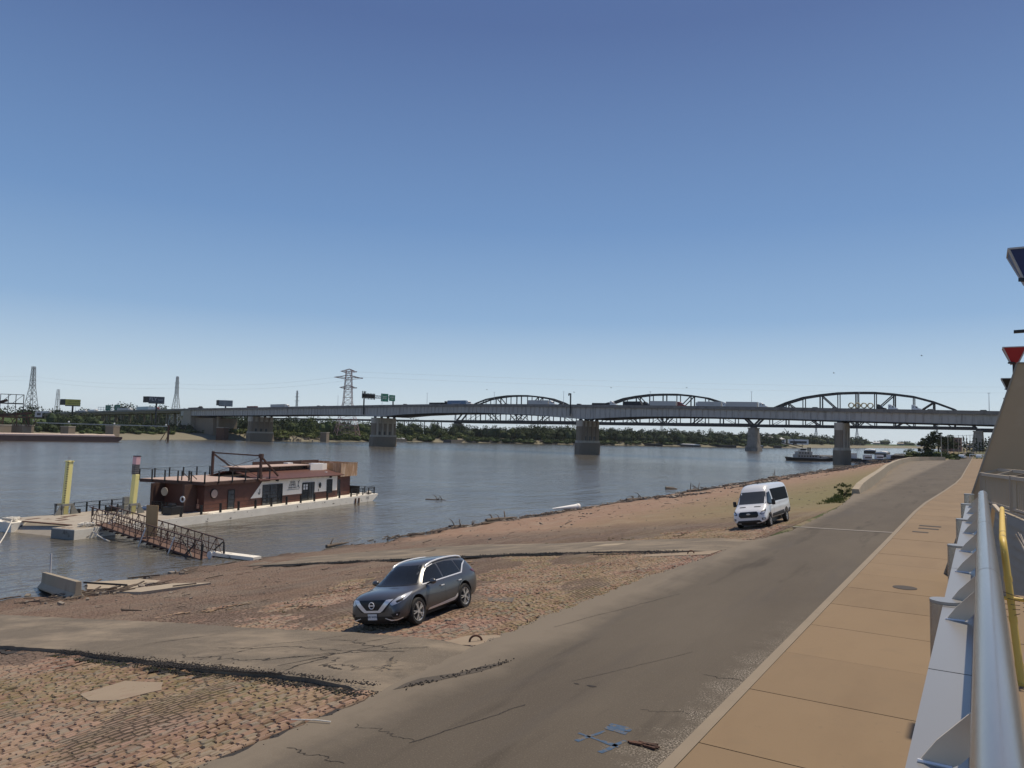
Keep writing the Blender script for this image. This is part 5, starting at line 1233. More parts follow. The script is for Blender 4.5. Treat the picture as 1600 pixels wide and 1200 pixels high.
mb = MB(); mb.bar(gp(GL,-1,1.35), gp(GL+.2,-1,0), .1); mb.bar(gp(GL-1.4,-1,.5), gp(GL-.1,-1,1.35), .09); mb.bar(gp(GL,1,1.35), gp(GL-.2,1,-.5), .13); mb.bar(gp(GL-3.4,1,-.4), gp(GL-1.2,1,1.2), .09); mb.bar(gp(GL-3.2,1,1.2), gp(GL-.9,1,-.5), .09); mb.build('end_brace', MT['dark'], gw)
for s_, lab in ((GL*.545,'upper white pole leaning on the near side of the gangway'),(GL*.79,'lower white pole leaning on the near side of the gangway')):
    mb = MB(); a = Vector(gp(s_,1.12,1.25))+GS; b = Vector(gp(s_-.55,1.45,-.55))+GS; mb.tube([a,b], .06, 8); tag(mb.build('white_pole', MT['white'], smooth=True), lab, 'pole', 'white poles on the gangway')
mb = MB(); c = GS+Vector(gp(GL*.475,-.2,1.35)); X_ = Vector((.9,.3,0)).normalized()
mb.box(c+Vector((0,0,.25)), (1.25,.05,2.9), math.atan2(.35,.93)); tag(mb.build('plywood_board', MT['ply']), 'upright plywood board blocking the middle of the gangway', 'board')
mb = MB(); c = GS+Vector(gp(GL-.2,.2,.35)); mb.cyl(c, .33, .03, 20, axis='Y'); tag(mb.build('round_notice', MT['white']), 'white round notice at the shore end of the gangway', 'notice')
mb = MB(); a = Vector((-56.4,42.2,-6.0)); b = Vector((-51.4,42.75,-6.0)); mb.bar(a, b, .9, .28); tag(mb.build('boarding_plank', MT['hull']), 'pale flat boarding ramp from the gangway end to the shore', 'ramp')
# mooring ropes
def sag(p, q_, s_, n=12): return [Vector(p)+(Vector(q_)-Vector(p))*k/n-Vector((0,0,4*s_*(k/n)*(1-k/n))) for k in range(n+1)]
for p, e, lab in ((bw(1.0,10.3,1.25), (-73.5,32.6,WL-.1), 'white rope running from the left barge corner down into the water'), (bw(2.2,1.2,1.05), (-68.7,41.2,WL-.1), 'white rope running from the near barge corner down into the water')):
    mb = MB(); mb.tube(sag(p, e, .35), .055, 6); tag(mb.build('mooring_rope', MT['rope'], smooth=True), lab, 'rope')
q = random.Random(6)
for c, lab, n in ((bw(1.1,10.6,1.05), 'tangled coil of white rope on the left barge corner', 70), (bw(2.3,1.3,1.0), 'tangled coil of white rope on the near barge corner', 55)):
    mb = MB(); pts = [c+Vector((math.cos(k*.9)*q.uniform(.2,.75), math.sin(k*.9)*q.uniform(.2,.9), q.uniform(0,.35))) for k in range(n)]
    if 'near' in lab: pts += [c+(bw(5.0,1.3,1.15)-c)*k/6+Vector((0,q.uniform(-.1,.1),.05)) for k in range(7)]+[bw(5.6,.8,2.35), bw(5.9,.7,2.4), bw(5.7,.6,1.3), bw(4.4,.9,1.05)]
    mb.tube(pts, .05, 5); tag(mb.build('rope_coil', MT['rope'], smooth=True), lab, 'rope')
# ================================================================ highway bridge over the river
def interp(tab, t):
    if t <= tab[0][0]: return tab[0][1]
    for (a, va), (b, vb) in zip(tab, tab[1:]):
        if t <= b: return va+(vb-va)*(t-a)/(b-a)
    return tab[-1][1]
PT = [(-200,18.4),(-70,21.2),(0,22.6),(38,23.35),(90,24.2),(151,25.05),(200,25.6),(237,25.85),(290,25.85),(335,25.5),(400,24.9),(454,24.35),(488,23.9),(590,23.0),(720,21.2),(893,18.2),(1100,15),(1400,10.5)]
GB = [(-200,12.5),(-70,14.7),(0,16.2),(38,17.2),(90,17.85),(115,17.7),(135,16.9),(152,15.9),(170,17.0),(190,18.3),(236,19.75),(280,19.4),(310,18.3),(335,16.5),(355,17.3),(380,17.7),(430,17.6),(488,16.8),(590,16.0)]
BR = thing('highway_bridge', 'long grey steel girder highway bridge on concrete piers crossing the river', 'bridge', (-59.6,418,0), rz=R(-3.383))
Bm = Matrix.Translation((-59.6,418,0)) @ Matrix.Rotation(R(-3.383), 4, 'Z')
def bp(t, off, z): return Bm @ Vector((-t, off, z))
WD = 32
TS = [-200]+list(range(-140, 612, 6))
def strip3(name, ts, f, m, parent, smooth=False, ribs=False):
    """sweep of a cross-section: f(t) gives list of (off, z)"""
    mb = MB(); prev = None
    for t in ts:
        s_ = [(-t, o, z) for o, z in f(t)]; b = len(mb.v); mb.v += s_; n = len(s_)
        if prev is not None:
            for k in range(n): mb.f.append((prev+k, prev+(k+1) % n, b+(k+1) % n, b+k)); mb.mi.append(0)
        else: mb.f.append(tuple(b+k for k in range(n))); mb.mi.append(0)
        prev = b
    mb.f.append(tuple(prev+k for k in range(n))); mb.mi.append(0)
    if ribs:
        t = -138; k = 0
        while t < 600:
            a, b = interp(GB, t), interp(PT, t)-1.8; k += 1
            mb.bb((-t-.09,.22,a),(-t+.09,.548,b))
            if k % 2 == 0: mb.prism([(-t-.2,.40,b),(-t-.2,-.35,b),(-t-.2,.40,b-1.5)], (0,0,0), (.4,0,0))
            t += 3.5
    return mb.build(name, m, parent)
TA = TS+list(range(620, 1401, 20))
strip3('deck_slab', TA, lambda t: [(-.3,interp(PT,t)-1.75),(WD+.3,interp(PT,t)-1.75),(WD+.3,interp(PT,t)-1.15),(-.3,interp(PT,t)-1.15)], MT['deckroad'], BR)
for off in (-.45, WD+.1):
    strip3('parapet', TA, lambda t: [(off,interp(PT,t)-1.8),(off+.35,interp(PT,t)-1.8),(off+.28,interp(PT,t)),(off+.05,interp(PT,t))], MT['parapet'], BR)
for i, off in enumerate((.55, 7.5, 14.5, 21.5, WD-.9)):
    strip3('girder', TS, lambda t: [(off,interp(GB,t)),(off+.35,interp(GB,t)),(off+.35,interp(PT,t)-1.76),(off,interp(PT,t)-1.76)], MT['girder'] if i in (0,4) else MT['dark'], BR, ribs=(i == 0))  # inner girders get a dark colour for the shadow under the deck
    strip3('flange', TS, lambda t: [(off-.35,interp(GB,t)-.16),(off+.7,interp(GB,t)-.16),(off+.7,interp(GB,t)-.002),(off-.35,interp(GB,t)-.002)], MT['dark'], BR)

mb = MB(); t = -136
while t < 600: mb.bb((-t-.15,.9,interp(GB,t)+1.0),(-t+.15,WD-1,interp(GB,t)+1.5)); t += 7.3
mb.build('cross_frames', MT['dark'], BR)
# railings on the parapet, approach viaduct girder
strip3('approach_girder', list(range(600,1401,20)), lambda t: [(.8,interp(PT,t)-3.6),(WD-.8,interp(PT,t)-3.6),(WD-.8,interp(PT,t)-1.76),(.8,interp(PT,t)-1.76)], MT['pierdark'], BR)
def pier(t, zb, seed):
    q = random.Random(seed); gb = interp(GB, t); w_ = 2.0; o0, o1 = -2.6, (17.5 if t < 5 else 23.0)
    e = bpy.data.objects.new('pier', None); COL.objects.link(e); e.parent = BR; e.location = (-t, 0, 0)
    def shaft(name, z0, z1, w_, a, b, m, ch=1.4):
        mb = MB(); p = [(-w_,a+ch),(-w_+ch*.75,a),(w_-ch*.75,a),(w_,a+ch),(w_,b-ch),(w_-ch*.75,b),(-w_+ch*.75,b),(-w_,b-ch)]
        mb.prism([(x,y,z0) for x,y in p], (0,0,0), (0,0,z1-z0)); return mb.build(name, m, e)
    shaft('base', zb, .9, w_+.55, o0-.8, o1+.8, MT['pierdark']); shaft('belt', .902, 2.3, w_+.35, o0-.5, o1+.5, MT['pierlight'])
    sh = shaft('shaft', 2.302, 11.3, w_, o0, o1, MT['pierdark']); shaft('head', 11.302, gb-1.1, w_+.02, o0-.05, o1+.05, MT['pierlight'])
    mb = MB()
    for k in range(4):
        yy = o0+3.0+k*(o1-o0)/4.6
        for s_ in (1,-1): mb.bb((s_*(w_-.02),yy,.92),(s_*(w_+.30),yy+2.0,gb-1.4))
    mb.build('pilasters', MT['pierlight'] if seed % 2 else MT['pierdark'], e)
    for k in range(3):
        yy = o0+5.6+k*(o1-o0)/4.6
        for s_ in (1,-1): mb = MB(); mb.bb((s_*(w_-.02),yy,2.35),(s_*(w_+.04),yy+2.0,5.0)); mb.build('opening', MT['black'], e)
    mb = MB()
    for off in (.55, 7.5, 14.5, 21.5): mb.bb((-.9,off-.4,gb-1.1),(.9,off+.8,gb-.17))
    mb.build('bearings', MT['dark'], e)
for i, t in enumerate((2,156,340,496)): pier(t, -8, i+1)
e = MB(); e.prism([(-590,-.2,-4),(-612,-.2,-4),(-603,-.2,21.0),(-592,-.2,21.0)], (0,0,0), (0,WD+.4,0)); e.build('abutment', MT['concrete'], BR)
mb = MB(); mb.bb((-590,4,-3),(-560,30,14)); mb.bb((-556,5,-3),(-553,7,15.5)); mb.build('east_pier', MT['pierdark'], BR)
for t in range(640, 1300, 30):
    mb = MB()
    for off in (3,12,21,29): mb.bb((-t-.7,off,-2),(-t+.7,off+1.2,interp(PT,t)-3.6))
    mb.build('column', MT['pierdark'], BR)
# light masts on the bridge
LM = ['at the far right end of the bridge beside the tan wall','just left of the pipe rings','above the longest pale trailer','among the trucks under the middle arch','between the grey trailer and the camera post','above the blue trailer','between the dark box truck and the green signs','beside the black backs of the sign gantry','left of the big red tower','between the two lattice towers on the left','behind the pale teal trailer','at the far left above the white box truck']
for k, t in enumerate((-63,-5,52,115,178,236,300,348,400,560,760,860)):
    m_ = thing('lamp_mast', 'thin lamp mast '+LM[k], 'lamp', tuple(bp(t, 15.5, interp(PT,t)-1.2)), group='thin lamp masts on the highway bridge')
    mb = MB(); mb.tube([(0,0,0),(0,0,10.5)], [.16,.09], 8); mb.build('mast', MT['frame'], m_); mb = MB(); mb.box((0,0,10.4), (1.2,.3,.15)); mb.build('lamp_head', MT['frame'], m_)
pm = thing('camera_post', 'thick black hook-headed post on the bridge side above the second pier', 'post', tuple(bp(163,-.1,18.0)))
mb = MB(); mb.bar((0,-.35,0),(0,-.35,14.3), .7); mb.bar((0,-.35,14.0),(-1.4,-.35,14.0), .8); mb.bar((-1.3,-.35,14.2),(-1.3,-.35,12.8), .6); mb.build('pole', MT['black'], pm)
mb = MB(); mb.box((.2,-.3,.4), (1.6,.7,1.4)); mb.build('bracket', MT['pierlight'], pm)
# overhead sign gantry
sgn = thing('sign_gantry', 'overhead truss gantry with green road signs above the left river pier', 'sign gantry', tuple(bp(352,0,22)), rz=R(-3.383))
mb = MB(); mb.bar((0,-.4,-4),(0,-.4,14), .8); mb.bar((0,32,0),(0,32,13), .8)
for z in (9.6,11.6):
    mb.bar((0,-.4,z),(0,33,z-.0), .28); mb.bar((1.2,-.4,z),(1.2,33,z), .28)
for k in range(20): mb.bar((0,k*1.65,9.6 if k%2 else 11.6),(0,(k+1)*1.65,11.6 if k%2 else 9.6), .16); mb.bar((1.2,k*1.65,9.6 if k%2 else 11.6),(1.2,(k+1)*1.65,11.6 if k%2 else 9.6), .16)
mb.build('truss', MT['dark'], sgn)
mb = MB()
for k in range(9): mb.bar((-.6,-1.6+k*1.65,8.2 if k > 2 else 8.6),(-.6,-1.6+k*1.65,13.2 if k > 2 else 14.6), .45)
mb.bb((-.9,-2,9.2),(-.8,11.5,12.6)); mb.build('sign_back', MT['black'], sgn)
for (y0, y1, z0, z1, s_) in ((16.2,24.4,7.2,13.6,'70 EAST\nExit 2A'),(25.4,32.2,8.0,13.0,'64 WEST\nLocal')):
    mb = MB(); mb.box((1.9,(y0+y1)/2,(z0+z1)/2), (.15,y1-y0,z1-z0)); sp = mb.build('sign_panel', MT['green'], sgn)
    text_mesh('sign_lettering', s_, 1.35, MT['white'], sp, Matrix.Translation((2.0,(y0+y1)/2,(z0+z1)/2)) @ Matrix.Rotation(R(90),4,'Z') @ Matrix.Rotation(R(90),4,'X'), .02)
# ---- trucks and cars on the deck
def semi(t, L, off, col, label, cab='white', hgt=2.9, load='box', cabonly=False, logo=None, parent=None, trailer_only=False):
    """front to the right (smaller t). t = front of the trailer"""
    z = interp(PT, t)-1.15; slope = (interp(PT, t-8)-interp(PT, t+8))/16
    root = thing('semi_truck' if not cabonly else 'tractor_unit', label, 'truck', tuple(bp(t, off, z)), rot=(0,-math.atan(slope),R(-3.383)))
    if not cabonly:
        tr_ = MB()
        if load == 'box': tr_.bb((-L,-1.28,1.15),(0,1.28,1.15+hgt))
        elif load == 'flat': tr_.bb((-L,-1.28,1.05),(0,1.28,1.45))
        elif load == 'tarp': tr_.prism([(-L,-1.28,1.1),(-L,-1.28,3.2),(-L+.8,-1.28,3.8),(-1.5,-1.28,3.9),(0,-1.28,1.8),(0,-1.28,1.1)], (0,0,0), (0,2.56,0))
        elif load == 'dump': tr_.prism([(-L,-1.28,1.1),(-L+.4,-1.28,2.5),(-2,-1.28,2.5),(0,-1.28,3.0),(0,-1.28,1.1)], (0,0,0), (0,2.56,0))
        tt = tr_.build('trailer', col, root)
        w2 = MB()
        for x in (-L+1.2,-L+2.5): 
            for y in (-1.05,1.05): w2.cyl((x,y,.5), .5, .5, 16, axis='Y')
        w2.build('trailer_wheels', MT['rubber'], root)
        if logo: logo(tt, L)
        if load == 'flat' and logo is None: pass
    if trailer_only: return root
    cm = MT[cab] if isinstance(cab, str) else cab
    x0 = .9 if not cabonly else 0
    c = MB(); c.prism([(x0,-1.2,.9),(x0,-1.2,3.7),(x0+1.0,-1.2,3.75),(x0+2.3,-1.2,3.05),(x0+2.9,-1.2,2.15),(x0+4.4,-1.2,1.85),(x0+4.6,-1.2,.7)], (0,0,0), (0,2.4,0)); c.build('cab', cm, root, bevel=.08)
    g = MB(); g.prism([(x0+1.9,-1.215,2.2),(x0+1.9,-1.215,2.9),(x0+2.3,-1.215,2.85),(x0+2.72,-1.215,2.2)], (0,0,0), (0,2.43,0)); g.prism([(x0+2.36,-1.05,3.0),(x0+2.93,-1.05,2.2),(x0+2.93,1.05,2.2),(x0+2.36,1.05,3.0)], (0,0,0), (.03,0,.02)); g.bb((x0+.5,-1.215,2.3),(x0+1.0,-1.20,2.8)); g.build('cab_window', MT['glass'], root)
    w2 = MB()
    for x in (x0+3.6,x0-.2,x0-1.4):
        for y in (-1.0,1.0): w2.cyl((x,y,.5), .5, .4, 16, axis='Y')
    w2.build('tractor_wheels', MT['rubber'], root)
    return root
greyw = mat('grey_white_trailer', (.52,.51,.48), .5, var=.06); trb = mat('blue_trailer', (.13,.21,.33), .5, var=.1); wt = mat('clean_white_trailer', (.72,.72,.70), .4, var=.05)
redc = mat('dark_red_cab', (.22,.02,.015), .35); teal = mat('pale_teal_trailer', (.42,.55,.55), .5); tarp = mat('black_tarp', (.016,.018,.022), .6, var=.3, vs=1)
def smile(tt, L):
    mb = MB(); pts = [(-L*.52+4.0*math.sin(a)*1.3, -1.30, 2.9-1.1*math.cos(a)) for a in [R(-60+k*12) for k in range(11)]]
    mb.tube(pts, [.05]+[.17]*9+[.05], 6); mb.bar((-L*.52+4.2,-1.30,2.6),(-L*.52+5.0,-1.30,3.1), .14); mb.build('curved_logo', MT['frame'], tt)
def word(s_, size=.95):
    def f(tt, L): text_mesh('trailer_lettering', s_, size, mat('trailer_ink', (.12,.11,.12)), tt, Matrix.Translation((-L*.42,-1.29,2.95)) @ XR, .004)
    return f
GT = 'trucks on the highway bridge'
def tg(o): o['group'] = GT; return o
tg(semi(254,16.5,6,trb,'blue semi trailer with a curved arrow logo and white cab, left of the far arch', logo=smile))
tg(semi(183.5,16,6,greyw,'light grey semi trailer with small lettering just left of the camera post', logo=word('CanAmeri')))
tg(semi(138.5,12,6,tarp,'dark low dump trailer with a white cab just right of the camera post', load='dump'))
tg(semi(117,13,9,tarp,'black tarpaulin-covered flatbed truck beneath the middle arch', load='tarp', cab=tarp))
tg(semi(93.6,16.5,6,greyw,'long light grey trailer with a dark red cab under the middle arch', cab=redc))
tg(semi(82.5,4,9,None,'lone white tractor unit between the red-cab truck and the next trailer', cabonly=True))
tg(semi(66.5,14,7,greyw,'light grey trailer with dark stripe at the right foot of the middle arch', logo=word('_______', 1.1)))
tg(semi(45.5,17.8,6,greyw,'longest pale trailer with white cab between the two right arches'))
rg = semi(-14,12.5,6,MT['dark'],'flatbed truck carrying four yellow pipe rings under the near arch', load='flat', cab='black'); tg(rg)
for k in range(4):
    mb = MB(); x, y, z = -11.2+k*3.05, 0, 3.0
    mb.tube([(x+1.25*math.cos(a), y-.5, z+1.25*math.sin(a)) for a in [2*math.pi*j/28 for j in range(29)]], .24, 8, cap=False)
    mb.tube([(x+1.25*math.cos(a), y+.5, z+1.25*math.sin(a)) for a in [2*math.pi*j/28 for j in range(29)]], .24, 8, cap=False)
    o = mb.build('pipe_ring', mat('cream_yellow_pipe', (.60,.50,.28), .6), None, smooth=True)
    o.location = rg.location; o.rotation_euler = rg.rotation_euler
    tag(o, ['leftmost yellow pipe ring on the flatbed','second yellow pipe ring from the left on the flatbed','third yellow pipe ring from the left on the flatbed','rightmost yellow pipe ring on the flatbed'][k], 'pipe ring', 'yellow pipe rings on the flatbed truck')
tg(semi(-20.3,4,6,None,'white tractor unit just right of the pipe rings on the bridge', cabonly=True)); tg(semi(-30.8,4,6,None,'rightmost white tractor unit on the bridge', cabonly=True))
tg(semi(276,14,8,tarp,'dark box truck in front of the blue trailer, left of it', cab=tarp, hgt=1.6))
tg(semi(461,20,10,greyw,'white semi truck small on the left half of the bridge'))
tg(semi(497,13,6,mat('dark_red_trailer', (.16,.035,.025), .6),'low dark red trailer near the left land pier', hgt=1.5, trailer_only=True))
tg(semi(590,18,8,mat('car_carrier', (.13,.10,.10), .6, var=.5, vs=.7),'loaded car carrier at the left end of the bridge', load='dump', cab='dark'))
tg(semi(664,15,6,wt,'white trailer with dark red cab behind the billboard pole', cab=redc)); tg(semi(693,24,14,teal,'pale teal trailer on the left approach road', hgt=4.2)); tg(semi(718,24,6,greyw,'grey-white trailer next left of the pale teal one'))
tg(semi(792,15,6,wt,'short white box truck on the left approach road', hgt=2.2)); tg(semi(825,20,10,mat('bluish_grey_truck', (.28,.30,.36), .5),'bluish grey truck on the left approach road', hgt=1.9))
tg(semi(905,24,6,wt,'white trailer at the far left of the approach road', hgt=2.4)); tg(semi(945,24,6,wt,'leftmost white trailer on the approach road', hgt=2.4))
def smallcar(t, off, col, label, s_=1.0):
    z = interp(PT, t)-1.15; r = thing('distant_car', label, 'car', tuple(bp(t, off, z)), rz=R(-3.383), group='cars on the highway bridge')
    mb = MB(); mb.prism([(-2.3,-.9,.35),(-2.3,-.9,1.0),(-2.0,-.9,1.6*s_),(.3,-.9,1.6*s_),(1.2,-.9,1.0),(2.3,-.9,.85),(2.3,-.9,.35)], (0,0,0), (0,1.8,0)); mb.build('body', col, r, bevel=.1)
    mb = MB(); mb.prism([(-1.9,-.92,1.05),(-1.8,-.92,1.5*s_),(.25,-.92,1.5*s_),(1.0,-.92,1.05)], (0,0,0), (0,1.84,0)); mb.build('windows', MT['glass'], r)
    mb = MB(); [mb.cyl((x,y,.35), .35, .22, 14, axis='Y') for x in (-1.4,1.4) for y in (-.8,.8)]; mb.build('wheels', MT['rubber'], r)
dk = mat('dark_car_paint', (.02,.022,.026), .3); gy = mat('grey_car_paint', (.15,.15,.155), .3)
for t, off, c, s_, lab in ((217,5,dk,1.0,'dark car between the blue trailer and the grey trailer'),(405,6,gy,1.1,'grey pickup alone on the left half of the bridge'),(412,6,dk,1.25,'dark pickup beside the grey one on the bridge'),(172,5,dk,1.0,'dark car just left of the camera post'),(159,5,gy,1.2,'grey car just right of the camera post'),(31,5,dk,1.15,'dark car at the foot of the near arch'),(14,5,gy,1.1,'grey car left of the pipe-ring flatbed'),(4,5,dk,1.1,'dark car right behind the pipe-ring flatbed'),(-40,5,gy,1.1,'grey car right of the rightmost tractor unit'),(312,5,dk,1.2,'dark car near the green road signs'),(-62,5,dk,1.1,'dark car at the far right end of the bridge')):
    smallcar(t, off, c, lab, s_)

# ================================================================ truss bridge behind
TB = thing('truss_bridge', 'black steel camelback truss bridge of three arched spans behind the highway bridge', 'bridge', (-1,807,0), rz=R(-3.383))
Tm = Matrix.Translation((-1,807,0)) @ Matrix.Rotation(R(-3.383), 4, 'Z')
TOP = [21,38,45.2,50.4,53.0,54.7,55.0,54.7,53.0,50.4,45.2,38,21]
for sp in range(3):
    t0 = 206*sp+1.5; pw_ = 203/12.; zo = sp*.7
    for off, nm in ((0,'truss'),(10.5,'truss')):
        mb = MB(); P_ = lambda i, z: (-(t0+i*pw_), off, z+zo)
        mb.bar(P_(0,20.9), P_(12,20.9), 1.0, 3.0)
        for i in range(12): mb.bar(P_(i,TOP[i]), P_(i+1,TOP[i+1]), 1.3, 1.9)
        for i in range(1,12): mb.bar(P_(i,20.5), P_(i,TOP[i]), 1.15 if i % 2 == 0 else .85)
        for i in (2,4): mb.bar(P_(i,TOP[i]), P_(i+2,20.5), 1.0); 
        for i in (8,10): mb.bar(P_(i,TOP[i]), P_(i-2,20.5), 1.0)
        mb.bar(P_(1,20.8), P_(2,TOP[2]), .55) if False else None
        for i in (1,3,5): mb.bar(P_(i,20.5), P_(i+1,30), .45); 
        for i in (11,9,7): mb.bar(P_(i,20.5), P_(i-1,30), .45)
        mb.build('truss', MT['truss'], TB)
    mb = MB()
    for i in range(1,12): 
        mb.bar((-(t0+i*pw_),0,TOP[i]+zo),(-(t0+i*pw_),10.5,TOP[i]+zo), .5)
        if i < 11: mb.bar((-(t0+i*pw_),0,TOP[i]+zo),(-(t0+(i+1)*pw_),10.5,TOP[i+1]+zo), .35)
    mb.build('top_bracing', MT['truss'], TB)
mb = MB(); mb.bb((-618,.6,19.4),(60,10,21.0)); mb.build('deck', MT['truss'], TB)
mb = MB(); mb.prism([(-618,0,20.2),(-1300,0,22.5),(-1300,0,25.2),(-618,0,23.0)], (0,0,0), (0,10.5,0)); mb.bb((2,0,17.5),(400,10.5,21)); mb.build('approach_deck', MT['truss'], TB)
for t in list(range(650,1300,32)):
    mb = MB()
    for o_ in (1,9): mb.bar((-t,o_,-1),(-t-2,o_,20.8), .9)
    mb.bar((-t,1,14),(-t,9,14), .5); mb.build('trestle_bent', MT['truss'], TB)
tpm = mat('limestone_pier', (.27,.24,.20), .9, var=.25, vs=.25, dirt=(.12,.10,.08), dlo=.5, dhi=.7, ds=.15)
for t in (0,206,412,618):
    mb = MB(); zb = -9 if t < 600 else -3
    def ring(z, w_, a, b): return [(-t-w_,a,z),(-t+w_,a,z),(-t+w_,b,z),(-t-w_,b,z)]
    A_ = ring(zb,5.0,-5.5,15.5); B_ = ring(17.5,3.4,-3.2,13.4); mb.add(A_+B_, [(3,2,1,0),(4,5,6,7),(0,1,5,4),(1,2,6,5),(2,3,7,6),(3,0,4,7)])
    mb.bb((-t-3.9,-3.8,17.6),(-t+3.9,14,18.7)); 
    if t < 600: mb.bb((-t-5.6,-7,-9),(-t+5.6,17,-1.5))
    mb.build('pier', tpm, TB)
    mb = MB(); mb.bb((-t-1.8,-1.2,18.7),(-t+1.8,11.6,20.2)); mb.build('bearing', MT['truss'], TB)
# ================================================================ far bank
BK = [(-520,-600),(-530,0),(-538,240),(-560,330),(-592,410),(-600,450),(-556,500),(-556,560),(-583,700),(-545,790),(-482,871),(-426,1043),(-322,1179),(-278,1332),(-262,1700),(-190,2300),(-30,2800),(300,3300),(900,3700)]
def resample(pts, st):
    out = []
    for (x0,y0),(x1,y1) in zip(pts, pts[1:]):
        L = math.hypot(x1-x0,y1-y0); n = max(1, int(L/st))
        for i in range(n): out.append((x0+(x1-x0)*i/n, y0+(y1-y0)*i/n))
    return out+[pts[-1]]
bk = resample(BK, 25); prof = [(-25,-9),(0,-6.3),(20,-4.4),(45,-2.2),(62,-1.2),(75,.3),(100,3.2),(125,6.5),(150,9.0),(172,9.4),(200,6.0),(240,4.0),(2600,4.0)]
prof2 = [(-25,-9),(0,-6.3),(8,-4.4),(16,-2.6),(24,-1.0),(36,.3),(60,1.2),(80,1.8),(120,2.0),(160,2.2),(200,2.5),(240,2.5),(2600,2.5)]
q = random.Random(12); vs = []; fs = []
def bank_h(y, d):
    k = min(1, max(0, (470-y)/60.)); tabA = prof; tabB = prof2
    return interp(tabA, d)*k+interp(tabB, d)*(1-k)
nrm = []
for j,(x,y) in enumerate(bk):
    a = bk[max(0,j-3)]; b = bk[min(len(bk)-1,j+3)]; dx, dy = b[0]-a[0], b[1]-a[1]; L = math.hypot(dx,dy); nrm.append((-dy/L, dx/L))
for j,(x,y) in enumerate(bk):
    nx_, ny_ = nrm[j]
    for d,_ in prof:
        jit = q.uniform(-2,2) if 0 <= d < 200 else 0
        vs.append((x+nx_*(d+jit), y+ny_*(d+jit), bank_h(y, d)+(q.uniform(-.15,.15) if 0 < d < 200 else 0)))
m = len(prof)
for j in range(len(bk)-1):
    for i in range(m-1): a = j*m+i; fs.append((a, a+m, a+m+1, a+1))
mb = MB(); mb.add(vs, fs); o = mb.build('far_bank', MT['land'], smooth=True); struct(o)
def bank_pt(y, d):
    j = min(range(len(bk)), key=lambda i: abs(bk[i][1]-y)); x, yy = bk[j]; return (x+nrm[j][0]*d, yy+nrm[j][1]*d, bank_h(yy, d))

# ---- foliage
def leaf_cloud(mb, c, rx, ry, rz, n, s_, q):
    """clumped leaf faces through an uneven crown volume"""
    lobes = [(c[0]+q.gauss(0,.42)*rx, c[1]+q.gauss(0,.42)*ry, c[2]+q.uniform(-.45,.6)*rz, q.uniform(.32,.6)) for _ in range(max(4, int(n/45)))]
    for k in range(n):
        lx, ly, lz, lr = lobes[k % len(lobes)]
        u = Vector((q.gauss(0,1), q.gauss(0,1), q.gauss(0,1))).normalized()*(q.random()**.35)
        p = Vector((lx+u.x*rx*lr, ly+u.y*ry*lr, lz+u.z*rz*lr*.8)); 
        a = Vector((q.gauss(0,1), q.gauss(0,1), q.gauss(0,1))).normalized(); b = a.cross(Vector((q.gauss(0,1), q.gauss(0,1), q.gauss(0,1)))).normalized()
        w_ = s_*q.uniform(.5,1.3); b = b*w_*.6; a = a*w_
        mb.v += [tuple(p-a*.5-b*.3), tuple(p+a*.1-b*.6), tuple(p+a*.6), tuple(p-a*.1+b*.6)]
        i = len(mb.v)-4; mb.f.append((i,i+1,i+2,i+3)); mb.mi.append(0)
def woods(name, pts, m, label, seed, n=170, s_=1.5, core=True):
    q = random.Random(seed); mb = MB()
    for (x,y,z,h,w_) in pts:
        leaf_cloud(mb, (x,y,z+h*.52), w_*.62, w_*.62, h*.52, n, s_, q)
        if core: mb.sphere((x,y,z+h*.34), 1, w_*.34, w_*.34, h*.34, 7, 5)
    return tag(mb.build(name, m, normals=False), label, 'trees', kind='stuff')
q = random.Random(31)
def row(y0, y1, d, h, w_, n, dj=12, hj=.3):
    out = []
    for k in range(n):
        y = y0+(y1-y0)*(k+q.random())/n; x, yy, z = bank_pt(y, d+q.uniform(-dj,dj)); out.append((x+q.uniform(-6,6), yy+q.uniform(-12,12), z-.5, h*q.uniform(1-hj,1+hj), w_*q.uniform(.75,1.25)))
    return out
woods('riverside_scrub', row(60,345,64,6.6,8,110,5,.15)+row(60,345,76,6.0,9,80,6,.2), MT['leaf'], 'dark strip of scrub between the sandy beach and the grass levee at left', 1, 120, 1.1)
woods('riverside_scrub', row(325,440,62,10,11,50,10,.3)+row(345,470,72,8,9,24,8)+row(340,400,95,15,13,9,8,.2), MT['leaf'], 'dense dark bushes in front of the left bridge abutment', 2, 170, 1.2)
woods('distant_woods', [(-1000+q.uniform(-20,20), 585+k*5.2, 4, 31*q.uniform(.8,1.1), 30) for k in range(22)], MT['leaf'], 'taller dark trees rising above the approach road by the slate billboard', 33, 260, 2.2)
woods('distant_woods', [(-1010+q.uniform(-30,30), 300+k*4.6, 4, 21*q.uniform(.75,1.2), 26) for k in range(110)], MT['leaf'], 'dark wood on the skyline behind the left approach road', 3, 130, 2.4)
woods('river_bushes', row(480,800,24,5.5,10,190,14,.35), MT['leaf3'], 'light green bushes along the beach right of the left pier', 4, 110, 1.2)
woods('far_bank_woods', row(480,720,85,15,16,110,24,.28), MT['leaf'], 'dark trees on the far bank left of the middle river pier', 5, 170, 1.6)
woods('far_bank_woods', row(700,880,48,15,17,95,20,.3), MT['leaf'], 'dark trees on the far bank under the left arch', 6, 170, 1.6)
woods('far_bank_woods', row(850,1110,42,17,18,130,22,.32), MT['leaf'], 'dark trees on the far bank between the first truss pier and the second river pier', 7, 160, 1.8)
woods('river_bushes', row(560,1010,9,5.5,11,210,5,.35), MT['leaf2'], 'mid green bushes at the water edge under the left arch', 8, 90, 1.4)
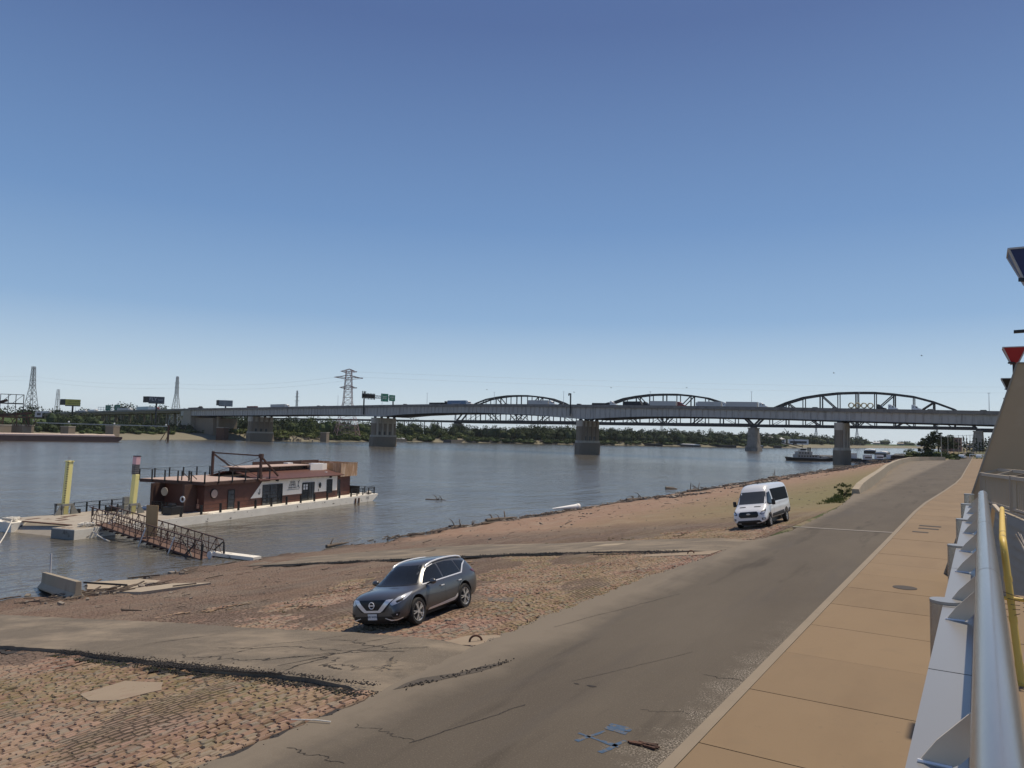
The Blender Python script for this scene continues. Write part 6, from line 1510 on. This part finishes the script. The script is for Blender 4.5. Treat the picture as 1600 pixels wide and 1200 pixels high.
woods('far_bank_woods', row(1060,1345,40,17,20,120,22,.28), MT['leaf'], 'hazy dark trees on the far bank under the middle arch', 9, 150, 2.1)
woods('river_bushes', row(1030,1350,15,4.5,14,90,5,.3), MT['leaf2'], 'low bushes on the far water edge under the middle arch', 10, 70, 1.7)
woods('distant_woods', row(1450,2100,60,20,30,60,30,.3), MT['leaf'], 'hazy distant trees right of the third truss pier', 11, 120, 3.2)
woods('distant_woods', [(-500+k*40+q.uniform(-15,15), 2550+q.uniform(0,500), 1, q.uniform(14,30), 50) for k in range(36)], MT['leaf'], 'farthest line of trees beyond the river bend', 12, 100, 4.5)

woods('far_bank_woods', row(500,1340,44,19,15,70,22,.3), MT['leaf2'], 'lighter green taller trees scattered along the whole far bank', 61, 240, 1.3)
woods('river_bushes', row(330,480,50,4,8,50,10,.4), MT['leaf2'], 'greener low bushes spreading onto the sand by the bridge abutment', 62, 120, .9)

def tree(name, label, loc, h, w_, seed, m='leaf', n=2600, s_=.55, group=None, trunk=.22):
    q = random.Random(seed); t = thing(name, label, 'tree', loc, group=group)
    mb = MB(); top = h*.72; k_ = [(0,0,-.5),(q.uniform(-.2,.2),q.uniform(-.2,.2),h*.25),(q.uniform(-.5,.5),q.uniform(-.5,.5),h*.5),(q.uniform(-.6,.6),q.uniform(-.6,.6),top)]
    r = h*.028; mb.tube(k_, [r*1.3,r,r*.65,r*.25], 8)
    for i in range(8):
        a = q.uniform(0,6.28); z0 = h*q.uniform(.2,.6); L = w_*.5*q.uniform(.5,.9); mb.tube([(0,0,z0),(math.cos(a)*L*.5,math.sin(a)*L*.5,z0+h*.12),(math.cos(a)*L,math.sin(a)*L,z0+h*.2)], [r*.5,r*.3,r*.1], 6)
    mb.build('trunk', MT['bark'], t, smooth=True)
    mb = MB(); nl = 13
    for i in range(nl):
        a = q.uniform(0,6.28); rr = w_*.36*math.sqrt(q.random()); z = h*q.uniform(trunk+.12,.86); sz = q.uniform(.16,.27)*w_*(1.15-.5*z/h)
        leaf_cloud(mb, (math.cos(a)*rr*(1.2-.5*z/h), math.sin(a)*rr*(1.2-.5*z/h), z), sz, sz, sz*.75, n//nl, s_, q)
    mb.build('crown', MT[m], t, normals=False); return t
# near bank, beyond the bridge
tree('broadleaf_tree', 'big dark rounded tree on the near bank right of the bridge pier', (-19.5,482,-.1), 12.6, 19, 41, n=5200, s_=.75)
tree('broadleaf_tree', 'lower dark tree leaning riverwards from the big rounded tree', (-26,478,-1.5), 8.2, 10, 42, n=2200, s_=.7)
woods('bank_thicket', [(-22+q.uniform(-11,8), 440+q.uniform(-25,30), -2.0+q.uniform(-.5,1), q.uniform(2,4.2), q.uniform(5,8)) for k in range(26)]+[(-10+q.uniform(-3,3), 300+k*9, -.6, q.uniform(1.0,1.9), 3.6) for k in range(14)], MT['leaf2'], 'low green thicket at the end of the road in front of the big rounded tree', 13, 130, .6)
woods('bank_thicket', [(-6.8+q.uniform(-.8,.8)+k*.12, 318+k*8.5, -.2, q.uniform(.9,1.7), 3.2) for k in range(22)], MT['leaf'], 'low dark hedge at the far end of the road', 14, 110, .45)
CY = [(-3.5+k*1.9, 620+q.uniform(-10,10)) for k in range(11)]
for k,(x,y) in enumerate(CY):
    t = thing('columnar_tree', 'one of the narrow dark trees in a row at the far end of the road', 'tree', (x-6,y,-.1), group='narrow dark trees at the end of the road')
    mb = MB(); mb.tube([(0,0,0),(0,0,4)], [.2,.1], 6); mb.build('trunk', MT['bark'], t)
    mb = MB(); hh = q.uniform(6.5,10.5); 
    for i in range(6): leaf_cloud(mb, (0,0,1+hh*(i+.5)/6), 1.2*(1.1-i*.13), 1.2*(1.1-i*.13), hh/7, 90, .6, q)
    mb.build('crown', MT['leaf'], t, normals=False)
# shrub by the wall start
t = thing('wild_shrub', 'wild green shrub at the start of the low river wall', 'shrub', (-11.2,79.0,zl(-11.2))); t.scale = (.46,.46,.5)
mb = MB(); q2 = random.Random(77)
for i in range(16): a = q2.uniform(0,6.28); L = q2.uniform(.6,1.5); mb.tube([(0,0,0),(math.cos(a)*L*.5,math.sin(a)*L*.5,q2.uniform(.7,1.3)),(math.cos(a)*L,math.sin(a)*L*.9,q2.uniform(1.2,2.7))], [.03,.02,.008], 5)
mb.build('stems', MT['bark'], t)
mb = MB(); 
for i in range(26): a = q2.uniform(0,6.28); L = q2.uniform(.2,1.5); leaf_cloud(mb, (math.cos(a)*L-.3, math.sin(a)*L, q2.uniform(.3,2.2)), .5,.5,.42, 90, .17, q2)
mb.build('foliage', MT['leaf3'], t, normals=False)
mb = MB(); q2 = random.Random(78)
def blades(mb, x, y, z, n, r, h):
    for k in range(n):
        a = q2.uniform(0,6.28); rr = r*math.sqrt(q2.random()); px, py = x+math.cos(a)*rr, y+math.sin(a)*rr; b = q2.uniform(0,6.28); hh = h*q2.uniform(.4,1.2); w_ = .012*(1+y*.02)
        i = len(mb.v); mb.v += [(px-math.cos(b)*w_,py-math.sin(b)*w_,z),(px+math.cos(b)*w_,py+math.sin(b)*w_,z),(px+q2.gauss(0,.3)*hh,py+q2.gauss(0,.3)*hh,z+hh)]; mb.f.append((i,i+1,i+2)); mb.mi.append(0)
for k in range(40): y = q2.uniform(66,82); x = path_x(ROADL, y)-q2.uniform(.3,1.8); blades(mb, x, y, zl(x), 40, .4, .22)
for k in range(420):   # tufts between the cobbles and round the ramps
    x, y = q2.uniform(-24,-10), q2.uniform(5,45)
    if 10.8 < y < 16.8 or 33 < y < 42: continue
    blades(mb, x, y, zl(x), 10, .10, .055)
for k in range(120):
    kx = q2.random(); a = (-10,11.0); b = (-23.6,12.5); blades(mb, a[0]+(b[0]-a[0])*kx, a[1]+(b[1]-a[1])*kx-.25, zl(a[0]+(b[0]-a[0])*kx), 10, .12, .07)
tag(mb.build('grass_tufts', MT['leaf3'], normals=False), 'scattered grass tufts between the cobbles and at the road edge', 'grass', kind='stuff')

# ---- near-side background: building, poles, parked vehicles
bd = thing('brick_building', 'boxy brick building behind the trees at the end of the road', 'building', (-19.5,700,-.1))
mb = MB(); mb.bb((-7,0,0),(0,20,11.3)); mb.bb((0,-3,0),(7.3,20,11.0)); mb.build('wall', MT['bricks'], bd)
mb = MB(); mb.bb((-7.2,-.3,11.3),(0,20,11.7)); mb.bb((0,-3.3,11.0),(7.5,20,11.4)); mb.build('roof', MT['concrete'], bd)
for i in range(3):
    for j in range(3): mb = MB(); mb.bb((-6+i*2.1,-.08,2+j*3.1),(-4.9+i*2.1,-.02,3.6+j*3.1)); mb.build('window', MT['glass'], bd)
for i in range(3):
    for j in range(3): mb = MB(); mb.bb((1+i*2.1,-3.08,2+j*3.1),(2.1+i*2.1,-3.02,3.6+j*3.1)); mb.build('window', MT['glass'], bd)
for k in range(9):
    y = 372+k*34; x = -14.0+k*1.45
    t = thing('timber_pole', ['nearest and leftmost','second','third','fourth','fifth','sixth','seventh','eighth','farthest and rightmost'][k]+' of the pale poles in the row at the end of the road', 'pole', (x,y,-.1), group='pale poles in a row at the end of the road')
    mb = MB(); mb.tube([(0,0,0),(0,0,9.0+.55*k)], [.17,.11], 8); mb.build('shaft', MT['pierlight'], t); mb = MB(); mb.bar((-1.1,0,8.6+.55*k),(1.1,0,8.6+.55*k), .13); mb.build('crossarm', MT['pierlight'], t)
def parked(loc, rz, col, label):
    r = thing('distant_car', label, 'car', loc, rz=rz)
    mb = MB(); mb.prism([(-2.3,-.9,.3),(-2.3,-.9,1.0),(-1.9,-.9,1.55),(.4,-.9,1.55),(1.2,-.9,1.0),(2.3,-.9,.8),(2.3,-.9,.3)], (0,0,0), (0,1.8,0)); mb.build('body', col, r, bevel=.12)
    mb = MB(); mb.prism([(-1.8,-.92,1.05),(-1.65,-.92,1.45),(.3,-.92,1.45),(1.0,-.92,1.05)], (0,0,0), (0,1.84,0)); mb.build('windows', MT['glass'], r)
    mb = MB(); [mb.cyl((x,y,.34), .34, .22, 14, axis='Y') for x in (-1.4,1.4) for y in (-.8,.8)]; mb.build('wheels', MT['rubber'], r)
parked((-5.5,330,0), R(80), MT['white'], 'white car far away at the end of the road'); parked((-.2,345,0), R(85), MT['white'], 'small white car at the foot of the tan wall far away')
mb = MB(); mb.bb((-3.6,352,1.3),(1.5,352.3,1.6)); mb.bb((-3.5,352,0),(-3.3,352.3,1.3)); mb.bb((1.2,352,0),(1.4,352.3,1.3)); tag(mb.build('road_barrier', MT['white']), 'white boom barrier across the far end of the road', 'barrier')

# ---- lattice towers
def pylon(loc, h, base, waist_z, waist, arms, label, m, rz=0, r=.22, cat='tower', legs=True):
    t = thing('transmission_tower', label, 'tower', loc, rz=rz); mb = MB()
    def w_at(z): return base+(waist-base)*min(1, z/waist_z) if z < waist_z else waist+(waist*.6-waist)*(z-waist_z)/(h-waist_z)
    n = 12; zs = [waist_z*k/6 for k in range(7)]+[waist_z+(h-waist_z)*k/6 for k in range(1,7)]
    for z0, z1 in zip(zs, zs[1:]):
        a, b = w_at(z0)/2, w_at(z1)/2; c0 = [(-a,-a,z0),(a,-a,z0),(a,a,z0),(-a,a,z0)]; c1 = [(-b,-b,z1),(b,-b,z1),(b,b,z1),(-b,b,z1)]
        for i in range(4):
            mb.bar(c0[i], c1[i], r*1.5); mb.bar(c0[i], c1[(i+1) % 4], r*.8); mb.bar(c0[(i+1) % 4], c1[i], r*.8); mb.bar(c1[i], c1[(i+1) % 4], r*.9)
    mb.build('lattice', m, t)
    for z, w_ in arms:
        mb = MB(); a = w_at(z)/2
        for s_ in (1,-1): mb.bar((s_*a,-a,z),(s_*w_/2,0,z), r); mb.bar((s_*a,a,z),(s_*w_/2,0,z), r); mb.bar((s_*a,0,z+2),(s_*w_/2,0,z), r)
        mb.bar((-w_/2,0,z),(w_/2,0,z), r*1.2); mb.build('crossarm', m, t)
    return t
gm = mat('galvanised_steel', (.30,.31,.32), .6, .3, var=.1); rm = mat('red_white_lattice', (.36,.22,.20), .6, var=.3, vs=.05, vscale=(.01,.01,1)); dm = mat('dark_lattice', (.15,.155,.16), .7)
pylon((-992,470,5), 70, 15, 44, 5.0, [(46,7),(53,8),(60,7),(66,6)], 'tall lattice transmission tower above the left conveyor', dm, .5, .28)
pylon((-828,556,0), 66, 13, 44, 3.2, [(46,5),(52,6),(58,6),(63,4)], 'lattice transmission tower left of the bridge abutment', gm, .5, .26)
t = pylon((-561,574,0), 69, 24, 34, 9, [], 'big pale red lattice tower with wide stacked arms behind the bridge', rm, .95, .30)
for z, w_ in ((50,18),(60.5,30),(67,17)):
    mb = MB()
    for yy in (-3.2,3.2):
        mb.bar((-w_/2,0,z),(w_/2,0,z+.6), .5); mb.bar((-w_/2,0,z),(0,yy,z+2.8), .4); mb.bar((w_/2,0,z),(0,yy,z+2.8), .4); mb.bar((-w_/2,0,z),(0,yy,z-1.8), .35); mb.bar((w_/2,0,z),(0,yy,z-1.8), .35)
        mb.bar((-w_/3,0,z),(-w_/6,yy/2,z+1.6), .3); mb.bar((w_/3,0,z),(w_/6,yy/2,z+1.6), .3)
    mb.build('crossarm', rm, t)
pylon((-1115,1004,0), 80, 9, 50, 3, [(60,22),(68,20),(74,14)], 'faint distant transmission tower left of the big red one', gm, -.3, .28)
pylon((-1428,721,0), 68, 9, 40, 5, [(50,7),(58,7)], 'faint lattice tower behind the yellow billboard', gm, .3, .3)
for (x, y, h, lab) in ((-330,1900,55,'faint small tower beneath the bridge left of the middle towers'),(-90,2150,75,'faint distant tower just left of the shore pier'),(-260,2050,60,'faint distant tower right of the third truss pier'),(-640,1700,62,'faint distant tower under the middle arch'),(-1100,1500,75,'faint distant tower under the left arch')):
    pylon((x,y,0), h, 12, h*.6, 2.6, [(h*.7,14),(h*.8,18),(h*.9,12)], lab, gm, -.4, .34)
# power lines
mb = MB(); q = random.Random(4)
for dz in (0,-9): mb.tube(sag((-560,574,67+dz*.6),(300,1500,105+dz), 9, 24), .05, 4, cap=False); 
for dz in (0,5): mb.tube(sag((-992,470,58+dz),(-828,556,52+dz), 4, 12), .045, 4, cap=False); mb.tube(sag((-828,556,52+dz),(-561,574,58+dz), 5, 14), .045, 4, cap=False); mb.tube(sag((-1400,220,62+dz),(-992,470,58+dz), 5, 14), .045, 4, cap=False)
tag(mb.build('power_lines', gm), 'thin sagging power lines strung between the lattice towers', 'power line')

# ---- billboards
def board(loc, rz, w_, h, zc, colr, label, side, text=None, tcol=None, tsz=2.):
    t = thing('billboard', label, 'billboard', loc, rz=rz)
    mb = MB(); mb.tube([(0,0,0),(0,0,zc-h/2)], .75, 12); mb.build('pole', MT['dark'], t, smooth=True)
    mb = MB(); mb.bb((-w_/2,-.6,zc-h/2),(w_/2,0,zc+h/2)); f = mb.build('front_panel', colr, t)
    mb = MB(); mb.prism([(-w_/2,-.3,zc-h/2),(-w_/2-side,4.5,zc-h/2),(-w_/2-side,4.5,zc+h/2),(-w_/2,-.3,zc+h/2)], (0,0,0), (-.3,-.4,0)); mb.build('side_panel', MT['dark'], t)
    mb = MB(); mb.bb((-w_/2-.2,-1.2,zc-h/2-.9),(w_/2,-.1,zc-h/2-.05)); mb.build('catwalk', MT['dark'], t)
    for k, s_ in enumerate(text or []):
        text_mesh('board_lettering', s_[0], s_[1], tcol, f, Matrix.Translation((s_[2], -.66, zc+s_[3])) @ XR, .02)
    return t
ang = R(58)
board((-706,370,3), R(62), 12.0, 5.4, 22.0, mat('board_yellow', (.60,.50,.10), .6), 'yellow billboard with dark lettering at the far left', 4.0, [('VISIT CAHOK', 1.5, 1.0, .8), ('3000 AGENT.COM', 1.3, 1.0, -1.1)], MT['black'])
board((-640,410,3), R(57), 13.0, 5.6, 26.2, mat('board_slate', (.07,.08,.10), .6), 'dark slate billboard with white lettering on a tall black pole', 4.5, [('FLY', 4.0, -3.0, .3), ('local', 2.2, 3.2, 0)], mat('board_white_ink', (.5,.5,.52), .6))
board((-720,545,3), R(52), 14.5, 6.0, 30.0, mat('board_grey', (.34,.35,.36), .6), 'grey billboard with two rows of dark lettering behind the bridge rail', 2.6, [('CONCORDIA', 2.3, 0, 1.0), ('DOWNTOWN', 2.1, 0, -1.3)], mat('board_dark_ink', (.05,.05,.06), .6))
# green road signs on the approach
for k, (u, lab) in enumerate(((772,'left green road sign over the approach road'),(752,'right green road sign over the approach road'))):
    p = bp(u, 10, interp(PT,u)); t = thing('road_sign', lab, 'road sign', tuple(p), rz=R(40))
    mb = MB(); mb.box((0,0,4.0), (5.6,.3,6.0)); s1 = mb.build('sign_panel', MT['green'], t); text_mesh('sign_lettering', 'East\n64 70', 1.7, MT['frame'], s1, Matrix.Translation((0,-.2,4.2)) @ XR, .02); mb = MB(); mb.tube([(0,.5,-4),(0,.5,8.5)], .3, 8); mb.build('post', MT['frame'], t)
for k, (u, lab) in enumerate(((826,'left open frame behind the approach road'),(806,'right open frame behind the approach road'))):
    p = bp(u, 30, interp(PT,u)); t = thing('open_gantry', lab, 'gantry', tuple(p), rz=R(40)); mb = MB()
    for z in (1.5,4,6.5): mb.bar((-4.5,0,z),(4.5,0,z), .4)
    for x in (-4.5,-1.5,1.5,4.5): mb.bar((x,0,-2),(x,0,7), .35)
    mb.build('frame', MT['frame'], t)

# ---- concrete stubs and docks along the far bank
def stub(name, x, y, w_, z1, label, m='pierdark', d=None):
    q = random.Random(int(abs(x)+y)); t = thing(name, label, 'pier', (x,y,WL-1), rz=R(20)); mb = MB(); d = d or w_
    mb.prism([(-w_/2,-d/2,0),(w_/2,-d/2,0),(w_/2,d/2,0),(-w_/2,d/2,0)], (0,0,0), (0,0,z1-WL+1)); mb.build('column', MT[m], t, bevel=.15)
    mb = MB(); mb.bb((-w_/2-.2,-d/2-.2,z1-WL+.9),(w_/2+.2,d/2+.2,z1-WL+1.4)); mb.build('cap', MT['pierlight'], t)
stub('old_pier', -565,327,7.0,4.2,'weathered square pier stub standing in the water at left')
stub('old_pier', -596,449,8.0,5.0,'rusty brown pier stub in front of the bridge abutment','rust')
stub('old_pier', -549,532,6.4,2.6,'small square pier stub alone in the water left of the middle bridge pier')
stub('old_pier', -552,287,6.5,3.0,'short square pier stub behind the right end of the covered barge')
stub('old_pier', -545,240,9,3.2,'left concrete base under the conveyor dock'); stub('old_pier', -550,256,9.5,3.4,'right concrete base under the conveyor dock')
p2 = bp(478,-3,0); 
cd = thing('conveyor_dock', 'rusty conveyor tower and gallery at the left edge on concrete bases', 'conveyor', (-548,247,0), rz=R(66))
mb = MB()
for x in (-11,-4,4,11):
    for y in (0,6): mb.bar((x,y,2.5),(x*.8,y,12), .6); 
    mb.bar((x,0,3),(x,6,10), .35)
mb.bb((-13,-1,8.5),(13,7,9.3)); mb.bar((-30,3,9),(-2,3,20), 1.2, 1.8); mb.bar((-30,3,7),(12,3,11.8), 1.0, 1.6)
for x in (-13,-6.5,0,6.5,13): mb.bar((x,0,3),(x+3,0,9), .4); mb.bar((x+3,0,3),(x,0,9), .4)
mb.build('trestle', MT['rust'], cd)
mb = MB(); mb.bb((-6,0,17.5),(7,6,18.2))
for x in (-6,-1.6,2.6,7): mb.bar((x,0,9.3),(x,0,24), .4); mb.bar((x,6,9.3),(x,6,24), .4)
for x in (-6,1): mb.bar((x,0,18),(x+6,0,24), .3)
mb.bb((-6,0,23.6),(7,.3,24)); mb.build('tower_frame', MT['dark'], cd)
mb = MB(); mb.bb((14,0,9.2),(18,4,13)); mb.build('cabin', MT['frame'], cd); mb = MB(); mb.bb((15,-.1,10.4),(17.2,-.02,12)); mb.build('cabin_window', MT['glass'], cd)
mb = MB(); mb.bar((15,2,5.4),(98,2,5.0), .45, .5)
tag(mb.build('walkway_pipe', MT['frame'], cd), None, None)
mb = MB(); mb.bar((98,2,-7),(98,2,6), 1.2); mb.bar((96,2,-7),(98,2,-1), .4); mb.bar((92,2,-7),(97,2,2), .5); mb.build('end_pile', MT['rust'], cd)
for k in range(5):
    p = [(5,7.3),(13.5,6.9),(34,6.4),(62,6.0),(96,5.9)][k]; c = Matrix.Translation((-548,247,0)) @ Matrix.Rotation(R(66),4,'Z') @ Vector((p[0],1.0,p[1])); mb = MB(); mb.sphere(c, .62); tag(mb.build('dock_float', MT['white'], smooth=True), ['leftmost white ball on the conveyor dock','white ball beside the leftmost one on the dock','white ball on the pipe behind the covered barge end','white ball on the pipe left of the square stub','rightmost white ball at the end pile'][k], 'ball', 'white balls along the dock pipe')
def barge(x, y, rz, L, W, h, side, top, label, cover=True, name='river_barge'):
    t = thing(name, label, 'barge', (x,y,WL), rz=rz)
    mb = MB(); mb.prism([(-L/2,-W/2,h),(-L/2+.5,-W/2,-.5),(L/2-3,-W/2,-.5),(L/2,-W/2,h*.6),(L/2,-W/2,h)], (0,0,0), (0,W,0)); mb.build('hull', side, t)
    if cover:
        mb = MB(); n = 14
        for k in range(n): a = -L/2+2+(L-6)*k/n; mb.prism([(a,-W/2+.8,h),(a,-W/2+.8,h+.9),(a,0,h+1.5),(a,W/2-.8,h+.9),(a,W/2-.8,h)], (0,0,0), ((L-6)/n-.12,0,0))
        mb.build('cover', top, t)
    else:
        mb = MB(); mb.bb((-L/2+2,-W/2+.8,h),(L/2-3,W/2-.8,h+.12)); mb.build('hold', top, t)
    mb = MB(); mb.bb((-L/2,-W/2-.05,h-.35),(L/2,-W/2,h-.1)); mb.build('rub_rail', MT['rust'], t); return t
pk = mat('pinkish_cover', (.60,.47,.39), .7, var=.1); bh = mat('barge_rust_red', (.14,.085,.07), .85, var=.3, vs=.2); bg_ = mat('barge_grey', (.085,.085,.08), .8, var=.3, vs=.2)
barge(-513,218,R(73),150,11,3.4,bh,pk,'long rust-red barge with pale pink covers at the left edge')
barge(-560,772,R(110),100,10,3.0,bg_,bg_,'long low grey barge on the far bank between the middle and second bridge piers', False)
barge(-580,668,R(105),60,10,3.0,bg_,wt,'pale covered barge just right of the middle bridge pier')
barge(-405,1040,R(128),60,11,3,MT['dark'],MT['dark'],'dark barge just right of the second bridge pier', False)
barge(-372,1095,R(128),85,11,2.6,bg_,wt,'pale barge left of the middle of the far reach')
barge(-335,1150,R(128),80,11,3.2,MT['dark'],MT['dark'],'dark barge in the middle of the far reach', False)
barge(-300,1220,R(110),70,11,3.0,bg_,wt,'pale barge with a raked end on the far reach')
barge(-285,1290,R(105),70,11,3.2,MT['dark'],MT['dark'],'dark barge near the third truss pier', False)
barge(-48,610,R(94),110,10,3.6,MT['dark'],bg_,'large black barge moored behind the shore pier', False)
barge(-75,760,R(94),100,10,3.0,bg_,wt,'pale-topped barge behind the black one')
barge(-110,980,R(96),140,12,3.0,MT['dark'],wt,'distant pale-topped barge by the right bank')
barge(-86,520,R(97),60,10,2.4,bg_,bg_,'grey barge alongside the towboat', False)
# the towboat
tb_ = thing('towboat', 'black and white towboat with stacked decks moored left of the shore pier', 'towboat', (-86,470,WL), rz=R(35)); tb_.scale = (.88,.88,.80)
mb = MB(); mb.prism([(-13,-4.5,-.5),(-14.5,-4.5,2.6),(-12,-4.5,2.2),(9,-4.5,1.8),(13,-4.5,2.6),(13,-4.5,-.5)], (0,0,0), (0,9,0)); mb.build('hull', MT['black'], tb_, bevel=.1)
mb = MB(); mb.bb((-9,-3.6,2.0),(6,3.6,4.4)); mb.bb((-8,-3,4.55),(1.5,3,6.6)); mb.build('deckhouse', MT['frame'], tb_)
mb = MB(); mb.bb((-9.4,-4,4.4),(6.4,4,4.55)); mb.bb((-8.4,-3.4,6.6),(2,3.4,6.75)); mb.build('deck', MT['frame'], tb_)
mb = MB(); mb.bb((-6.5,-2,6.75),(-2,2,8.9)); mb.bb((-6.8,-2.3,8.9),(-1.7,2.3,9.05)); mb.build('wheelhouse', MT['white'], tb_)
for a_, b_ in [((-8.3+k*1.9,-3.66,2.9),(-7.4+k*1.9,-3.6,3.8)) for k in range(7)]+[((-7.5+k*1.9,-3.06,5.2),(-6.6+k*1.9,-3.0,6.1)) for k in range(4)]+[((-6.3,-2.05,7.6),(-2.2,-2.0,8.6))]: mb = MB(); mb.bb(a_, b_); mb.build('window', MT['glass'], tb_)
mb = MB(); mb.cyl((.5,-1.5,8.2), .5, 3.2, 12); mb.cyl((.5,1.5,8.2), .5, 3.2, 12); mb.bar((-4,0,9),(-4,0,12.4), .18); mb.bar((-5,0,11.2),(-3,0,11.2), .15); mb.build('stacks_and_mast', MT['dark'], tb_)
mb = MB()
for k in range(9): mb.bar((-9.2+k*1.9,-3.9,4.55),(-9.2+k*1.9,-3.9,5.6), .08)
mb.bar((-9.2,-3.9,5.6),(6.2,-3.9,5.6), .08); [mb.bar((6.5+k*1.1,-4.3,1.9),(6.5+k*1.1,-4.3,3.1), .1) for k in range(6)]; mb.bb((9,-3,1.9),(11.5,0,3.3)); mb.build('rails', MT['frame'], tb_)
wb = thing('work_barge', 'white-cabined work barge between the towboat and the shore pier', 'barge', (-72,492,WL), rz=R(25))
mb = MB(); mb.bb((-9,-5,-.5),(11,5,1.9)); mb.build('hull', MT['dark'], wb); mb = MB(); mb.bb((-3,-3,1.9),(9,3,4.8)); mb.bb((1,-2,4.8),(5,2,6.6)); mb.build('cabin', MT['white'], wb)
mb = MB(); mb.bb((1.3,-2.05,5.5),(4.7,-2.0,6.3)); mb.build('window', MT['glass'], wb); mb = MB(); mb.bb((-3.2,-3.2,4.8),(9.2,3.2,4.95)); mb.bar((3,0,6.6),(3,0,8.2), .2); mb.build('roof', MT['frame'], wb)
q = random.Random(55)
for k in range(6):
    t = thing('small_workboat', ['nearest small white and dark workboat right of the shore pier','second small workboat right of the shore pier','third small workboat right of the shore pier','white workboat by the black barge','distant white workboat near the tree','farthest white workboat near the tree'][k], 'boat', (-57+k*3.2,500+k*30,WL), rz=R(q.uniform(20,80)))
    mb = MB(); mb.bb((-5,-2,-.4),(5,2,1.3)); mb.build('hull', MT['dark'], t, bevel=.2); mb = MB(); mb.bb((-3,-1.4,1.3),(1.5,1.4,3.2+q.random())); mb.build('cabin', MT['white'], t); mb = MB(); mb.bb((-2.6,-1.45,2.1),(1.2,-1.41,2.8)); mb.build('window', MT['glass'], t)
# industry under the bridge: tanks, sheds, crane
td = thing('storage_shed', 'pale silo sheds on the far bank left of the third truss pier', 'building', (-300,1390,0), rz=R(20))
mb = MB(); mb.cyl((-20,0,5), 9, 11, 24); mb.cyl((-20,0,12.5), 9, 4, 24, r2=1); mb.cyl((0,0,4), 8, 9, 24); mb.cyl((0,0,10), 8, 3.5, 24, r2=1); mb.bb((12,-6,0),(45,8,9)); mb.build('body', wt, td)
mb = MB(); mb.bar((-30,-8,9),(34,-14,-4), 1.6); mb.bb((14,-6.2,2),(42,-6.05,6)); mb.build('conveyor', MT['dark'], td)
cr = thing('crane', 'thin leaning crane jib on the far bank left of the third truss pier', 'crane', (-268,1345,0), rz=R(20))
mb = MB(); mb.bb((-3,-2,0),(3,2,6)); mb.build('cab', MT['dark'], cr); mb = MB(); mb.bar((0,0,5),(-17,0,27), .6); mb.bar((1,0,5),(-16.8,0,27.3), .3); mb.build('jib', MT['dark'], cr)
for k in range(9):
    t = thing('distant_shed', 'pale distant shed roof among the trees beyond the river bend', 'building', (-330+k*62+q.uniform(-15,15), 2350+q.uniform(0,250), 0), rz=q.uniform(0,1), group='pale distant sheds beyond the river bend')
    mb = MB(); a, b = q.uniform(14,34), q.uniform(5,9); mb.bb((-a/2,-8,0),(a/2,8,b)); mb.build('wall', [wt, MT['concrete'], gy][k % 3], t); mb = MB(); mb.prism([(-a/2,-8.3,b),(-a/2,0,b+2.5),(-a/2,8.3,b)], (0,0,0), (a,0,0)); mb.build('roof', [MT['frame'], wt, MT['concrete']][k % 3], t)
# rocks on the far bank and birds
mb = MB(); q = random.Random(17)
for k in range(420):
    y = q.uniform(780,960) if k % 2 else q.uniform(480,540); d = q.uniform(0,22); x, yy, z = bank_pt(y, d); s_ = q.uniform(.6,2.2); mb.box((x+q.uniform(-4,4), yy+q.uniform(-12,12), z+.3), (s_,s_*q.uniform(.5,1),s_*.7), q.uniform(0,3))
for k in range(260): y = q.uniform(395,470); mb.box((-50+q.uniform(-3,14), y, zl(-44)+q.uniform(-.3,.5)), (q.uniform(.4,1.3),q.uniform(.4,1.3),.5), q.uniform(0,3))
tag(mb.build('bank_rocks', MT['stone']), 'pale riprap rocks along the far bank and by the shore pier', 'rocks', kind='stuff')
def bird(px, py, dist, label):
    v = _F*1170+_Rv*(px-800)-_Uv*(py-600); v = v.normalized()*dist+Vector((0,0,4.82)); t = thing('bird', label, 'bird', tuple(v))
    mb = MB(); mb.tube([(-.18,0,0),(0,0,.02),(.2,0,0)], [.02,.06,.015], 6); mb.build('body', MT['dark'], t); mb = MB(); mb.add([(-.05,.03,.02),(.08,.03,.02),(.0,.38,.14),(-.06,.38,.13)], [(0,1,2,3)]); mb.add([(-.05,-.03,.02),(.08,-.03,.02),(.0,-.38,.14),(-.06,-.38,.13)], [(0,1,2,3)]); mb.build('wings', MT['dark'], t)
for a in ((1303,583,150,'bird flying above the left shoulder of the near arch'),(1440,556,150,'bird flying high near the right edge of the sky'),(955,606,170,'bird flying above the start of the middle arch'),(1073,606,170,'bird flying above the middle arch'),(761,609,180,'bird flying above the left arch'),(897,613,170,'bird flying over the camera post')): bird(*a)

# ================================================================ air
mb = MB(); mb.bb((-5400,-1700,-14),(3600,7000,118)); hz = mb.build('haze', None and 0 or MT['frame'])
hm = bpy.data.materials.new('haze_air'); hm.use_nodes = True; ht = hm.node_tree; ht.nodes.clear()
pv = ht.nodes.new('ShaderNodeVolumePrincipled'); pv.inputs['Color'].default_value = (.80,.86,.93,1); pv.inputs['Density'].default_value = .00004; pv.inputs['Anisotropy'].default_value = .1
ho = ht.nodes.new('ShaderNodeOutputMaterial'); ht.links.new(pv.outputs[0], ho.inputs['Volume'])
hz.data.materials.clear(); hz.data.materials.append(hm); hz['kind'] = 'stuff'; hz['label'] = 'thin pale summer haze over the river'; hz['category'] = 'haze'
